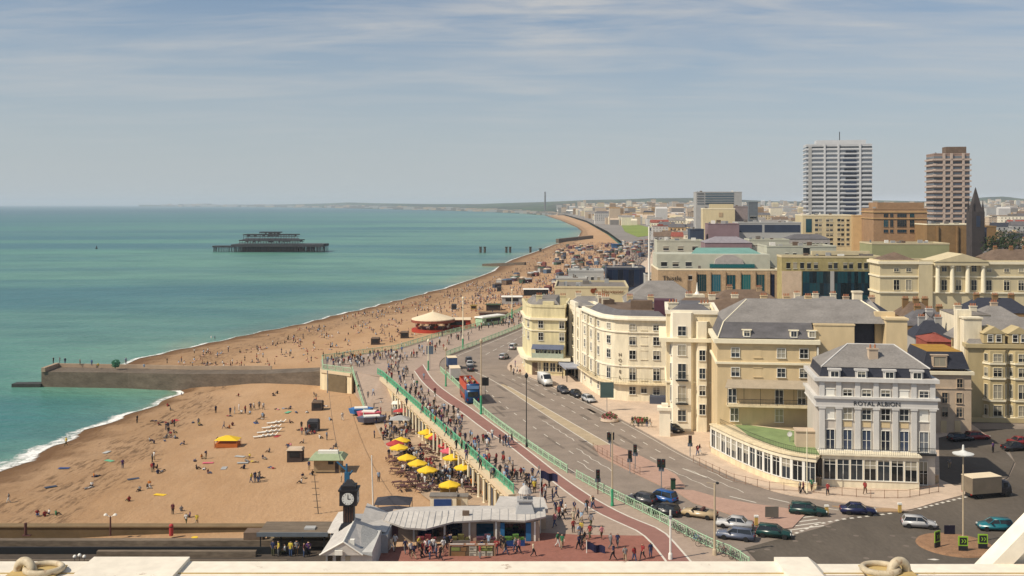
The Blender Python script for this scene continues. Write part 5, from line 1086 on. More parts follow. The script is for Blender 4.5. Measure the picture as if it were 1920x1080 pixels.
for i in range(4):
    if i == 3: continue
    a, b_ = Vector((*fr[i], zt[i])), Vector((*fr[i + 1], zt[i + 1])); c, d = Vector((*bk[4 - i], zt[i])), Vector((*bk[3 - i], zt[i + 1])); up = Vector((0, 0, .95)); iw = Vector((0, -.5, 0))
    mb.add([c, d, d + up, c + up, c + iw, d + iw, d + iw + up, c + iw + up], [(4, 5, 6, 7), (1, 0, 3, 2), (7, 6, 2, 3), (0, 4, 7, 3), (5, 1, 2, 6)])
mb.build('parapet', CONCT, g); MB().box(-.5, .5, -8.6, 0, -4.0, -2.9).build('end_parapet', CONCT, g, (-37.8, 12.8, 0))
mb = MB().box(-46, -38.4, 4, 7, -9, -7.1).box(-44, -38.4, 7, 9, -9, -7.4); mb.build('toe_slab', M('wet dark concrete', (.05, .05, .045), .6, .2, .5), g)
b_ = thing('shrub', 'round dark green bush-like buoy on the end of the groyne', 'bush', (-105, 271, -3.5)); c = MB(); q = random.Random(1)
for _ in range(160):
    d = Vector((q.gauss(0, 1), q.gauss(0, 1), q.gauss(0, 1))).normalized() * q.uniform(.6, 1.1); d.z += 1.1; c.add([d, d + Vector((.3, .1, .1)), d + Vector((.1, .2, .3)), d + Vector((-.1, .1, .25))], [(0, 1, 2, 3)])
c.build('foliage', M('sea green net', (.03, .12, .07), .9), b_); MB().tube((0, 0, 0), (0, 0, 1), .1).build('stem', BARK, b_)
# far groynes
for l, p0, p1, h in (('low dark far groyne crossing the crowded beach', P(906, 500, -8), P(985, 497, -6), 1.6), ('farthest dark groyne on the beach beyond the piles', P(1045, 457, -8), P(1110, 450, -6), 5.0)):
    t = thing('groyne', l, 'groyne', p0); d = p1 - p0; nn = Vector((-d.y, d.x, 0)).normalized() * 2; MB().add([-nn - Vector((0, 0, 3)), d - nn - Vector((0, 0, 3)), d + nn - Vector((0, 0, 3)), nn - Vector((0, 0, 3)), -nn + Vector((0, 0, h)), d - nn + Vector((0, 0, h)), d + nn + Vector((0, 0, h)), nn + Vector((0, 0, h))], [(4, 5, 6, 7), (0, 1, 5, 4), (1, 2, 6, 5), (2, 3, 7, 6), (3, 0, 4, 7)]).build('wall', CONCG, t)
# piles of the lost pier
Yp = 1010.
for k, (px, l) in enumerate(((901, 'outermost dark iron pile of the lost pier in the sea'), (909, 'second iron pile of the lost pier, close beside the outermost'), (949.5, 'iron pile of the middle pair, on its seaward side'), (956.5, 'iron pile of the middle pair, on its shoreward side'), (994.5, 'iron pile standing at the tide line'), (1013, 'shortest iron pile standing on the crowded beach'))):
    t = thing('pier_pile', l, 'pile', (X(px, Yp), Yp, -9), 0, 'piles of the lost pier'); h = (9 + Z(465 if k < 5 else 468, Yp)); m = MB().tube((0, 0, 0), (0, 0, h), 1.15, n=10); m.build('shaft', RUSTI if 'RUSTI' in globals() else M('rusted iron', (.075, .065, .05), .9, .25, .6), t); MB().tube((0, 0, h), (0, 0, h + .5), 1.6, n=10).build('cap', M('rusted iron', (.075, .065, .05), .9, .25, .6), t)
# the burnt-out pier skeleton
def wreck():
    Y = 1024.; s = Y / F; t = thing('pier_wreck', 'burnt-out skeleton of the old pier pavilion standing alone in the sea', 'pier', (X(503, Y), Y, SEA_Z)); IR = M('wreck iron', (.05, .05, .056), .9, .25, .2)
    x = lambda px: (px - 503) * s; h = lambda py: (474 - py) * s; dp = 26
    m = MB(); m.box(x(398), x(437), 0, 10, h(465.5), h(462.5)); m.box(x(436), x(608), -6, dp, h(464), h(459.5)); m.box(x(590), x(608), 2, 10, h(462), h(459)); m.build('deck', IR, t)
    m = MB(); r = random.Random(2)
    for px in np.arange(399, 608, 3.1):
        for y in ((2, 8) if px < 437 else (-5, 4, 14, 24)): m.tube((x(px), y, -3), (x(px) + r.uniform(-.5, .5), y, h(464)), .36, n=5)
    m.build('pile_legs', IR, t)
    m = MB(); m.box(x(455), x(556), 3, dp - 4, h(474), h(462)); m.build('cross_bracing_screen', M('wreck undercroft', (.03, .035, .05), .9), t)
    for nm, p0, p1, pb, pt, in_, step in (('lower_frame', 449, 562, 459.5, 451.5, 0, 5), ('upper_frame', 455, 554, 451.5, 441, 3, 5), ('roof_frame', 484, 522, 441, 436.5, 7, 4)):
        m = MB()
        for y in (in_, dp - 4 - in_):
            for px in np.arange(p0, p1 + 1, step): m.tube((x(px), y, h(pb)), (x(px) + r.uniform(-.4, .4), y, h(pt)), .2, n=4)
            m.box(x(p0 - 1), x(p1 + 1), y - .3, y + .3, h(pt + 2.0), h(pt)); m.box(x(p0), x(p1), y - .2, y + .2, h(pt + 5), h(pt + 4.3))
            for k in range(5 if pt < 445 else 7): a = r.uniform(p0, p1 - 6); m.box(x(a), x(a + r.uniform(2, 6)), y - .1, y + .1, h(pt + 5), h(pt + 1))
        for px in np.arange(p0, p1 + 1, step * 2): m.box(x(px) - .2, x(px) + .2, in_, dp - 4 - in_, h(pt + 1), h(pt))
        m.build(nm, IR, t)
    MB().add([(x(449), 2, h(452)), (x(562), 2, h(452)), (x(556), 12, h(449)), (x(455), 12, h(449))], [(0, 1, 2, 3)]).build('roof_remnant', IR, t)
wreck()
b_ = thing('buoy', 'tiny dark buoy far out on the sea left of the pier wreck', 'buoy', P(181, 468, SEA_Z)); MB().lathe([(.8, -.5), (1.2, .6), (.5, 1.6), (.3, 3.2), (.05, 3.4)], n=10).build('float', DARK, b_)
# carousel and the red stall next to it
REDP = M('fairground red', (.38, .045, .025), .6, .1, 1); CANV = M('cream canvas', (.72, .60, .42), .8, .06, .6)
def carousel():
    p = BP(812, 622); t = thing('carousel', 'round cream-canopied carousel with red skirts on the beach below the railing', 'carousel', p); r = 7.2
    MB().lathe([(r + .4, 0), (r + .4, .9), (r, .95), (.1, 1.0)], n=28).build('platform', REDP, t)
    c = MB().lathe([(r * 1.06, 4.2), (r * 1.05, 4.5), (r * .5, 5.7), (.5, 6.7), (.3, 7.1), (.05, 7.4)], n=28); c.build('canopy', CANV, t)
    MB().lathe([(r * 1.07, 3.3), (r * 1.07, 4.2)], n=28).build('rounding_board', M('carousel boards', (.25, .08, .05), .7, .3, 1.2), t); MB().lathe([(1.6, 1), (1.6, 4.4)], n=12).build('centre_drum', BROWN, t)
    for k in range(14):
        a = k * 2 * math.pi / 14; q = MB().tube((0, 0, 1), (0, 0, 4.3), .06, n=5); q.build('pole', M('brass', (.5, .35, .12), .4), t, (math.cos(a) * 6, math.sin(a) * 6, 0))
        h = MB().tube((-.6, 0, 2), (.5, 0, 2.1), .28, .24, 7); h.tube((.5, 0, 2.1), (.85, 0, 2.8), .17, .12, 6); h.tube((.8, 0, 2.8), (1.15, 0, 2.6), .13, .08, 6)
        for lx in (-.5, .4): 
            for ly in (-.12, .12): h.tube((lx, ly, 2), (lx + .15, ly, 1.35), .07, .05, 5)
        h.build('horse', [BROWN, WHITE, REDP][k % 3], t, (math.cos(a) * 6, math.sin(a) * 6, 0), a + 1.57)
carousel()
def stall(name, label, px, py, w, d, h, wall, roof, z=None, cat='stall', over=.4, rz=0., sides=True):
    p = BP(px, py) if z is None else P(px, py, z); t = thing(name, label, cat, p, R(rz))
    MB().box(-w / 2, w / 2, 0, d, -.2, h).build('wall', wall, t); MB().tri2(-w / 2 - over, w / 2 + over, -over, d + over, h, h + .35, .25, .25, .25, .25).build('roof', roof, t)
    if sides: MB().box(-w * .32, w * .32, -.06, .02, h * .42, h * .85).build('hatch', DARK, t)
    return t
stall('ride_stall', 'red fairground stall with a cream roof right of the carousel', 858, 618, 9, 5, 3.2, REDP, CANV)
SHED = M('dark shed boards', (.055, .042, .038), .9, .2, 1); GREYB = M('dark grey hut', (.045, .047, .055), .8)
stall('beach_shed', 'brown wooden beach shed nearest the bastion on the sand', 594, 772, 2.3, 2, 1.7, SHED, BROWN, cat='shed', over=.08)
stall('beach_shed', 'dark grey beach shed below the brown one', 586, 811, 2.2, 2, 1.9, GREYB, GREYB, cat='shed', over=.05)
stall('beach_shed', 'dark beach shed with a pale roof left of the green-roofed kiosk', 552, 868, 2.6, 2, 2.0, SHED, BEIGE, cat='shed', over=.15)
stall('beach_shed', 'brown shed on the sand left of the carousel', 758, 636, 2.6, 2.2, 1.9, SHED, BROWN, cat='shed', over=.1)
stall('beach_shed', 'brown shed by the promenade railing before the carousel', 703, 648, 2.6, 2.2, 1.9, SHED, BROWN, cat='shed', over=.1)
stall('beach_shed', 'small dark shed out on the sand beyond the carousel', 851, 582, 2.2, 2, 2, GREYB, GREYB, cat='shed', over=.05)
stall('beach_shed', 'small dark shed far along the crowded sand', 936, 548, 2.4, 2, 2.2, GREYB, SHED, cat='shed', over=.05)
stall('stall', 'long white-roofed stall row by the far promenade railing', 960, 572, 9, 4, 3.2, G1, WHITE); stall('stall', 'dark green-roofed stall beyond the carousel', 925, 584, 6, 3, 2.4, SHED, M('dark green felt', (.05, .07, .04), .9)); stall('stall', 'purple-brown stall row below the far railing', 925, 598, 11, 2.5, 2.0, M('plum board', (.20, .12, .11), .9), BROWN); stall('stall', 'low ochre stall on sand beyond the carousel', 888, 582, 2.4, 2, 1.6, M('ochre board', (.25, .17, .05), .9), M('ochre board', (.25, .17, .05), .9))
stall('marquee', 'long white market canopy at the promenade edge beyond the carousel', 925, 610, 11, 3, 2.6, TURQL, WHITE, z=.1, cat='canopy', rz=50); stall('stall', 'white rows of stalls at the upper edge of the sand under the yellow hotel', 1005, 556, 12, 4, 3.0, DARK, WHITE)
stall('marquee', 'bright blue awning among the far seafront crowds', 1172, 467, 26, 8, 4, M('blue tarp', (.02, .09, .22), .7), M('blue tarp', (.02, .09, .22), .7), cat='canopy')
# green-roofed kiosk on the beach
def kiosk():
    p = BP(613, 889); t = thing('beach_kiosk', 'tan beach kiosk with a wide pale green roof and white roof light', 'kiosk', p); w = 4.4; GRF = M('pale green roof', (.30, .36, .22), .7, .1, 1)
    MB().box(-w / 2, w / 2, 0, 3, -.2, 2.3).build('wall', M('kiosk boards', (.36, .27, .16), .9), t); MB().tri2(-3, 3, -.7, 3.7, 2.3, 3.0, .7, .7, .9, .9).build('roof', GRF, t); MB().box(-1.7, 1.7, 1.0, 1.9, 2.9, 3.5).build('roof_light', WHITE, t); MB().box(-1.8, 1.8, -.04, .02, .1, .2).build('plinth', DARK, t)
    MB().box(.2, 1.1, -.06, .02, 1.5, 2.0).build('hatch', DARK, t); MB().box(1.35, 1.95, -.06, .02, 0, 1.9).build('door', SHED, t)
kiosk()
def canopy_tent(name, label, p, w, d, h, top, frame, cat='tent', skirt=None):
    t = thing(name, label, cat, p)
    MB().tri2(-w / 2, w / 2, -d / 2, d / 2, h, h + .7, w * .42, w * .42, d * .42, d * .42).build('canopy', top, t)
    for a in (-1, 1):
        for b in (-1, 1): MB().tube((0, 0, -.1), (0, 0, h), .05, n=5).build('leg', frame, t, (a * w * .48, b * d * .48, 0))
    if skirt: MB().box(-w * .46, w * .46, -d * .46, d * .46, 0, h * .55).build('counter', skirt, t)
    return t
YLW = M('yellow canvas', (.74, .49, .03), .8, .06, .8); ORG = M('orange canvas', (.45, .13, .03), .8, .1, .8); REDC = M('red canvas', (.40, .05, .05), .8, .08, .8); BLKC = M('charcoal canvas', (.045, .045, .055), .8, .12, .8); PINKC = M('pink plastic', (.60, .12, .16), .5); BLUEP = M('blue paint', (.02, .06, .20), .5, .1, 1)
canopy_tent('beach_tent', 'yellow-topped orange lifeguard tent alone on the near beach', BP(427, 838), 4.4, 2.8, 1.3, YLW, ORG, skirt=ORG)
# ---- cafe: parasols, tables, chairs
def parasol_proto():
    t = thing('parasol', 'yellow cafe parasol', 'parasol', (0, 0, 0)); MB().tube((0, 0, 0), (0, 0, 2.7), .04, n=6).build('pole', WHITE, t); MB().lathe([(.3, 0), (.3, .08)], n=10).build('base', DARK, t)
    m = MB(); n = 8; top = (0, 0, 2.85)
    for k in range(n):
        a, b = 2 * math.pi * k / n, 2 * math.pi * (k + 1) / n; c = (a + b) / 2; p0 = (1.65 * math.cos(a), 1.65 * math.sin(a), 2.15); p1 = (1.65 * math.cos(b), 1.65 * math.sin(b), 2.15); e = (1.5 * math.cos(c), 1.5 * math.sin(c), 2.2)
        m.add([top, p0, e, p1, (p0[0], p0[1], 1.95), (e[0], e[1], 2.0), (p1[0], p1[1], 1.95)], [(0, 1, 2), (0, 2, 3), (1, 4, 5, 2), (2, 5, 6, 3)])
    m.build('canopy', YLW, t); return t
pp = parasol_proto(); first = True
PAR = [(800, 826, YLW, 'yellow parasol at the head of the terrace nearest the red awnings'), (812, 834, YLW, 'yellow parasol second from the head of the terrace, touching the first'), (848, 876, YLW, 'yellow parasol close under the sea wall, farther of two'), (870, 895, YLW, 'yellow parasol close under the sea wall, nearer of two'), (763, 876, YLW, 'farthest of the row of three yellow parasols on the cafe terrace'), (783, 887, YLW, 'middle of the row of three yellow parasols on the cafe terrace'), (801, 900, YLW, 'nearest of the row of three yellow parasols on the cafe terrace'),
 (748, 856, YLW, 'yellow parasol beside the red and white one at the sand edge'), (741, 848, REDC, 'red and white parasol at the sand edge of the cafe'), (843, 929, YLW, 'yellow awning parasol over the small ochre stall'), (818, 836, REDC, 'dull red parasol hard against the sea wall, farther of the red pair'), (838, 852, REDC, 'dull red parasol hard against the sea wall, nearer of the red pair'), (843, 862, PINKC, 'pink parasol under the sea wall by the red pair'), (752, 842, YLW, 'pale yellow parasol behind the red and white one')]
for px, py, mt, l in PAR:
    p = P(px, py + 8, LOW + .04); s = pp if first else dup(pp, p); first = False; s.location = p; s['label'] = l; s['group'] = 'cafe parasols on the lower promenade'
    if mt is not YLW: recolor(s, ('canopy',), mt)
def table_proto():
    t = thing('picnic_table', 'brown table', 'table', (0, 0, 0)); MB().box(-.8, .8, -.4, .4, .7, .76).build('tabletop', BRNT, t)
    for s in (-1, 1): MB().box(-.8, .8, -.13, .13, .42, .47).build('bench', BRNT, t, (0, s * .75, 0))
    for s in (-1, 1): MB().tube((0, -.8, 0), (0, .0, .72), .05, n=4).tube((0, .8, 0), (0, 0, .72), .05, n=4).build('leg', BRNT, t, (s * .6, 0, 0))
    return t
BRNT = M('maroon table', (.10, .045, .04), .8, .1, 1); tb = table_proto(); first = True; rt = random.Random(5)
TB = [(p[0] + dx, p[1] + dy) for p in PAR[:10] for dx, dy in ((-9, 9), (10, 12))] + [(795, 862), (812, 858), (775, 905), (790, 915), (745, 905), (755, 912), (765, 905), (880, 915), (895, 920), (760, 800), (775, 806), (740, 880)]
for k, (px, py) in enumerate(TB):
    p = P(px, py + 8, LOW + .03); t = tb if first else dup(tb, p, rt.uniform(0, 3)); first = False; t.location = p; par = min(PAR, key=lambda q: (q[0] - px) ** 2 + (q[1] - py) ** 2)
    t['group'] = 'picnic tables on the cafe terrace'
    sh = ['the first yellow parasol', 'the second yellow parasol', 'the far parasol under the sea wall', 'the near parasol under the sea wall', 'the farthest of the parasol row', 'the middle of the parasol row', 'the nearest of the parasol row', 'the parasol at the sand edge', 'the red and white parasol', 'the small ochre stall'] + ['the pink parasol'] * 6
    t['label'] = 'maroon picnic table ' + (['seaward of ', 'landward of '][k % 2] + sh[k // 2] if k < 20 else ['below the farther dull red parasol', 'below the nearer dull red parasol', 'left of the dark planter bin', 'right of the dark planter bin', 'seaward of the farthest parasol row at the sand', 'between the sand edge and the parasol row', 'left of the middle of the parasol row', 'under the sea wall arches, farther one', 'under the sea wall arches, nearer one', 'beneath the grey awning, seaward one', 'beneath the grey awning, by the wall', 'at the sand edge behind the yellow parasols'][k - 20])
# dark marquee parasols at the near end
for k, (px, py, l) in enumerate(((738, 962, 'farther of two big charcoal marquee parasols on the near sand'), (741, 982, 'nearer of two big charcoal marquee parasols on the near sand'))): canopy_tent('marquee_parasol', l, P(px, py, LOW + .03), 5.2, 4.0, 1.6, BLKC, DARK, 'parasol')
def bx(name, label, cat, p, parts, rz=0., group=None):
    t = thing(name, label, cat, p, R(rz), group)
    for nm, mat, *b in parts:
        m = MB()
        for q in b: m.box(*q)
        m.build(nm, mat, t)
    return t
bx('ticket_booth', 'cream booth with a bright blue panel on the near sand', 'booth', P(831, 962, LOW + .03), [('wall', CREAM2, (-1.9, 1.9, 0, 1.8, 0, 2.2)), ('panel', BLUEP, (-1.35, 1.2, -.08, .02, .35, 1.9)), ('roof', LEAD, (-2.0, 2.0, -.1, 1.9, 2.2, 2.35))])
bx('ticket_booth', 'cream booth with a small tan hatch right of the blue-panelled booth', 'booth', P(856, 958, LOW + .03), [('wall', CREAM2, (-1.6, 1.6, 0, 1.6, 0, 1.9)), ('hatch', TAN, (-.6, .6, -.06, .02, .7, 1.5)), ('roof', LEAD, (-1.7, 1.7, -.1, 1.7, 1.9, 2.0))])
bx('stall', 'small ochre stall under a yellow awning by the deck chairs', 'stall', P(840, 935, LOW + .03), [('wall', M('ochre board', (.25, .17, .05), .9), (-1.2, 1.2, 0, 1.2, 0, 1.6)), ('roof', YLW, (-1.4, 1.4, -.3, 1.3, 1.6, 1.75))])
# fairground boats by the ramp and awnings
def boat_ride(l, px, py, mat, w=4.6):
    t = thing('boat_ride', l, 'fairground ride', P(px, py, LOW + .03), R(rt.uniform(-15, 15))); m = MB().prism([(-w / 2, 0), (-w * .3, -1.1), (w * .3, -1.1), (w / 2, 0), (w * .3, 1.1), (-w * .3, 1.1)], .25, 1.3, top=[(-w * .58, 0), (-w * .34, -1.35), (w * .34, -1.35), (w * .58, 0), (w * .34, 1.35), (-w * .34, 1.35)]); m.build('hull', mat, t); MB().box(-w * .3, w * .3, -.9, .9, 1.31, 1.5).build('seat', WHITE, t); MB().box(-w * .3, w * .3, -.5, .5, 0, .25).build('base', DARK, t)
boat_ride('blue fairground boat nearest the ramp railing', 677, 778, M('bright blue plastic', (.03, .16, .42), .4)); boat_ride('pink fairground boat between the blue and the grey ones', 692, 785, PINKC); boat_ride('grey and navy fairground boat at the front of the ride', 697, 794, M('grey navy plastic', (.11, .12, .17), .4), 5.4)
canopy_tent('awning', 'white striped awning hard against the sea wall by the ramp', P(757, 776, LOW + .03), 5, 3.6, 2.2, WHITE, DARK, 'awning', G1); canopy_tent('awning', 'bright red awning below the white one by the sea wall', P(760, 787, LOW + .03), 5, 2.2, 1.6, REDC, DARK, 'awning', BRNT); canopy_tent('awning', 'grey awning over dark tables below the red awning', P(750, 806, LOW + .03), 4, 3, 2, G1, DARK, 'awning')
# sun loungers stacked in rows on the sand
lo = thing('sun_lounger', 'white lounger', 'sun lounger', (0, 0, 0)); MB().box(-.95, .55, -.32, .32, .28, .36).build('seat', WHITE, lo); MB().add([(.55, -.32, .3), (.55, .32, .3), (1.0, .32, .75), (1.0, -.32, .75), (.55, -.32, .24), (.55, .32, .24), (1.0, .32, .69), (1.0, -.32, .69)], [(0, 1, 2, 3), (7, 6, 5, 4), (0, 3, 7, 4), (1, 5, 6, 2), (2, 6, 7, 3)]).build('backrest', WHITE, lo)
for a in (-.8, .45):
    for b in (-.27, .27): MB().tube((0, 0, -.05), (0, 0, .28), .03, n=5).build('leg', WHITE, lo, (a, b, 0))
first = True; rows_ = (('top row', 517, 797, 3), ('second row', 508, 806, 3), ('third row', 499, 815, 4), ('fourth row', 492, 823, 4))
for rn, px, py, n in rows_:
    for k in range(n):
        p = BP(px - 8 + k * 9, py - k * 1.2); s = lo if first else dup(lo, p, .25); first = False; s.location = p; s.rotation_euler.z = .25; s['group'] = 'white sun loungers set out on the near sand'; s['label'] = f'white sun lounger in the {rn} of the stack, ' + ['seaward end', 'second from the sea', 'third from the sea', 'landward end'][k if k < n - 1 else 3]
# ================================================================ NEAR END: kiosks, clock, pier, wheel cabin
SILV = M('silver kiosk roof', (.50, .47, .43), .7, .1, .5, fine=(2, .06)); SILVD = M('lead grey roof', (.34, .34, .34), .6, .12, .6)
def pavilion():
    Y = 120.6; o = Vector((X(728, Y), Y, 0)); t = thing('pier_kiosk', 'long low kiosk with a wavy silver-white roof and a lead cupola by the near promenade', 'kiosk', o); x = lambda px: X(px, Y) - o.x
    MB().box(x(728), x(1012), .6, 5.2, 0, 2.5).build('wall', M('kiosk cream boards', (.40, .31, .23), .8), t)
    ft = [(718, .6, 2.6), (760, -.9, 2.2), (800, -1.1, 2.1), (850, -.3, 2.7), (920, .0, 2.85), (985, -.3, 2.8), (1024, 1.2, 2.85)]; m = MB(); n = len(ft)
    bk = [(728, 3.2), (765, 5.2), (805, 5.4), (850, 5.6), (920, 5.7), (985, 5.7), (1022, 5.2)]
    v = [(x(p), y, z_) for p, y, z_ in ft] + [(x((a[0] + b[0]) / 2), (a[1] + b[1]) / 2 + .3, max(3.05, a[2] + .35)) for a, b in zip(ft, bk)] + [(x(p), y, 2.8) for p, y in bk] + [(x(p), y + .05, z_ - .22) for p, y, z_ in ft]
    f = []
    for i in range(n - 1): f += [(i, i + 1, n + i + 1, n + i), (n + i, n + i + 1, 2 * n + i + 1, 2 * n + i), (3 * n + i, 3 * n + i + 1, i + 1, i)]
    f += [(0, n, 2 * n), (n - 1, 3 * n - 1, 2 * n - 1)]
    m.add(v, f).build('roof', SILV, t)
    r = MB()
    for i in range(n): r.tube(v[i], v[n + i], .05, n=5); 
    for k in np.arange(0, n - 1, .25):
        i = int(k); u = k - i; a = Vector(v[i]).lerp(Vector(v[i + 1]), u); b = Vector(v[n + i]).lerp(Vector(v[n + i + 1]), u); r.tube(a + Vector((0, 0, .02)), b + Vector((0, 0, .02)), .03, n=4)
    r.build('roof_seam', SILVD, t)
    for k, (p0, p1, mt) in enumerate(((782, 810, NAVY), (812, 832, GLASS), (836, 866, NAVY), (893, 925, TEALD), (946, 986, NAVY))): MB().box(x(p0), x(p1), .5, .62, .7, 2.2).build('window', mt, t)
    for p0, p1 in ((938, 946), (986, 996)): MB().box(x(p0), x(p1), .42, .62, .1, 2.3).build('blue_shutter', M('kiosk blue', (.03, .14, .30), .6), t)
    MB().box(x(733), x(745), .5, .62, .05, 2.0).build('door', M('kiosk plum door', (.12, .06, .07), .7), t)
    for p in (775, 833, 880, 930, 1003): MB().box(x(p) - .1, x(p) + .1, .45, .6, 0, 2.4).build('pilaster', WHITE, t)
    q = MB().prism([(x(966), 1.5), (x(1004), 1.5), (x(1004), 4.3), (x(966), 4.3)], 2.9, 4.3, 0, 0, [(x(974), 2.2), (x(996), 2.2), (x(996), 3.6), (x(974), 3.6)]); q.box(x(970), x(1000), 1.9, 3.9, 4.3, 4.5); q.build('cupola_base', SILVD, t)
    c = MB(); cx = x(985)
    for k in range(6): a = k * math.pi / 3; c.tube((cx + .6 * math.cos(a), 2.9 + .6 * math.sin(a), 4.5), (cx + .6 * math.cos(a), 2.9 + .6 * math.sin(a), 5.2), .07, n=5)
    c.lathe([(.85, 5.2), (.8, 5.3), (.6, 5.7), (.25, 6.0), (.08, 6.1), (.05, 6.6)], (cx, 2.9, 0), 12); c.build('cupola', SILV, t)
    MB().box(x(866), x(879), 1.2, 1.6, 2.9, 3.45).build('roof_vent', BROWN, t)
    MB().prism([(x(925), 5.4), (x(1030), 4.6), (x(1024), 9.5), (x(935), 10)], 2.2, 2.75).build('rear_roof', SILV, t); MB().prism([(x(930), 5.6), (x(1026), 5.0), (x(1020), 9.2), (x(940), 9.7)], 0, 2.2).build('rear_wall', BEIGE, t)
pavilion()
def clock():
    Y = 116.5; t = thing('clock_tower', 'black ornate clock tower with a white dial rising from the pier kiosk roofs', 'clock', (X(655, Y), Y, 3.0)); BLK = M('clock black', (.018, .018, .022), .45, .1, 2); s = Y / F
    h = lambda py: (993 - py) * s
    m = MB().box(-1.05, 1.05, -1.05, 1.05, 0, .35); m.prism([(-.85, -.85), (.85, -.85), (.85, .85), (-.85, .85)], .35, .95, 0, 0, [(-.62, -.62), (.62, -.62), (.62, .62), (-.62, .62)]); m.box(-.58, .58, -.58, .58, .95, h(945)); m.build('shaft', BLK, t)
    m = MB()
    for u in (-.42, -.14, .14, .42): m.box(u - .06, u + .06, -.64, -.58, 1.0, h(948)); m.box(-.64, -.58, u - .06, u + .06, 1.0, h(948))
    m.build('ribs', M('clock brown', (.07, .035, .025), .5), t)
    m = MB().box(-.98, .98, -.98, .98, h(945), h(917)); m.box(-1.1, 1.1, -1.1, 1.1, h(918), h(915)); m.box(-.8, .8, -.8, .8, h(915), h(909)); m.prism([(-.62, -.62), (.62, -.62), (.62, .62), (-.62, .62)], h(909), h(900), 0, 0, [(-.25, -.25), (.25, -.25), (.25, .25), (-.25, .25)]); m.build('clock_case', BLK, t)
    for rz in (0, 90, -90):
        d = MB().lathe([(.68, 0), (.68, .06)], n=24).build('dial', M('clock dial', (.62, .62, .58), .5, .03), t, (math.sin(R(rz)) * .98, -math.cos(R(rz)) * .98, h(931.5))); d.rotation_euler = (R(90), 0, R(rz))
        k = MB().box(-.04, .04, -.02, .45, .065, .09); k.box(-.035, .3, -.05, .03, .065, .085)
        for a in range(12): k.box(.55 * math.sin(a * .5236) - .03, .55 * math.sin(a * .5236) + .03, .55 * math.cos(a * .5236) - .05, .55 * math.cos(a * .5236) + .05, .062, .07)
        k.build('clock_hands', BLK, d)
clock()
BLUT = M('blue steel', (.03, .12, .22), .5, .15, 1)
t = thing('swing_mast', 'blue steel launch mast behind the clock holding a long slack cable', 'mast', (X(650, 122), 122, .2)); zt = Z(868, 122)
m = MB().tube((0, 0, 0), (0, 0, zt - .4), .2, .12, 8); m.box(-.25, .35, -.2, .2, zt - 2.6, zt - 1.4); m.tube((0, 0, zt - 1.2), (-1.2, .2, zt - .2), .1); m.tube((0, 0, zt - 2.2), (.7, 0, zt - 1.2), .1); m.build('frame', BLUT, t)
pt = Vector((X(614, 236), 236, Z(702, 236))) - t.location; m = MB(); L = [Vector((-.6, 0, zt - .5)).lerp(pt, k / 16) - Vector((0, 0, 2.6 * math.sin(math.pi * k / 16))) for k in range(17)]; m.path(L, .035, 5).build('cable', DARK, t)
p = P(614, 706, .1); t = thing('cable_post', 'grey anchor post on the bastion at the far end of the cable', 'post', p); MB().tube((0, 0, -4), (0, 0, 1.2), .12).build('pole', STEEL, t)
# toll kiosk with lattice roof under the clock
def toll():
    t = thing('toll_kiosk', 'white and silver toll kiosk with crossing pitched roofs below the clock', 'kiosk', (X(650, 113), 113, 0)); s = 113 / F; x = lambda px: (px - 650) * s; h = lambda py: (1018 - py) * s + 2.6
    MB().box(x(622), x(706), -3.6, 4.6, 0, 2.8).build('wall', M('kiosk white', (.50, .49, .46), .7), t)
    LAT = M('lattice lead', (.30, .30, .29), .6, .3, 6, fine=(14, .3))
    m = MB().add([(x(612), -4, 2.6), (x(690), -4, 2.6), (x(655), -4, 4.0), (x(612) + .4, 5, 2.7), (x(700), 5, 2.7), (x(655), 4, 4.0)], [(0, 1, 2), (0, 2, 5, 3), (1, 4, 5, 2), (4, 3, 5)]); m.add([(x(596), 4.6, 2.2), (x(640), 1.6, 3.1), (x(640), 9, 3.6), (x(600), 12, 2.4)], [(0, 1, 2, 3)]); m.add([(x(660), 5, 2.9), (x(714), 4.5, 2.3), (x(720), 11, 2.3), (x(662), 11, 3.8)], [(0, 1, 2, 3)]); m.build('roof', SILV, t)
    m = MB().add([(x(672), -4.02, 3.0), (x(707), -4.02, 2.5), (x(700), 3.4, 2.9), (x(672), 3.4, 3.5)], [(0, 1, 2, 3)]).build('lattice_roof', LAT, t)
    m = MB().tube((x(655), -4.1, 4.05), (x(655), 4, 4.05), .09); m.tube((x(612), -4.05, 2.65), (x(655), -4.05, 4.05), .09); m.tube((x(690), -4.05, 2.65), (x(655), -4.05, 4.05), .09); m.box(x(640), x(654), -4.3, -4.1, 2.7, 3.2); m.build('ridge_trim', WHITE, t)
    MB().box(x(607), x(719), 4, 12, 0, 2.2).build('rear_hall', SILVD, t); MB().box(x(639), x(673), 2.2, 5.4, 0, 3.1).build('clock_plinth', M('kiosk white', (.5, .5, .47), .7), t)
    for p in (630, 645, 662): MB().box(x(p) - .25, x(p) + .25, -3.7, -3.58, 1, 2.4).build('window', GLASS, t)
    MB().box(x(664), x(672), -3.0, -2.5, 3.3, 3.9).build('roof_vent', WHITE, t)
toll()
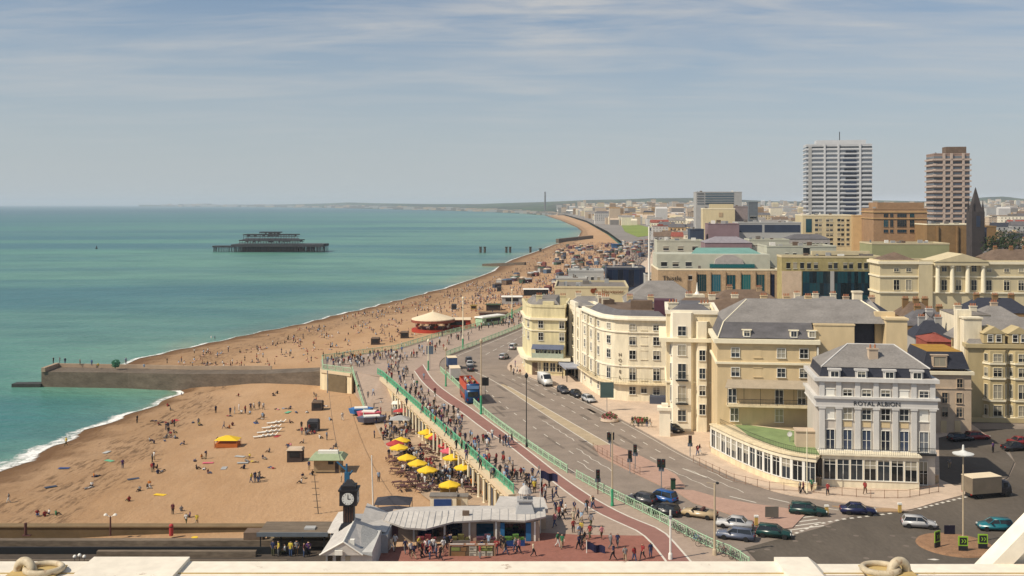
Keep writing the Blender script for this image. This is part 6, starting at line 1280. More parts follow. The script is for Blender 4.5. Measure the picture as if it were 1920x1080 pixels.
# pier deck at the bottom left, with its wall, platform and canopy
WOOD = M('pier timber', (.075, .06, .048), .9, .25, .6, fine=(4, .2), stretch=(.25, 2, 1)); WOODL = M('worn pier timber', (.16, .125, .09), .9, .25, .5, fine=(4, .2), stretch=(.25, 2, 1))
t = thing('pier', 'dark timber pier deck running out to the left along the bottom of the view', 'pier', (-45, 118, 0)); MB().box(-45, 26, -13, 1.4, -.5, .05).build('deck', WOOD, t); MB().box(-45, 24, 1.4, 2.3, -.9, .75).build('fascia', WOODL, t); MB().box(-45, 22, -1.2, -1.0, .05, .85).build('side_rail', DARK, t); MB().box(-45, 20, -4.5, -4.2, .05, .5).build('kerb_beam', WOODL, t); MB().box(-2, 16, -2.2, -1.6, .05, .7).build('bench', WOODL, t)
m = MB()
for x_ in np.arange(-44, 24, 4.): m.tube((x_, .5, -9.5), (x_, .5, -.5), .22, n=6); m.tube((x_, -8, -9.5), (x_, -8, -.5), .22, n=6)
m.build('piles', DARK, t)
for k_, l in enumerate(('white globe lamp on the pier rail, seaward of three', 'highest white globe lamp of the three on the pier rail', 'white globe lamp on the pier rail, landward of three')):
    gl = thing('globe_lamp', l, 'lamp', (X(140 + 9 * k_, 113), 113, .05), 0, 'globe lamps on the pier'); MB().tube((0, 0, 0), (0, 0, .95 + .15 * (k_ == 1)), .03, n=6).build('post', DARK, gl); MB().lathe([(.02, .85), (.18, .95), (.2, 1.08), (.12, 1.2), (.02, 1.24)], (0, 0, .15 * (k_ == 1)), 10).build('globe', WHITE, gl, smooth=True)
w = thing('beach_wall', 'long low brown concrete wall crossing the near beach to the kiosk', 'wall', (-40, 142, -5)); MB().box(-50, 17.5, -1.2, .0, -2.5, .55).build('wall', M('brown wall', (.12, .085, .045), .9, .2, .4), w); MB().box(-50, 17.5, -1.35, .1, .55, .7).build('coping', M('brown coping', (.20, .14, .075), .9, .15, .4), w)
def platform_roof():
    p = Vector((X(552, 119), 119, 0)); t = thing('pier_shelter', 'flat-roofed timber shelter on the pier with people beneath it', 'shelter', p); s = 119 / F
    MB().box(-62 * s, 66 * s, -1.6, 2.6, 2.05, 2.3).build('roof', WOODL, t); MB().box(-64 * s, 68 * s, -1.75, -1.6, 1.9, 2.35).build('fascia', M('blue grey fascia', (.12, .14, .16), .7), t); MB().box(-58 * s, 62 * s, 1.6, 1.8, .05, 2.05).build('rear_wall', TAN, t)
    for u in (-58, -20, 20, 60): MB().tube((0, 0, 0), (0, 0, 2.05), .08, n=6).build('post', DARK, t, (u * s, -1.4, 0))
    MB().box(-98 * s, -62 * s, .6, 2.4, .6, 1.6).build('side_store', BROWN, t); MB().box(20 * s, 40 * s, -.6, .4, 2.3, 2.5).build('roof_vent', G1, t)
platform_roof()
# hoarding with posters
def hoarding():
    Y = 116.; t = thing('poster_hoarding', 'timber framed poster hoarding with rows of yellow and white bills', 'hoarding', (X(885, Y), Y, 0)); s = Y / F; h0 = -.1; zt = Z(1022, Y)
    FR = M('hoarding timber', (.40, .24, .15), .8); w = 42 * s
    MB().box(-w, w, 0, .12, .1, zt).build('board', M('hoarding dark', (.11, .08, .05), .8), t); m = MB().box(-w - .12, -w, -.06, .14, 0, zt + .1); m.box(w, w + .12, -.06, .14, 0, zt + .1); m.box(-w, w, -.06, .0, zt - .16, zt + .1); m.build('frame', FR, t)
    for a, b in ((-.98, -.38), (-.26, .12), (.26, .58), (.7, .98)): MB().box(w * a, w * b, -.1, -.06, zt, zt + .1).build('lamp_strip', WHITE, t)
    c = {'y': M('poster yellow', (.42, .40, .15), .7), 'w': M('poster white', (.50, .48, .38), .7), 'g': M('poster green', (.20, .24, .07), .7), 'b': M('poster brown', (.22, .13, .06), .7), 'm': M('poster mauve', (.25, .17, .13), .7)}
    for k, a, b, z0, z1 in (('m', -.9, -.4, .80, .92), ('g', -.92, -.55, .50, .75), ('b', -.5, -.25, .48, .75), ('w', -.12, .2, .48, .88), ('y', .28, .62, .70, .9), ('y', .66, .92, .72, .92), ('g', .3, .88, .5, .66), ('w', -.12, .2, .1, .42), ('w', .25, .6, .05, .45), ('w', .66, .92, .05, .45), ('b', -.92, -.3, .08, .42)): MB().box(w * a, w * b, -.03, 0, zt * z0, zt * z1).build('poster', c[k], t)
    m = MB()
    r = random.Random(4)
    for z0 in (.14, .22, .3, .56, .63, .7, .8):
        for a, b in ((-.1, .18), (.28, .58), (.68, .9)): m.box(w * a, w * (a + (b - a) * r.uniform(.5, 1)), -.045, -.03, zt * z0, zt * (z0 + .025))
    m.build('poster_print', DARK, t)
hoarding()
# flags
NAVYF = M('navy flag', (.018, .018, .05), .8, .15, 2)
def flag(l, px, py, Y, h, z0=.1):
    o = Vector((X(px, Y), Y, z0)); t = thing('flagpole', l, 'flag', o); zt = Z(py, Y) - z0; MB().tube((0, 0, 0), (0, 0, zt + .2), .06, .04, 6).build('pole', WHITE, t); mb = MB(); nx = 10
    for i in range(nx + 1):
        for j in (0, 1): mb.v.append((i * .21, .12 * math.sin(i * 1.1) * i / 6, zt - j * h - .05 * i + .08 * math.sin(i * .9)))
    for i in range(nx): mb.f.append((2 * i, 2 * i + 1, 2 * i + 3, 2 * i + 2)); mb.m.append(0)
    for i in range(nx + 1):
        for j in (0, 1): v = mb.v[2 * i + j]; mb.v.append((v[0], v[1] + .03, v[2]))
    k = 2 * (nx + 1)
    for i in range(nx): mb.f.append((k + 2 * i, k + 2 * i + 2, k + 2 * i + 3, k + 2 * i + 1)); mb.m.append(0)
    mb.build('cloth', NAVYF, t)
flag('navy flag streaming from a white pole behind the lead cupola', 1013, 884, 124, .95); flag('small navy flag on a short white pole over the red paving', 1100, 1018, 117, .85)
t = thing('white_flagpole', 'tall bare white flagpole on the near sand beside the charcoal marquees', 'flagpole', P(700, 968, LOW)); MB().tube((0, 0, 0), (-.25, 0, 8.6), .11, .08, 8).build('pole', WHITE, t); MB().lathe([(.5, 0), (.45, .25)], n=10).build('base', G1, t)
t = thing('rigging_mast', 'thin mast with short crossbars standing on the near sand', 'mast', BP(597, 966)); m = MB().tube((0, 0, 0), (-.6, 0, 5.8), .09, .05, 6)
for k in range(6): z_ = .1 + k * .92; m.tube((-.1 * k - .55, 0, z_), (-.1 * k + .5, 0, z_), .05, n=5)
m.build('pole', M('weathered mast', (.16, .13, .10), .9), t)
t = thing('beach_lamp', 'double-headed lamp on a brown post behind the pier wall', 'lamp', (X(207, 139), 139, -5)); MB().tube((0, 0, 0), (0, 0, 2.6), .14, .1, 8).build('post', BRNT, t)
for s in (-1, 1): MB().tube((0, 0, 2.5), (s * .6, 0, 2.85), .05).build('arm', WHITE, t); MB().lathe([(.28, 2.75), (.22, 2.9), (.05, 3.0)], (s * .65, 0, 0), 8).build('lamp_head', WHITE, t)
t = thing('litter_bin', 'red litter bin behind the pier wall on the near sand', 'bin', (X(321, 139), 139, -5)); MB().lathe([(.28, 0), (.3, 1.4), (.24, 1.5), (.1, 1.6)], n=10).build('body', REDC, t); MB().lathe([(.31, 1.15), (.31, 1.25)], n=10).build('band', DARK, t)
t = thing('litter_bin', 'yellow litter tub behind the pier wall on the near sand', 'bin', (X(365, 136), 136, -5)); MB().lathe([(.3, 0), (.42, .7), (.44, .75)], n=10).build('body', YLW, t); MB().lathe([(.4, .6), (.43, .66)], n=10).build('rim', DARK, t)
t = thing('timber_post', 'short brown timber post at the far left of the near sand', 'post', (X(48, 139), 139, -5)); MB().tube((0, 0, 0), (0, 0, 1.7), .2).build('post', BRNT, t); MB().box(-.4, .7, -.2, .2, -.05, .1).build('base', BRNT, t)
for px, l, m1, m2 in ((800, 'souvenir stand of red goods before the kiosk front', M('maroon goods', (.13, .025, .03), .9, .5, 4), BROWN), (862, 'olive souvenir stand in the middle of the kiosk front', M('olive goods', (.10, .09, .03), .9, .4, 3), LEAD), (912, 'plum coloured souvenir stand right of the olive one', PURP, BROWN), (965, 'bright green and blue beach goods stand by the blue shutters', M('green goods', (.07, .15, .03), .9, .6, 4), BLUEP)): bx('goods_stand', l, 'stand', Vector((X(px, 119.3), 119.3, .1)), [('counter', m2, (-1.2, 1.2, 0, .6, 0, .7)), ('goods', m1, (-1.15, -.3, .02, .58, .7, 1.05), (-.2, .5, .1, .58, .7, 1.3), (.6, 1.1, .05, .5, .7, .95))], 4)
# ---- the white steel frame of the wheel cabin just below the camera
def cabin_frame():
    PW = rusty(M('cabin white paint', (.78, .71, .585), .5, .09, 5, fine=(40, .05)), .64, .72, 16); RUSTP = M('rust stained paint', (.45, .33, .14), .7, .25, 8)
    Y = 2.2; s = Y / F; x = lambda px: (px - 960) * s; z = lambda py: CZ - (py - HY) * s
    t = thing('cabin_beam', 'cream-white steel beam of the wheel cabin across the bottom of the view', 'beam', (0, Y, z(1054)))
    b = z(1054)
    m = MB().box(x(-200), x(1452), -.3, 0, -.12, 0); m.box(x(1452), x(2150), -.3, 0, -.12, z(1059) - b); m.build('beam', PW, t)
    m = MB().box(x(1452), x(1516), -.29, .004, -.1, z(1047) - b); m.add([(x(1516), -.29, z(1047) - b), (x(1532), -.29, z(1059.2) - b), (x(1532), .004, z(1059.2) - b), (x(1516), .004, z(1047) - b)], [(0, 1, 2, 3)]); m.build('joint_plate', PW, t)
    m = MB().box(x(175), x(355), -.29, .004, -.1, z(1046.5) - b); m.build('joint_plate', PW, t)
    m = MB().box(x(-200), x(2100), -.075, -.071, 0, .0015); m.build('rust_seam', RUSTP, t)
    def torus(R_, r, flat=1.0, upright=False, arc=(0, 2 * math.pi), n=36, k=12):
        q = MB(); closed = abs(arc[1] - arc[0] - 2 * math.pi) < 1e-6
        for i in range(n):
            a = arc[0] + (arc[1] - arc[0]) * i / (n if closed else n - 1)
            for j_ in range(k):
                c = 2 * math.pi * j_ / k; rr = R_ + r * math.cos(c); h = r * math.sin(c)
                q.v.append((rr * math.cos(a), h, rr * math.sin(a)) if upright else (rr * math.cos(a), rr * math.sin(a) * flat, h))
        for i in range(n if closed else n - 1):
            for j_ in range(k): a_, b_ = i * k, ((i + 1) % n) * k; q.f.append((a_ + j_, b_ + j_, b_ + (j_ + 1) % k, a_ + (j_ + 1) % k)); q.m.append(0)
        return q
    PWR = rusty(M('worn cabin paint', (.52, .44, .31), .55, .25, 30, fine=(90, .1)), .54, .68, 60)
    def lug(px, py, rz, label, fl):
        Yl = Y - .07; g = thing('shackle', label, 'shackle', (X(px, Yl), Yl, b + .002), 0)
        torus(.036, .0065, .85).build('ring', PWR, g, (.016 * fl, 0, .0075), smooth=True)
        torus(.021, .0088, 1, True, (-.25, math.pi + .25)).build('hoop', PWR, g, (-.02 * fl, -.006, .004), R(-22 * fl), smooth=True)
        MB().prism([(-.05, -.03), (.05, -.03), (.05, .035), (-.05, .035)], 0, .003).build('base_plate', RUSTP, g)
    lug(68, 1058, 0, 'worn white steel shackle on the beam at bottom left', 1); lug(1665, 1067, 0, 'worn white steel shackle on the beam at bottom right', -1)
    g = thing('cabin_strut', 'slanting cream-white steel strut of the wheel cabin at bottom right', 'strut', (x(1870), Y, z(1010)))
    a, c = Vector((x(1838), .0, z(1103) - z(1010))), Vector((x(2038), 0, z(897) - z(1010))); a.x -= x(1870); c.x -= x(1870)
    d = (c - a).normalized(); nn = Vector((-d.z, 0, d.x)); w = .016
    m = MB(); 
    for o0, o1, y0, y1 in ((-w, w, .0, .05), (-.155, -w, .02, .04)):
        m.add([a + nn * o0 + Vector((0, y0, 0)), c + nn * o0 + Vector((0, y0, 0)), c + nn * o1 + Vector((0, y0, 0)), a + nn * o1 + Vector((0, y0, 0)), a + nn * o0 + Vector((0, y1, 0)), c + nn * o0 + Vector((0, y1, 0)), c + nn * o1 + Vector((0, y1, 0)), a + nn * o1 + Vector((0, y1, 0))], [(0, 1, 2, 3), (7, 6, 5, 4), (3, 2, 6, 7), (0, 4, 5, 1), (0, 3, 7, 4), (1, 5, 6, 2)])
    m.build('strut', PW, g)
    for px, py, r in ((1870, 1062, .004),):
        k = MB().lathe([(r, 0), (r, .012), (r * .8, .018)], n=16).build('bolt', PW if r < .01 else RUSTP, g, (x(px) - x(1870), -.002, z(py) - z(1010))); k.rotation_euler = (R(90), 0, 0)
cabin_frame()
# ================================================================ VEHICLES
TYRE = M('tyre rubber', (.02, .02, .02), .9, .1, 3); RIM = M('wheel rim', (.42, .42, .43), .35, .1, 3, metal=.6); CGL = M('car glass', (.018, .022, .026), .08, .1, 1, spec=.6); LAMPW = M('headlamp glass', (.65, .65, .62), .2, .05, 2); LAMPR = M('tail lamp', (.28, .015, .01), .3, .05, 2); TRIM = M('black plastic trim', (.03, .03, .032), .6, .1, 2)
def paint(n, c): return M(n, c, .28, .05, .6, spec=.6)
def bev(mb, name, mats, off=.07):
    me = mb.mesh(name, mats); b = bmesh.new(); b.from_mesh(me); bmesh.ops.bevel(b, geom=b.edges[:], offset=off, segments=2, affect='EDGES', clamp_overlap=True); b.to_mesh(me); b.free(); me.polygons.foreach_set('use_smooth', [True] * len(me.polygons)); return me
def prof(mb, pts, w0, w1=None, mi=0):        # side profile in x, z given a width
    n = len(pts); w1 = w1 or [w0] * n; v = [(x, -w, z) for (x, z), w in zip(pts, w1)] + [(x, w, z) for (x, z), w in zip(pts, w1)]
    return mb.add(v, [tuple(range(n)), tuple(range(2 * n - 1, n - 1, -1))] + [(i, n + i, n + (i + 1) % n, (i + 1) % n) for i in range(n)], mi)
def wheel_meshes(r, w):
    t = MB(); pr = [(r * .62, -w / 2), (r * .95, -w / 2), (r, -w * .3), (r, w * .3), (r * .95, w / 2), (r * .62, w / 2)]; t.lathe(pr, n=18); h = MB().lathe([(.02, -w * .42), (r * .6, -w * .45), (r * .62, w * .45), (.02, w * .42)], n=12); return t.mesh('wheel', TYRE), h.mesh('rim', RIM)
WH = {}
def wheels(t, pts, r=.31, w=.2):
    k = (r, w)
    if k not in WH: WH[k] = wheel_meshes(r, w)
    for x, y in pts:
        o = link('wheel', WH[k][0], t, (x, y, r)); o.rotation_euler = (R(90), 0, 0); link('rim', WH[k][1], o)
CARK = {'hatch': ((-1.92, -1.62, .32, 1.0), 1.0), 'saloon': ((-1.5, -.95, .30, .98), 1.12), 'estate': ((-2.02, -1.85, .25, 1.0), 1.15), 'mpv': ((-1.95, -1.7, .55, 1.35), 1.05), 'open': ((.1, .32, .36, 1.0), 1.08)}
PROTO = {}
def car_proto(kind):
    (b0, t0, t1, b1), sc = CARK[kind]; t = thing('parked_car', 'x', 'car', (0, 0, 0)); hh = 1.45 if kind != 'mpv' else 1.62
    m = MB(); L = 2.05 * (1 if kind in ('hatch', 'mpv') else 1.1); prof(m, [(-L, .34), (-L - .03, .62), (-L + .08, .93), (-.2, .96), (b1 - .02, .94), (L - .35, .80), (L - .04, .66), (L, .36), (L - .12, .24), (-L + .1, .24)], .86, [.80, .84, .80, .83, .82, .79, .78, .78, .8, .8])
    body = link('body', bev(m, 'body', None, .06), t); body.data.materials.clear(); body.data.materials.append(WHITE)
    for (x, s) in ((b0, t0), (b1, t1)): pass
    if kind != 'open':
        g = MB().add([(b0, -.76, .93), (b1, -.76, .93), (b1, .76, .93), (b0, .76, .93), (t0, -.6, hh - .05), (t1, -.6, hh - .05), (t1, .6, hh - .05), (t0, .6, hh - .05)], [(0, 1, 5, 4), (1, 2, 6, 5), (2, 3, 7, 6), (3, 0, 4, 7), (4, 5, 6, 7)]); g.build('windows', CGL, t)
        r = MB().box(t0 - .06, t1 + .06, -.63, .63, hh - .06, hh)
        for sgn in (-1, 1):
            for a, c, w in ((b0 + .02, t0, .05), (b1 - .02, t1, .045), (-.35, -.3, .04)): r.tube((a, sgn * .765, .93), (c, sgn * .62, hh - .05), w, n=6)
        me = bev(MB().box(t0 - .08, t1 + .08, -.64, .64, hh - .07, hh), 'roof', [WHITE], .03); link('roof', me, t)
        p = MB()
        for sgn in (-1, 1):
            for a, c, w in ((b0 + .02, t0, .05), (b1 - .02, t1, .045), (-.35, -.3, .04)): p.tube((a, sgn * .765, .93), (c, sgn * .62, hh - .05), w, n=6)
        p.build('pillars', [WHITE], t)
    else:
        MB().add([(.95, -.72, .93), (.95, .72, .93), (.45, .62, 1.35), (.45, -.62, 1.35), (.91, -.72, .93), (.91, .72, .93), (.41, .62, 1.35), (.41, -.62, 1.35)], [(0, 1, 2, 3), (7, 6, 5, 4)]).build('windscreen', CGL, t); MB().box(-1.1, .6, -.62, .62, .9, .985).build('interior', TRIM, t)
        for y in (-.35, .35): MB().box(-.65, -.35, y - .24, y + .24, .95, 1.3).build('seat', BRNT, t)
    wheels(t, ((1.28, -.76), (1.28, .76), (-1.3, -.76), (-1.3, .76)))
    for y in (-.58, .58): MB().box(L - .13, L - .005, y - .17, y + .17, .58, .72).build('headlight', LAMPW, t); MB().box(-L - .035, -L + .1, y - .14, y + .14, .64, .84).build('tail_light', LAMPR, t)
    MB().box(L - .1, L + .05, -.74, .74, .3, .46).build('bumper', TRIM, t); MB().box(-L - .06, -L + .1, -.74, .74, .33, .5).build('bumper', TRIM, t)
    for y in (-.9, .9): MB().box(b1 - .45, b1 - .25, y - .08, y + .08, .95, 1.07).build('wing_mirror', TRIM, t)
    return t
def car(kind, px, py, rz, col, label, z=.0, group=None, scale=1.0):
    p = P(px, py, z)
    if kind not in PROTO: t = PROTO[kind] = car_proto(kind)
    else: t = dup(PROTO[kind])
    t.location = p; t.rotation_euler = (0, 0, R(rz)); t['label'] = label; t.scale = (scale,) * 3
    if 'group' in t: del t['group']
    if group: t['group'] = group
    recolor(t, ('body', 'roof', 'pillars'), col)
    return t
C_ = dict(dg=paint('dark green car paint', (.008, .045, .04)), nv=paint('navy car paint', (.012, .016, .06)), sv=paint('silver car paint', (.42, .42, .42)), sl=paint('slate blue car paint', (.10, .12, .17)), bk=paint('black car paint', (.012, .012, .016)), bl=paint('bright blue car paint', (.01, .08, .27)), be=paint('pale gold car paint', (.42, .32, .19)), te=paint('teal car paint', (.012, .14, .17)), gy=paint('dark grey car paint', (.05, .05, .06)), wh=paint('white car paint', (.62, .62, .60)), rd=paint('red car paint', (.22, .02, .02)))
car('hatch', 1203, 944, 140, C_['gy'], 'dark grey hatchback beside the kerb fence, left of the bright blue car'); car('mpv', 1242, 942, 138, C_['bl'], 'bright blue people carrier next to the pink traffic island'); car('hatch', 1245, 966, 146, C_['bk'], 'black hatchback by the kerb fence behind the grey and blue cars')
car('open', 1311, 971, 152, C_['be'], 'pale gold open-topped car between the island and the kerb fence'); car('saloon', 1377, 991, 158, C_['sv'], 'silver saloon car waiting beside the slate blue car'); car('estate', 1379, 1012, 160, C_['sl'], 'slate blue estate car nearest the kerb fence at the junction'); car('hatch', 1451, 1008, -18, C_['dg'], 'dark green hatchback beside the hatched road markings')
car('estate', 1515, 966, -14, C_['dg'], 'dark green estate car behind the buff kerb island', scale=1.04); car('saloon', 1609, 965, -10, C_['nv'], 'navy saloon car crossing the give-way line', scale=.98); car('hatch', 1723, 990, -14, C_['sv'], 'silver hatchback driving round the roundabout', scale=.98); car('hatch', 1866, 995, 175, C_['te'], 'teal hatchback at the right behind the roundabout signs')
car('saloon', 1905, 846, 8, C_['bk'], 'black car with a dark red neighbour at the right edge of the side street'); car('hatch', 1832, 826, 10, C_['rd'], 'red car parked below the bay-fronted house'); car('hatch', 1800, 829, 15, C_['bk'], 'black car parked left of the red car'); car('saloon', 1916, 836, 8, C_['rd'], 'dark red car behind the black one at the right edge')
car('hatch', 1104, 755, -70, C_['sv'], 'silver car at the near end of the row parked outside the curved hotel'); car('saloon', 1080, 745, -72, C_['bk'], 'black saloon parked behind the silver car outside the curved hotel'); car('hatch', 1056, 738, -74, C_['gy'], 'dark grey car parked between the black saloon and the white van'); car('hatch', 945, 674, 70, C_['sv'], 'silver car stopped on the far road before the yellow hotel'); car('mpv', 963, 656, 72, C_['wh'], 'white people carrier on the far road beside the yellow hotel')
for px, py, k, c, l in ((870, 690, 'estate', 'gy', 'first grey car queueing behind the pale lorry'), (869, 682, 'saloon', 'sv', 'second silver car queueing beyond the grey one'), (867, 675, 'hatch', 'gy', 'last dark car in the queue by the crossing')): car(k, px + 12, py + 6, 95, C_[c], l)
car('hatch', 1192, 750, -15, C_['nv'], 'navy car tucked beside the basement of the curved hotel'); car('saloon', 1262, 811, -60, C_['bk'], 'dark car parked on the pavement at the corner house porch')
def van(px, py, rz, col, label, l=5.2, h=2.35):
    t = thing('van', label, 'van', P(px, py), R(rz)); m = MB(); prof(m, [(-l / 2, .3), (-l / 2, h - .1), (-l / 2 + .2, h), (l * .17, h), (l * .34, h * .62), (l / 2 - .08, h * .48), (l / 2, .3)], .95); b = link('body', bev(m, 'body', [col], .09), t)
    MB().add([(l * .185, -.82, h - .1), (l * .185, .82, h - .1), (l * .345, .82, h * .63), (l * .345, -.82, h * .63)], [(3, 2, 1, 0)]).build('windscreen', CGL, t).location.x = .06
    for s in (-1, 1): MB().box(l * .02, l * .22, s * .965 - .012, s * .965 + .012, h * .58, h * .86).build('side_window', CGL, t); MB().box(l / 2 - .1, l / 2 + .03, s * .62 - .16, s * .62 + .16, .65, .88).build('headlight', LAMPW, t); MB().box(-l / 2 - .03, -l / 2 + .05, s * .8 - .1, s * .8 + .1, .8, 1.2).build('tail_light', LAMPR, t)
    MB().box(l / 2 - .05, l / 2 + .07, -.85, .85, .32, .55).build('bumper', TRIM, t); wheels(t, ((l * .3, -.84), (l * .3, .84), (-l * .3, -.84), (-l * .3, .84)), .34, .22); return t
van(1022, 723, -74, C_['wh'], 'big white van parked outside the yellow hotel', 5.6, 2.6)
def lorry(px, py, rz, box, cab, label, l=5.0, h=3.0):
    t = thing('lorry', label, 'lorry', P(px, py), R(rz)); MB().box(-l / 2 - 1, l / 2 - 1, -1.15, 1.15, .75, h).build('cargo_box', box, t); MB().box(-l / 2 - 1.02, l / 2 - .98, -1.17, 1.17, h, h + .07).build('box_roof', CANV, t); m = MB(); prof(m, [(l / 2 - .9, .4), (l / 2 - .9, 2.2), (l / 2 + .2, 2.2), (l / 2 + .75, 1.35), (l / 2 + .85, .45)], 1.0); link('cab', bev(m, 'cab', [cab], .08), t)
    MB().add([(l / 2 + .27, -.85, 2.12), (l / 2 + .27, .85, 2.12), (l / 2 + .78, .85, 1.42), (l / 2 + .78, -.85, 1.42)], [(3, 2, 1, 0)]).build('windscreen', CGL, t)
    for s in (-1, 1): MB().box(l / 2 - .6, l / 2 + .1, s * 1.01 - .012, s * 1.01 + .012, 1.35, 2.0).build('side_window', CGL, t); MB().box(l / 2 + .78, l / 2 + .9, s * .7 - .15, s * .7 + .15, .65, .85).build('headlight', LAMPW, t); MB().box(-l / 2 - 1.05, -l / 2 - .95, s * .9 - .12, s * .9 + .12, .6, .75).build('tail_light', LAMPR, t)
    MB().box(-l / 2 - .9, l / 2 + .6, -.5, .5, .4, .75).build('chassis', TRIM, t); wheels(t, ((l / 2 + .1, -.9), (l / 2 + .1, .9), (-l / 2 + .3, -.9), (-l / 2 + .3, .9)), .42, .28); return t
lorry(1852, 932, 14, M('lorry buff panels', (.20, .16, .115), .7), C_['gy'], 'buff box lorry with a pale roof turning into the side street', 4.6, 2.9); lorry(852, 712, 98, M('lorry grey panels', (.45, .43, .40), .6), C_['wh'], 'pale grey box lorry stuck behind the open-topped bus', 4.4, 2.9); lorry(846, 691, 100, M('blue lorry panels', (.05, .09, .18), .6), C_['nv'], 'dark blue box lorry ahead of the pale grey lorry', 3.6, 2.8)
def bus():
    t = thing('open_top_bus', 'red and blue open-topped double-decker bus with passengers upstairs', 'bus', P(880, 752), R(101)); RB = M('bus red', (.48, .07, .03), .4, .25, 1.2); BB = M('bus blue', (.015, .07, .19), .35, .15, .8)
    l, w = 9.2, 1.22; m = MB().box(-l / 2, l / 2, -w, w, .35, 2.5); b = link('body', bev(m, 'body', [RB], .1), t); m = MB().box(-l / 2 - .03, -l / 2 + 2.4, -w - .02, w + .02, .34, 2.52); m.box(-l / 2 - .03, -l / 2 + .1, -w - .02, w + .02, 2.5, 3.55); link('rear_panel', bev(m, 'rear', [BB], .06), t)
    for s in (-1, 1):
        MB().box(-l / 2, l / 2, s * w - .05, s * w + .05, 2.5, 3.45).build('upper_side', RB, t)
        for k in range(6): MB().box(-l / 2 + 2.6 + k * 1.08, -l / 2 + 3.55 + k * 1.08, s * (w + .015) - .01, s * (w + .015) + .01, 1.35, 2.2).build('window', CGL, t)
    MB().box(-l / 2 - .06, -l / 2 - .02, -.95, .95, 1.35, 2.2).build('rear_window', CGL, t); MB().box(-l / 2 - .07, -l / 2 - .02, -1.1, 1.1, 2.65, 3.2).build('rear_board', M('pale blue board', (.16, .28, .48), .5), t); MB().box(l / 2 - .1, l / 2, -w, w, 2.5, 3.6).build('upper_front', RB, t); MB().box(-l / 2 + .2, l / 2 - .2, -w + .1, w - .1, 2.5, 2.58).build('upper_deck', BROWN, t)
    for k in range(7):
        for y in (-.6, .6): MB().box(-l / 2 + .8 + k * 1.1, -l / 2 + 1.15 + k * 1.1, y - .42, y + .42, 2.58, 3.3).build('seat', REDC, t)
    for s in (-1, 1): MB().box(-l / 2 - .06, -l / 2, s * 1.0 - .1, s * 1.0 + .1, .7, 1.1).build('tail_light', LAMPR, t)
    wheels(t, ((l * .3, -1.05), (l * .3, 1.05), (-l * .27, -1.05), (-l * .27, 1.05)), .48, .3); t.scale = (1.05, 1.08, 1.18); return t
BUS = bus()
# bicycles along the fence
bk = thing('bicycle', 'x', 'bicycle', (0, 0, 0)); BLK2 = M('bicycle black', (.02, .02, .025), .5, .1, 3)
for x_ in (-.52, .52):
    q = MB(); q.path([Vector((x_ + .33 * math.cos(a), 0, .34 + .33 * math.sin(a))) for a in np.linspace(0, 2 * math.pi, 18, endpoint=False)], .025, 5, closed=True)
    for k in range(6): q.tube((x_, 0, .34), (x_ + .32 * math.cos(k * 1.05), 0, .34 + .32 * math.sin(k * 1.05)), .006, n=3)
    q.build('wheel', TYRE, bk)
q = MB()
for a, b in (((-.52, .34), (-.15, .34)), ((-.52, .34), (-.25, .85)), ((-.15, .34), (-.25, .85)), ((-.15, .34), (.38, .8)), ((-.25, .82), (.38, .82)), ((.52, .34), (.36, .95)), ((-.25, .85), (-.27, .98))): q.tube((a[0], 0, a[1]), (b[0], 0, b[1]), .02, n=5)
q.build('frame', BLK2, bk); MB().box(-.4, -.15, -.07, .07, .97, 1.03).build('saddle', TRIM, bk); MB().tube((.34, -.28, 1.0), (.34, .28, 1.0), .018, n=5).build('handlebar', TRIM, bk)
BK = [((1266, 997), 'black bicycle farthest along the kerb fence'), ((1279, 1003), 'second black bicycle from the far end of the fence row'), ((1293, 1010), 'third bicycle along the kerb fence'), ((1306, 1018), 'blue bicycle midway along the kerb fence'), ((1318, 1027), 'fifth bicycle, left of the tall lamp column foot'), ((1352, 1040), 'red bicycle right of the tall lamp column foot'), ((1364, 1047), 'black bicycle second from the near end of the fence'), ((1377, 1053), 'nearest bicycle at the end of the kerb fence')]
for k, ((px, py), l) in enumerate(BK):
    p = P(px, py, .12); b = bk if k == 0 else dup(bk); b.location = p; b.rotation_euler.z = R(-62 + (k * 37) % 50); b['label'] = l; b['group'] = 'bicycles leaning along the kerb fence'
    if k in (3, 5): recolor(b, ('frame',), C_['bl'] if k == 3 else C_['rd'])
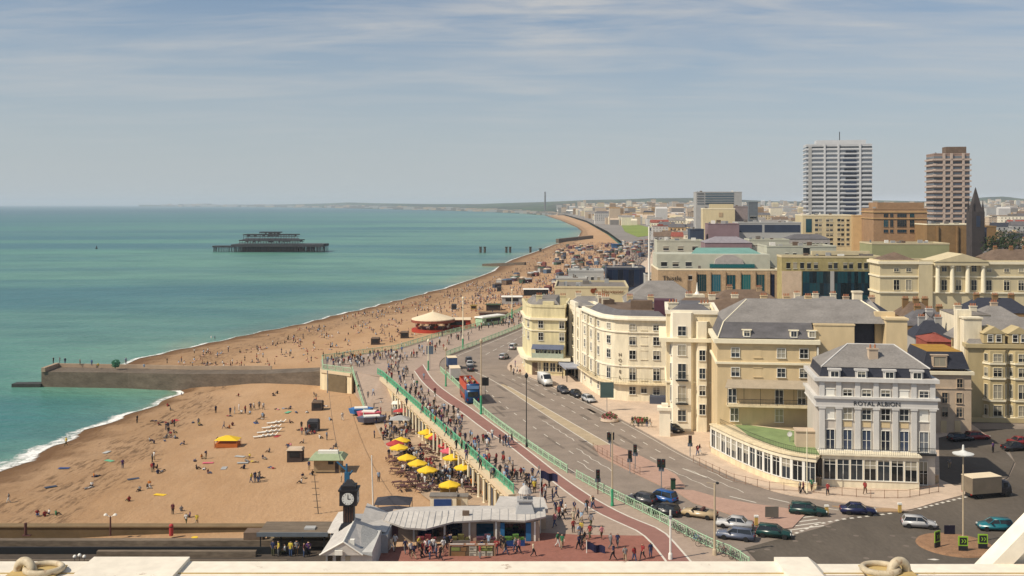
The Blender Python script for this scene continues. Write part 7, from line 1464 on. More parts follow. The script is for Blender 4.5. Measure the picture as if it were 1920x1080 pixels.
# ================================================================ LAMPS, SIGNALS, SIGNS
LAMPP = M('buff lamp column', (.46, .37, .25), .6, .1, 1); GREENP = M('green lamp base', (.05, .30, .15), .55, .1, 1)
def lamp(label, px, py, top, kind='plain', z=.12, r=.12, mat=None, base=None):
    p = P(px, py, z); t = thing('lamp_post', label, 'lamp post', p, 0, None); h = Z(top, p.y) - z; mat = mat or LAMPP
    MB().tube((0, 0, 0), (0, 0, h), r, r * .7, 10).build('pole', mat, t)
    if base: MB().lathe([(r * 1.9, 0), (r * 1.9, .3), (r * 1.45, .5), (r * 1.4, base), (r * 1.1, base + .15)], n=10).build('base', GREENP, t)
    else: MB().lathe([(r * 1.8, 0), (r * 1.7, .6), (r * 1.1, .75)], n=10).build('base', mat, t)
    if kind == 'disc': MB().lathe([(.2, h - .5), (1.15, h - .35), (1.2, h - .22), (.55, h - .05), (.15, h + .15), (.1, h + .75), (.03, h + .8)], n=18).build('lamp_head', M('lamp white', (.62, .62, .58), .5), t)
    elif kind == 'arm': MB().tube((0, 0, h - .05), (-.9, 0, h + .1), .05).tube((0, 0, h - .05), (.35, 0, h + .1), .05).build('arm', mat, t); MB().lathe([(.05, h - .1), (.2, h), (.2, h + .12), (.08, h + .2)], (.3, 0, 0), 8).build('lamp_head', DARK, t)
    elif kind == 'lantern': MB().lathe([(.1, h - .5), (.26, h - .35), (.32, h), (.2, h + .2), (.05, h + .4)], n=10).build('lamp_head', DARK if mat is DARK else mat, t)
    elif kind == 'collar': MB().lathe([(r * 1.5, h - .9), (r * 1.5, h - .6)], n=10).build('collar', STEEL, t)
    return t
lamp('white-hatted lamp column standing in the middle of the roundabout', 1806, 1018, 848, 'disc', .3, .11)
lamp('tall buff lamp column beside the slate blue car at the kerb fence', 1340, 1042, 908, 'arm', .12, .15); lamp('thick white post topped by a steel collar on the cycle path edge', 1257, 1050, 958, 'collar', .12, .14, WHITE)
lamp('buff column with a tall green base beside the kerb fence', 1148, 950, 812, 'plain', .12, .12, None, 2.1); lamp('column with a green base right of the open-topped bus', 902, 778, 640, 'lantern', .12, .14, None, 3.4); lamp('thin dark lamp column at the kerb fence in mid view', 987, 840, 705, 'lantern', .12, .09, DARK)
lamp('cream column with a green base by the crossing, left of the bus', 868, 655, 560, 'lantern', .12, .16, CREAMT, 2.6); lamp('pale lamp column on the far pavement in front of the yellow hotel railing', 960, 598, 545, 'lantern', .12, .16, CREAMT, 3.0); lamp('green-based column behind the blue lorry', 836, 726, 655, 'lantern', .12, .12, None, 2.6)
lamp('slim cream column on the pavement before the white hotel', 1513, 925, 805, 'plain', .12, .08, CREAMT)
lamp('slim cream column on the promenade by the carousel', 803, 696, 640, 'lantern', .12, .13, CREAMT, 2.2)
def sign(label, px, py, top, w, h, col, z=.12, pole=STEEL, cat='sign', rz=0.):
    p = P(px, py, z); t = thing('sign_post', label, cat, p, R(rz)); hh = Z(top, p.y) - z; MB().tube((0, 0, 0), (0, 0, hh), .06, n=7).build('pole', pole, t); MB().box(-w / 2, w / 2, -.1, -.05, hh - h, hh).build('panel', col, t); return t
sign('square dark direction board on a pale post beyond the crossing', 806, 694, 650, 1.7, 2.0, M('sign blue grey', (.10, .13, .17), .6)); sign('black direction board on a post right of the bus', 910, 748, 709, 1.4, 1.7, DARK); sign('large teal green direction sign before the curved hotel', 1138, 772, 718, 2.6, 3.0, M('sign teal', (.06, .10, .10), .6)); sign('round-edged grey sign on the pink traffic island', 1447, 974, 951, 1.7, 1.35, M('sign grey back', (.13, .12, .10), .7)); sign('dark square sign board on the roundabout', 1780, 1004, 986, 1.3, 1.4, M('sign navy', (.015, .015, .03), .5))
for px, py, top, l in ((1758, 1027, 997, 'lime-bordered chevron sign on the seaward side of the roundabout'), (1806, 1034, 1007, 'lime-bordered chevron sign at the front of the roundabout'), (1843, 1030, 1003, 'lime-bordered chevron sign on the landward side of the roundabout')):
    p = P(px, py, .25); t = thing('chevron_sign', l, 'sign', p, R(35 if px < 1770 else -5), 'chevron signs on the roundabout'); h = Z(top, p.y) - .25; LIME = M('lime border', (.28, .48, .04), .5)
    MB().box(-.55, .55, 0, .06, .55, h).build('border', LIME, t); MB().box(-.4, .4, -.03, 0, .7, h - .15).build('panel', DARK, t); m = MB()
    for k in range(2): u = -.22 + k * .3; zc = (.55 + h) / 2; m.add([(u, -.05, zc - .22), (u + .1, -.05, zc - .22), (u + .25, -.05, zc), (u + .1, -.05, zc + .22), (u, -.05, zc + .22), (u + .15, -.05, zc)], [(0, 1, 2, 5), (5, 2, 3, 4)])
    m.build('chevron', LIME, t); MB().box(-.5, .5, -.05, .1, 0, .55).build('base', DARK, t)
for px, py, l in ((1550, 966, 'yellow bollard left of the navy saloon'), (1687, 962, 'yellow bollard on the buff kerb island tip'), (1418, 986, 'pale yellow bollard at the tip of the pink island'), (1884, 990, 'pale bollard beyond the roundabout')):
    t = thing('bollard', l, 'bollard', P(px, py, .1), 0, 'yellow traffic bollards'); MB().box(-.2, .2, -.12, .12, 0, 1.0).build('body', M('bollard yellow', (.55, .36, .10), .6), t); MB().box(-.26, .26, -.16, .16, 1.0, 1.22).build('cap', WHITE, t)
def signal(label, px, py, top, heads=1, mat=STEEL):
    p = P(px, py, .12); t = thing('traffic_light', label, 'traffic light', p, R(random.uniform(-20, 20)), 'traffic lights at the pelican crossing'); h = Z(top, p.y) - .12; MB().tube((0, 0, 0), (0, 0, h - .2), .07, n=7).build('pole', mat, t)
    for k in range(heads):
        x_ = (k - (heads - 1) / 2) * .62; hd = MB().box(x_ - .26, x_ + .26, -.22, .12, h - 1.15, h).build('signal_head', DARK, t)
        for j, c in enumerate((M('red lens', (.09, .01, .01), .3), M('amber lens', (.07, .04, .01), .3), M('green lens', (.01, .05, .03), .3))): MB().lathe([(.11, -.03), (.11, .03)], n=10).build('lens', c, hd, (x_, -.24, h - .2 - j * .36)).rotation_euler = (R(90), 0, 0)
    MB().box(-.38, .38, .02, .1, h - 1.75, h - 1.2).build('backing_board', M('signal grey', (.12, .14, .17), .7), t); return t
signal('twin traffic light on the near edge of the hatched strip', 1145, 858, 812, 2); signal('traffic light, farther of the pair on the pink island', 1191, 880, 835, 1); signal('traffic light, nearer of the pair on the pink island', 1181, 889, 846, 1); signal('twin traffic light at the landward end of the pink island', 1240, 916, 862, 2); signal('traffic light on a rust-coloured pole by the kerb fence', 1121, 928, 882, 1, BRNT); signal('traffic light on the pavement below the conservatory', 1294, 857, 818, 1)
for px, py, l, mt in ((1262, 918, 'dark green litter bin on the pink traffic island', M('bin green', (.02, .06, .035), .6)), (868 + 115, 0, None, None)):
    if l: t = thing('litter_bin', l, 'bin', P(px, py, .12)); MB().box(-.3, .3, -.3, .3, 0, 1.3).build('body', mt, t); MB().box(-.34, .34, -.34, .34, 1.3, 1.42).build('lid', DARK, t)
t = thing('litter_bin', 'dark square planter bin among the yellow parasols', 'bin', P(826, 905, LOW + .03)); MB().box(-.5, .5, -.4, .4, 0, 1.3).build('body', M('bin grey green', (.08, .10, .09), .7), t); MB().box(-.54, .54, -.44, .44, 1.3, 1.4).build('lid', DARK, t)
t = thing('flower_bed', 'round flower bed with pink blooms before the curved hotel', 'flower bed', P(1143, 790, .12)); MB().lathe([(1.7, 0), (1.6, .35), (1.3, .38)], n=16).build('kerb', SIDE, t); c = MB(); d_ = MB(); q = random.Random(9)
for k in range(240):
    a, r_ = q.uniform(0, 6.28), 1.4 * math.sqrt(q.random()); p = Vector((r_ * math.cos(a), r_ * math.sin(a), .4 + q.uniform(0, .9) * (1.4 - r_ * .6))); s = .14; (c if k % 3 else d_).add([p, p + Vector((s, .03, .1)), p + Vector((.05, s, .2)), p + Vector((-s, .02, .12))], [(0, 1, 2, 3)])
c.build('foliage', LEAF[1], t); d_.build('blossom', M('pink bloom', (.42, .08, .12), .8), t)
t = thing('shrub', 'low green shrub on the pavement by the curved hotel basement', 'shrub', P(1200, 795, .12)); c = MB()
for k in range(200): a, r_ = q.uniform(0, 6.28), 1.5 * math.sqrt(q.random()); p = Vector((r_ * math.cos(a), .6 * r_ * math.sin(a), q.uniform(.1, .9))); c.add([p, p + Vector((.2, .03, .1)), p + Vector((.05, .2, .2)), p + Vector((-.2, .02, .12))], [(0, 1, 2, 3)])
c.build('foliage', LEAF[1], t); MB().tube((0, 0, 0), (0, 0, .4), .1).build('stem', BARK, t)
# ================================================================ PEOPLE
SKIN = [M('skin light', (.55, .34, .24), .6, .05), M('skin tanned', (.42, .24, .15), .6, .05), M('skin dark', (.13, .07, .045), .6, .05)]; HAIR = [M('dark hair', (.02, .015, .012), .8), M('brown hair', (.07, .04, .02), .8), M('fair hair', (.28, .19, .09), .8)]
TOPS = [('white', (.62, .61, .58)), ('black', (.02, .02, .022)), ('navy', (.022, .03, .075)), ('red', (.26, .035, .035)), ('grey', (.2, .2, .2)), ('blue', (.05, .12, .30)), ('pink', (.55, .22, .24)), ('green', (.04, .16, .08)), ('yellow', (.55, .42, .06)), ('sky-blue', (.28, .38, .50)), ('maroon', (.10, .025, .035)), ('cream', (.55, .47, .34)), ('purple', (.11, .05, .16)), ('orange', (.5, .17, .03))]
BOTS = [('dark', (.022, .022, .028)), ('denim', (.05, .08, .16)), ('beige', (.36, .28, .18)), ('white', (.55, .54, .5)), ('grey', (.13, .13, .13)), ('brown', (.09, .055, .03)), ('olive', (.08, .08, .04))]
TM = {n: M('cloth ' + n, c, .9, .1, 3) for n, c in TOPS}; BM_ = {n: M('legwear ' + n, c, .9, .1, 3) for n, c in BOTS}; SHOE = M('shoe', (.05, .04, .035), .8)
def body(name, J):
    """one continuous skinned figure: joints -> edges with radii, faces coloured by the bone they lie on"""
    E = [('pel', 'spn', 1), ('spn', 'chs', 1), ('chs', 'nck', 0), ('nck', 'hd0', 0), ('hd0', 'hd1', 3), ('pel', 'hpL', 2), ('hpL', 'knL', 2), ('knL', 'anL', 2), ('anL', 'toL', 4), ('pel', 'hpR', 2), ('hpR', 'knR', 2), ('knR', 'anR', 2), ('anR', 'toR', 4), ('chs', 'shL', 1), ('shL', 'elL', 1), ('elL', 'wrL', 0), ('wrL', 'haL', 0), ('chs', 'shR', 1), ('shR', 'elR', 1), ('elR', 'wrR', 0), ('wrR', 'haR', 0)]
    RD = dict(pel=.17, spn=.155, chs=.18, nck=.065, hd0=.112, hd1=.095, hp=.125, kn=.082, an=.055, to=.045, sh=.09, el=.06, wr=.042, ha=.042)
    ks = list(J); me = bpy.data.meshes.new(name); me.from_pydata([J[k] for k in ks], [(ks.index(a), ks.index(b)) for a, b, _ in E], []); o = bpy.data.objects.new('p', me); COL.objects.link(o)
    o.modifiers.new('s', 'SKIN'); 
    if not me.skin_vertices: 
        b = bmesh.new(); b.from_mesh(me); b.verts.layers.skin.verify(); b.to_mesh(me); b.free()
    sv = me.skin_vertices[0].data
    for i, k in enumerate(ks): r = RD.get(k, RD.get(k[:2], .05)); sv[i].radius = (r, r * (.72 if k in ('spn', 'chs', 'pel') else 1)); sv[i].use_root = k == 'pel'
    s = o.modifiers.new('u', 'SUBSURF'); s.levels = 1; s.render_levels = 1
    dg = bpy.context.evaluated_depsgraph_get(); dg.update(); m2 = bpy.data.meshes.new_from_object(o.evaluated_get(dg)); bpy.data.objects.remove(o)
    m2.materials.clear()
    for k in range(5): m2.materials.append(WHITE)
    V = {k: Vector(v) for k, v in J.items()}; up = (V['hd1'] - V['hd0']).normalized()
    for f in m2.polygons:
        c = f.center; best = 1e9
        for a, b, mi in E:
            A, B = V[a], V[b]; d = B - A; t = max(0, min(1, (c - A).dot(d) / d.length_squared)); q = (c - A - d * t).length
            ra = RD.get(a, RD.get(a[:2], .05)) * (1 - t) + RD.get(b, RD.get(b[:2], .05)) * t
            if q - ra < best: best = q - ra; m_ = mi
        if m_ == 3: rel = c - V['hd0']; m_ = 3 if rel.dot(up) > .05 or rel.y > .01 else 0
        f.material_index = {0: 0, 1: 1, 2: 2, 3: 3, 4: 4}[m_]; f.use_smooth = True
    m2.name = name; return m2
def pose(kind):
    J = dict(pel=(0, 0, .95), spn=(0, .01, 1.12), chs=(0, .02, 1.33), nck=(0, .01, 1.5), hd0=(0, -.01, 1.6), hd1=(0, -.01, 1.68))
    for s, x in (('L', -1), ('R', 1)): J.update({'hp' + s: (.1 * x, 0, .88), 'kn' + s: (.11 * x, -.01, .48), 'an' + s: (.11 * x, .03, .08), 'to' + s: (.13 * x, -.14, .04), 'sh' + s: (.19 * x, .02, 1.42), 'el' + s: (.25 * x, .05, 1.14), 'wr' + s: (.25 * x, -.03, .89), 'ha' + s: (.24 * x, -.06, .77)})
    def st(**k): J.update(k)
    if kind == 'walk': st(knL=(-.1, -.2, .5), anL=(-.1, -.26, .1), toL=(-.11, -.44, .07), knR=(.1, .06, .48), anR=(.1, .36, .16), toR=(.11, .24, .05), elL=(-.25, .12, 1.15), wrL=(-.24, .2, .92), haL=(-.23, .22, .8), elR=(.25, -.06, 1.14), wrR=(.24, -.24, .97), haR=(.23, -.33, .9))
    if kind == 'stride': st(knR=(.1, -.22, .5), anR=(.1, -.3, .1), toR=(.11, -.47, .07), knL=(-.1, .04, .48), anL=(-.1, .34, .15), toL=(-.11, .22, .05), elR=(.25, .12, 1.15), wrR=(.23, -.02, .98), haR=(.2, -.13, .95), elL=(-.25, -.02, 1.14), wrL=(-.24, -.2, .98), haL=(-.23, -.3, .92))
    if kind == 'chat': st(elL=(-.3, .02, 1.15), wrL=(-.16, -.18, 1.1), haL=(-.06, -.22, 1.12), elR=(.3, .06, 1.15), wrR=(.22, -.06, .95), haR=(.18, -.12, .86), knR=(.14, -.04, .48))
    if kind in ('sit', 'seat'):
        h = .16 if kind == 'sit' else .5; dz = h - .95
        for k in list(J): x, y, z = J[k]; J[k] = (x, y, z + dz) if k[:2] not in ('kn', 'an', 'to') else J[k]
        for s, x in (('L', -1), ('R', 1)):
            if kind == 'sit': st(**{'kn' + s: (.14 * x, -.42, .38), 'an' + s: (.13 * x, -.68, .08), 'to' + s: (.14 * x, -.82, .06), 'hp' + s: (.1 * x, -.02, h - .03), 'el' + s: (.26 * x, .02, h + .25), 'wr' + s: (.2 * x, -.2, h + .2), 'ha' + s: (.16 * x, -.32, h + .2)})
            else: st(**{'kn' + s: (.13 * x, -.42, .52), 'an' + s: (.13 * x, -.42, .1), 'to' + s: (.13 * x, -.58, .05), 'hp' + s: (.1 * x, 0, h), 'el' + s: (.26 * x, -.02, h + .2), 'wr' + s: (.2 * x, -.25, h + .16), 'ha' + s: (.15 * x, -.36, h + .18)})
    if kind == 'lie':
        M_ = Matrix.Translation((0, 0, .14)) @ Matrix.Rotation(R(-86), 4, 'X') @ Matrix.Translation((0, 0, -.95)); J = {k: tuple(M_ @ Vector(v)) for k, v in J.items()}; J['knL'] = (-.12, J['knL'][1], .3)
    return J
POSES = {'walk': 'walking', 'stride': 'striding', 'stand': 'standing', 'chat': 'gesturing', 'sit': 'sitting', 'seat': 'seated', 'lie': 'lying'}
BODY = {k: body('person', pose(k)) for k in POSES}
rp = random.Random(21); used = set(); NP = [0]
def person(p, kind, where, group, top=None, bot=None, rz=None, hair=None, extra=''):
    for _ in range(400):
        tn = top or rp.choice(TOPS if rp.random() < .55 else TOPS[:5])[0]; bn = bot or rp.choice(BOTS if rp.random() < .6 else BOTS[:2])[0]; l = f'person in {tn} top and {bn} {"shorts" if bn in ("beige", "white") and kind != "walk" else "trousers"} {POSES[kind]} {where}'
        if l not in used: break
    used.add(l); o = link('person', BODY[kind], None, p, R(rp.uniform(0, 360)) if rz is None else R(rz)); tag(o, l, 'person', group)
    s = rp.uniform(.93, 1.07); o.scale = (s, s, s)
    for i, m in enumerate((rp.choice(SKIN[:2] + SKIN[:2] + SKIN), TM[tn], BM_[bn], HAIR[hair] if hair is not None else rp.choice(HAIR), SHOE)): o.material_slots[i].link = 'OBJECT'; o.material_slots[i].material = m
    NP[0] += 1; return o
def crowd(pts, kinds, where, group, z=.13):
    for px, py in pts:
        p = BP(px, py) if z == 'beach' else P(px, py, z); person(p, rp.choice(kinds), where, group)
WK = ['walk', 'stride', 'walk', 'stand', 'chat']
def band(L, n, spread):        # points strewn along a pixel polyline
    o = []
    D = resample([Vector((x, y, 0)) for x, y in L], 60)
    for _ in range(n): q = rp.choice(D); o.append((q.x + rp.gauss(0, spread), q.y + rp.gauss(0, spread * .5)))
    return o
# near red paving and kiosk front
crowd([(1040, 990), (1048, 975), (1060, 968), (1075, 984), (1090, 1004), (1106, 1012), (1046, 1028), (1054, 1030), (1145, 1030), (1158, 1028), (1150, 1052), (1172, 1054), (1189, 1054), (1205, 1050), (1220, 1046), (967, 1038), (940, 1030), (948, 1042), (973, 1040), (1128, 1012), (1108, 990), (1000, 1045), (1075, 1000), (1042, 965), (1052, 962)], WK, 'on the red kiosk paving', 'people strolling on the near paving', .13)
crowd([(792, 1046), (800, 1040), (806, 1050), (812, 1038), (818, 1046), (786, 1034), (776, 1050), (826, 1052), (741, 1032), (734, 1036), (722, 1030), (760, 1040), (770, 1044)], WK + ['chat', 'stand'], 'before the pier kiosk front', 'people queueing at the pier kiosk', .13)
crowd([(512, 1044), (522, 1045), (534, 1043), (545, 1045), (556, 1044), (570, 1046), (578, 1044)], ['stand', 'chat', 'seat'], 'under the flat-roofed pier shelter', 'people in the pier shelter', .06)
crowd([(1110, 954), (1014, 912), (1030, 915)], ['walk', 'stride'], 'on the cycle path by the flag', 'people by the cycle path')
crowd(band([(915, 880), (940, 895), (985, 905), (1012, 928)], 15, 13), WK, 'on the promenade near the flag', 'people on the near promenade', .13)
crowd(band([(900, 835), (925, 830), (950, 838)], 14, 11), WK, 'midway along the cycle path', 'people on the promenade', .13)
crowd(band([(862, 815), (880, 850), (915, 880)], 12, 9), WK, 'close beside the lattice railing', 'people on the promenade', .13)
crowd(band([(790, 745), (810, 780), (830, 790)], 30, 13), WK, 'in the crowd above the sea wall', 'people on the promenade', .13)
crowd(band([(838, 770), (862, 800), (880, 808)], 9, 8), WK, 'strung along the cycle path line', 'people on the promenade', .13)
crowd(band([(735, 690), (755, 715), (748, 740)], 18, 12), WK, 'at the far end of the railing', 'people at the top of the ramp', .13)
crowd(band([(650, 682), (690, 678), (730, 672), (750, 670)], 34, 9), WK, 'round the top of the beach ramp', 'people at the top of the ramp', .13)
crowd(band([(612, 688), (625, 680), (640, 688)], 9, 7), ['stand', 'chat', 'walk'], 'leaning about on the bastion', 'people on the bastion', .13)
crowd([(690, 748), (700, 744), (672, 735)], WK, 'on the beach ramp', 'people on the beach ramp', -2.2)
crowd([(1185, 800), (1191, 800), (1197, 802), (1204, 800), (1213, 802), (1219, 803), (1308, 856), (1312, 852), (1500, 926), (1506, 928), (1522, 922), (1552, 930), (1622, 928), (1780, 880), (1862, 850)], WK, 'on the pavement before the hotels', 'people on the hotel pavement', .13)
crowd([(1112, 955), (1100, 962), (963, 705), (970, 702), (958, 698), (975, 706), (966, 690)], WK, 'near the kerb by the road', 'people by the kerb', .13)
crowd(band([(745, 820), (760, 840), (772, 860), (800, 910)], 16, 12), ['seat', 'stand', 'chat', 'walk'], 'among the cafe parasols', 'people at the cafe terrace', LOW + .04)
crowd(band([(835, 880), (860, 900), (890, 925), (905, 935)], 10, 9), ['walk', 'stand', 'chat'], 'under the arcaded sea wall', 'people at the foot of the sea wall', LOW + .04)
crowd([(870, 700), (878, 704), (886, 700)], ['seat'], 'on the upper deck of the open-topped bus', 'bus passengers', 2.7) if False else None
# near beach, from the photograph
crowd([(478, 905), (471, 907), (484, 906), (487, 903), (324, 966), (349, 985), (369, 987), (230, 880), (124, 838), (16, 945), (470, 772), (476, 770), (486, 768), (494, 770), (448, 772), (440, 778), (420, 805), (372, 800), (408, 836), (386, 862), (642, 790), (702, 823), (640, 905), (710, 905), (340, 680), (396, 640), (403, 640)], ['stand', 'walk', 'chat', 'stride'], 'upright on the shingle beach', 'people standing on the beach', 'beach')
crowd([(70, 968), (84, 970), (92, 966), (105, 968), (165, 918), (172, 914), (182, 895), (176, 897), (242, 942), (262, 922), (280, 912), (296, 890), (304, 886), (276, 918), (312, 824), (320, 818), (326, 814), (365, 866), (378, 862), (390, 890), (430, 805), (436, 800), (520, 740), (512, 744), (495, 785), (490, 788), (545, 840), (540, 836), (505, 850), (468, 860), (476, 868), (510, 880), (520, 770), (555, 775), (575, 775), (340, 960), (356, 972), (374, 800), (345, 835)], ['sit', 'lie', 'sit'], 'on the near shingle beach', 'sunbathers on the near beach', 'beach')
crowd([(100, 683), (112, 682), (150, 686), (172, 687), (184, 688), (236, 684), (122, 684), (270, 690)], ['stand', 'chat', 'sit'], 'on top of the concrete groyne', 'people on the groyne', -3.3)
for k in range(12):
    x_, y_ = -3.6 + (k // 2) * 1.15, (-.55, .55)[k % 2]; c_, s_ = math.cos(R(101)), math.sin(R(101)); person(BUS.location + Vector((x_ * c_ - y_ * s_, x_ * s_ + y_ * c_, 2.58 * 1.18 + .42)), 'seat', 'on the open top deck of the bus', 'bus passengers', rz=11)
while NP[0] < 300:
    px, py = rp.uniform(270, 720), rp.uniform(628, 690); p = BP(px, py); s_ = by_y(SHORE, p.y)
    if p.y < 283 or p.x < s_ + 5 or p.x > by_y(WALL, p.y) - 3 or p.y > 380: continue
    person(p, rp.choice(['sit', 'lie', 'sit', 'stand']), rp.choice(['on the sand beyond the groyne', 'on the shingle below the far railing', 'near the waterline beyond the groyne']) if True else '', 'sunbathers beyond the groyne')
# the rest of the crowd: one object
rc = random.Random(8); CP = SKIN + [TM[k] for k in ('white', 'navy', 'red', 'black', 'grey', 'sky-blue')] + [HAIR[0], BM_['dark'], BM_['beige']]; BK_ = {}
cv, cf, cm, off = [], [], [], 0
for k, me in BODY.items():
    v = np.empty(len(me.vertices) * 3); me.vertices.foreach_get('co', v); BK_[k] = (v.reshape(-1, 3), [tuple(p.vertices) for p in me.polygons], [p.material_index for p in me.polygons])
def fig2(x, y, z, kind):
    global off
    v, fs, ms = BK_[kind]; a = rc.uniform(0, 6.28); s = rc.uniform(.92, 1.06); c, n_ = math.cos(a) * s, math.sin(a) * s
    q = np.empty_like(v); q[:, 0] = x + v[:, 0] * c - v[:, 1] * n_; q[:, 1] = y + v[:, 0] * n_ + v[:, 1] * c; q[:, 2] = z + v[:, 2] * s; cv.append(q); mp = {0: rc.randrange(3), 1: 3 + rc.choice([0, 1, 1, 2, 3, 3, 4, 5]), 2: rc.choice([10, 10, 4, 11, 7]), 3: 9, 4: 9}
    cf.extend([tuple(i + off for i in f) for f in fs]); cm.extend([mp[m] for m in ms]); off += len(v)
def fill_px(L, n, sp, z, kinds):
    for px, py in band(L, n, sp): p = P(px, py, z); fig2(p.x, p.y, p.z, rc.choice(kinds))
fill_px([(730, 690), (770, 730), (800, 770), (850, 815), (900, 850), (960, 905), (1000, 930)], 90, 17, .13, WK); fill_px([(640, 690), (700, 680), (770, 672), (850, 640), (930, 610)], 80, 9, .13, WK); fill_px([(1010, 940), (1060, 965), (1110, 1000), (1080, 1040)], 14, 18, .13, WK); fill_px([(780, 1040), (830, 1035), (1000, 1040)], 14, 9, .13, WK)
fill_px([(740, 800), (760, 850), (790, 885), (820, 910), (850, 890), (880, 915)], 150, 17, LOW + .04, ['seat', 'seat', 'stand', 'walk', 'chat']); fill_px([(700, 760), (720, 790), (735, 830)], 22, 9, LOW + .04, WK)
for _ in range(34):
    px, py = rc.uniform(270, 620), rc.uniform(745, 900)
    for _k in range(rc.randrange(1, 5)): p = BP(px + rc.gauss(0, 9), py + rc.gauss(0, 4)); fig2(p.x, p.y, p.z, rc.choice(['sit', 'sit', 'lie', 'stand']))
mb = MB(); NV = 0
def ell(x, y, z, rx, ry, rz, mi): mb.add([(x + rx, y, z), (x, y + ry, z), (x - rx, y, z), (x, y - ry, z), (x, y, z + rz), (x, y, z - rz)], [(0, 1, 4), (1, 2, 4), (2, 3, 4), (3, 0, 4), (1, 0, 5), (2, 1, 5), (3, 2, 5), (0, 3, 5)], mi)
def fig(x, y, z, sit):
    k, l = rc.randrange(2), rc.choice([3, 4, 4, 6, 6, 7, 8, 5, 0, 1]); a = rc.uniform(0, 6.28); ca, sa = math.cos(a), math.sin(a)
    if sit == 2: ell(x, y, z + .16, .28, .28, .16, l); ell(x + .6 * ca, y + .6 * sa, z + .14, .22, .22, .14, 9); ell(x - .5 * ca, y - .5 * sa, z + .13, .5, .28, .13, k)
    elif sit == 1: ell(x, y, z + .45, .25, .22, .45, l); ell(x, y, z + .98, .13, .13, .16, 9); ell(x + .4 * ca, y + .4 * sa, z + .2, .42, .24, .2, k)
    else: ell(x, y, z + .45, .17, .17, .5, 10); ell(x, y, z + 1.15, .22, .19, .42, l); ell(x, y, z + 1.62, .12, .12, .15, 9)
n = 0
while n < 4200:
    y = 284 * (1180 / 284) ** rc.random() if rc.random() < .72 else rc.uniform(480, 1180); s_, w_ = by_y(SHORE, y), by_y(WALL, y); t_ = rc.uniform(.1, .97) ** .85
    if y < 420 and rc.random() < .45: continue
    if y > 560 and rc.random() < .5: t_ = rc.uniform(.55, .97)
    for _k in range(rc.choice([1, 1, 2, 3, 4, 6])):
        yy_ = y + rc.gauss(0, 2.2); t2 = max(.08, min(.98, t_ + rc.gauss(0, .016))); x = by_y(SHORE, yy_) + (by_y(WALL, yy_) - by_y(SHORE, yy_)) * t2; fig(x, yy_, beach_pt(yy_, t2)[1], rc.choice([1, 1, 2, 2, 0])); n += 1
n = 0
while n < 1100:
    y = rc.uniform(330, 1050); x = rc.uniform(by_y(WALL, y) + 1, by_y(KERB_L, y) - 1 + (12 if y > 470 else 0)); fig(x, y, .12, 0); n += 1
o_ = off; V_ = np.concatenate(cv + [np.array(mb.v)]); me = bpy.data.meshes.new('crowd'); me.from_pydata(V_.tolist(), [], cf + [tuple(i + o_ for i in f) for f in mb.f])
for m in CP: me.materials.append(m)
me.polygons.foreach_set('material_index', cm + mb.m); me.update()
tag(link('crowd', me), 'dense crowd of tiny figures over the long beach and promenade', 'crowd', kind='stuff')
# towels on the near sand
TW = [('blue striped', BLUEP), ('white', CONC), ('dull red', REDC), ('navy', NAVYC), ('pink', PINKC), ('yellow', YLW), ('grey', G1), ('turquoise', TURQ)]; k = 0
for wh, pts in (('near the waterline', [(120, 880), (200, 850), (330, 790), (95, 915)]), ('in the middle of the near beach', [(250, 900), (390, 870), (300, 930), (420, 880), (205, 866)]), ('by the white sun loungers', [(455, 870), (540, 775), (480, 795), (450, 858), (520, 820), (555, 850)])):
    for (px, py), (cn, cm_) in zip(pts, TW[k:] + TW[:k]): tag(MB().box(-.95, .95, -.45, .45, 0, .03).build('beach_towel', cm_, None, BP(px, py) + Vector((0, 0, .08)), rc.uniform(0, 3)), f'{cn} beach towel spread {wh}', 'towel', 'towels on the near beach')
    k += 3
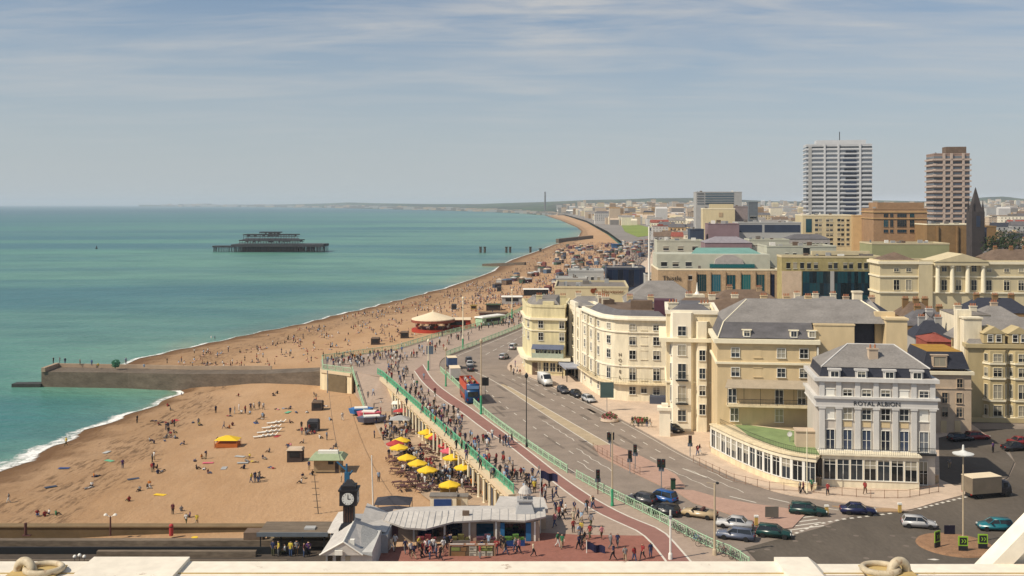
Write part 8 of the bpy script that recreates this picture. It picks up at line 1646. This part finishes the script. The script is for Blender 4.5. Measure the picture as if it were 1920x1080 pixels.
# beach tents, windbreaks and heaps farther along, and boats of clutter on the crowded far esplanade
CL = [('navy', NAVYC), ('white', CONC), ('grey', G1), ('dull red', M('dull red canvas', (.19, .07, .06), .9)), ('slate blue', M('slate blue canvas', (.09, .13, .19), .9)), ('dark green', M('dark green canvas', (.06, .10, .07), .9)), ('brown', BROWN), ('plum', PURP), ('buff', BEIGE), ('dark grey', SLATE)]; KT = ['stall', 'tent', 'hut', 'awning']; n = 0; seen2 = set()
while n < 170:
    y = rc.uniform(480, 1100); w0, w1 = by_y(WALL, y), by_y(KERB_L, y); x = rc.uniform(w0 - (22 if y < 560 else 62), by_y(KERB_R, y) + 3); z = .1 if x > w0 else beach_z(x, y); (cn, cm), kt = rc.choice(CL), rc.choice(KT); wh = ['among the first dense crowds', 'below the white blocks', 'beside the far promenade wall', 'at the far end of the esplanade'][min(3, int((y - 480) / 170))]
    rn = rc.choice(CL); key = (cn, kt, wh, rn[0]); 
    if key in seen2: continue
    seen2.add(key); n += 1; w, d, h = rc.uniform(2, 6), rc.uniform(2, 3.5), rc.uniform(1.5, 3); t = thing('beach_' + kt, f'{cn} seafront {kt} with a {rn[0]} top {wh}', kt, (x, y, z), R(rc.uniform(40, 80)), 'stalls on the far esplanade')
    MB().box(-w / 2, w / 2, 0, d, -.3, h).build('wall', cm, t); MB().tri2(-w / 2 - .2, w / 2 + .2, -.2, d + .2, h, h + .7, .6, .6, d * .4, d * .4).build('roof', rn[1], t)
# ================================================================ THE AIR
hz = bpy.data.materials.new('sea haze'); hz.use_nodes = True; t = hz.node_tree; t.nodes.clear(); v = t.nodes.new('ShaderNodeVolumePrincipled'); v.inputs['Color'].default_value = (.78, .86, .95, 1); v.inputs['Density'].default_value = 6e-5; v.inputs['Anisotropy'].default_value = 0.0
o_ = t.nodes.new('ShaderNodeOutputMaterial'); t.links.new(v.outputs[0], o_.inputs['Volume'])
tag(MB().box(-21000, 21000, -30, 31000, -16, 150).build('haze', hz), 'thin pale sea haze over the whole view', 'haze', kind='stuff')
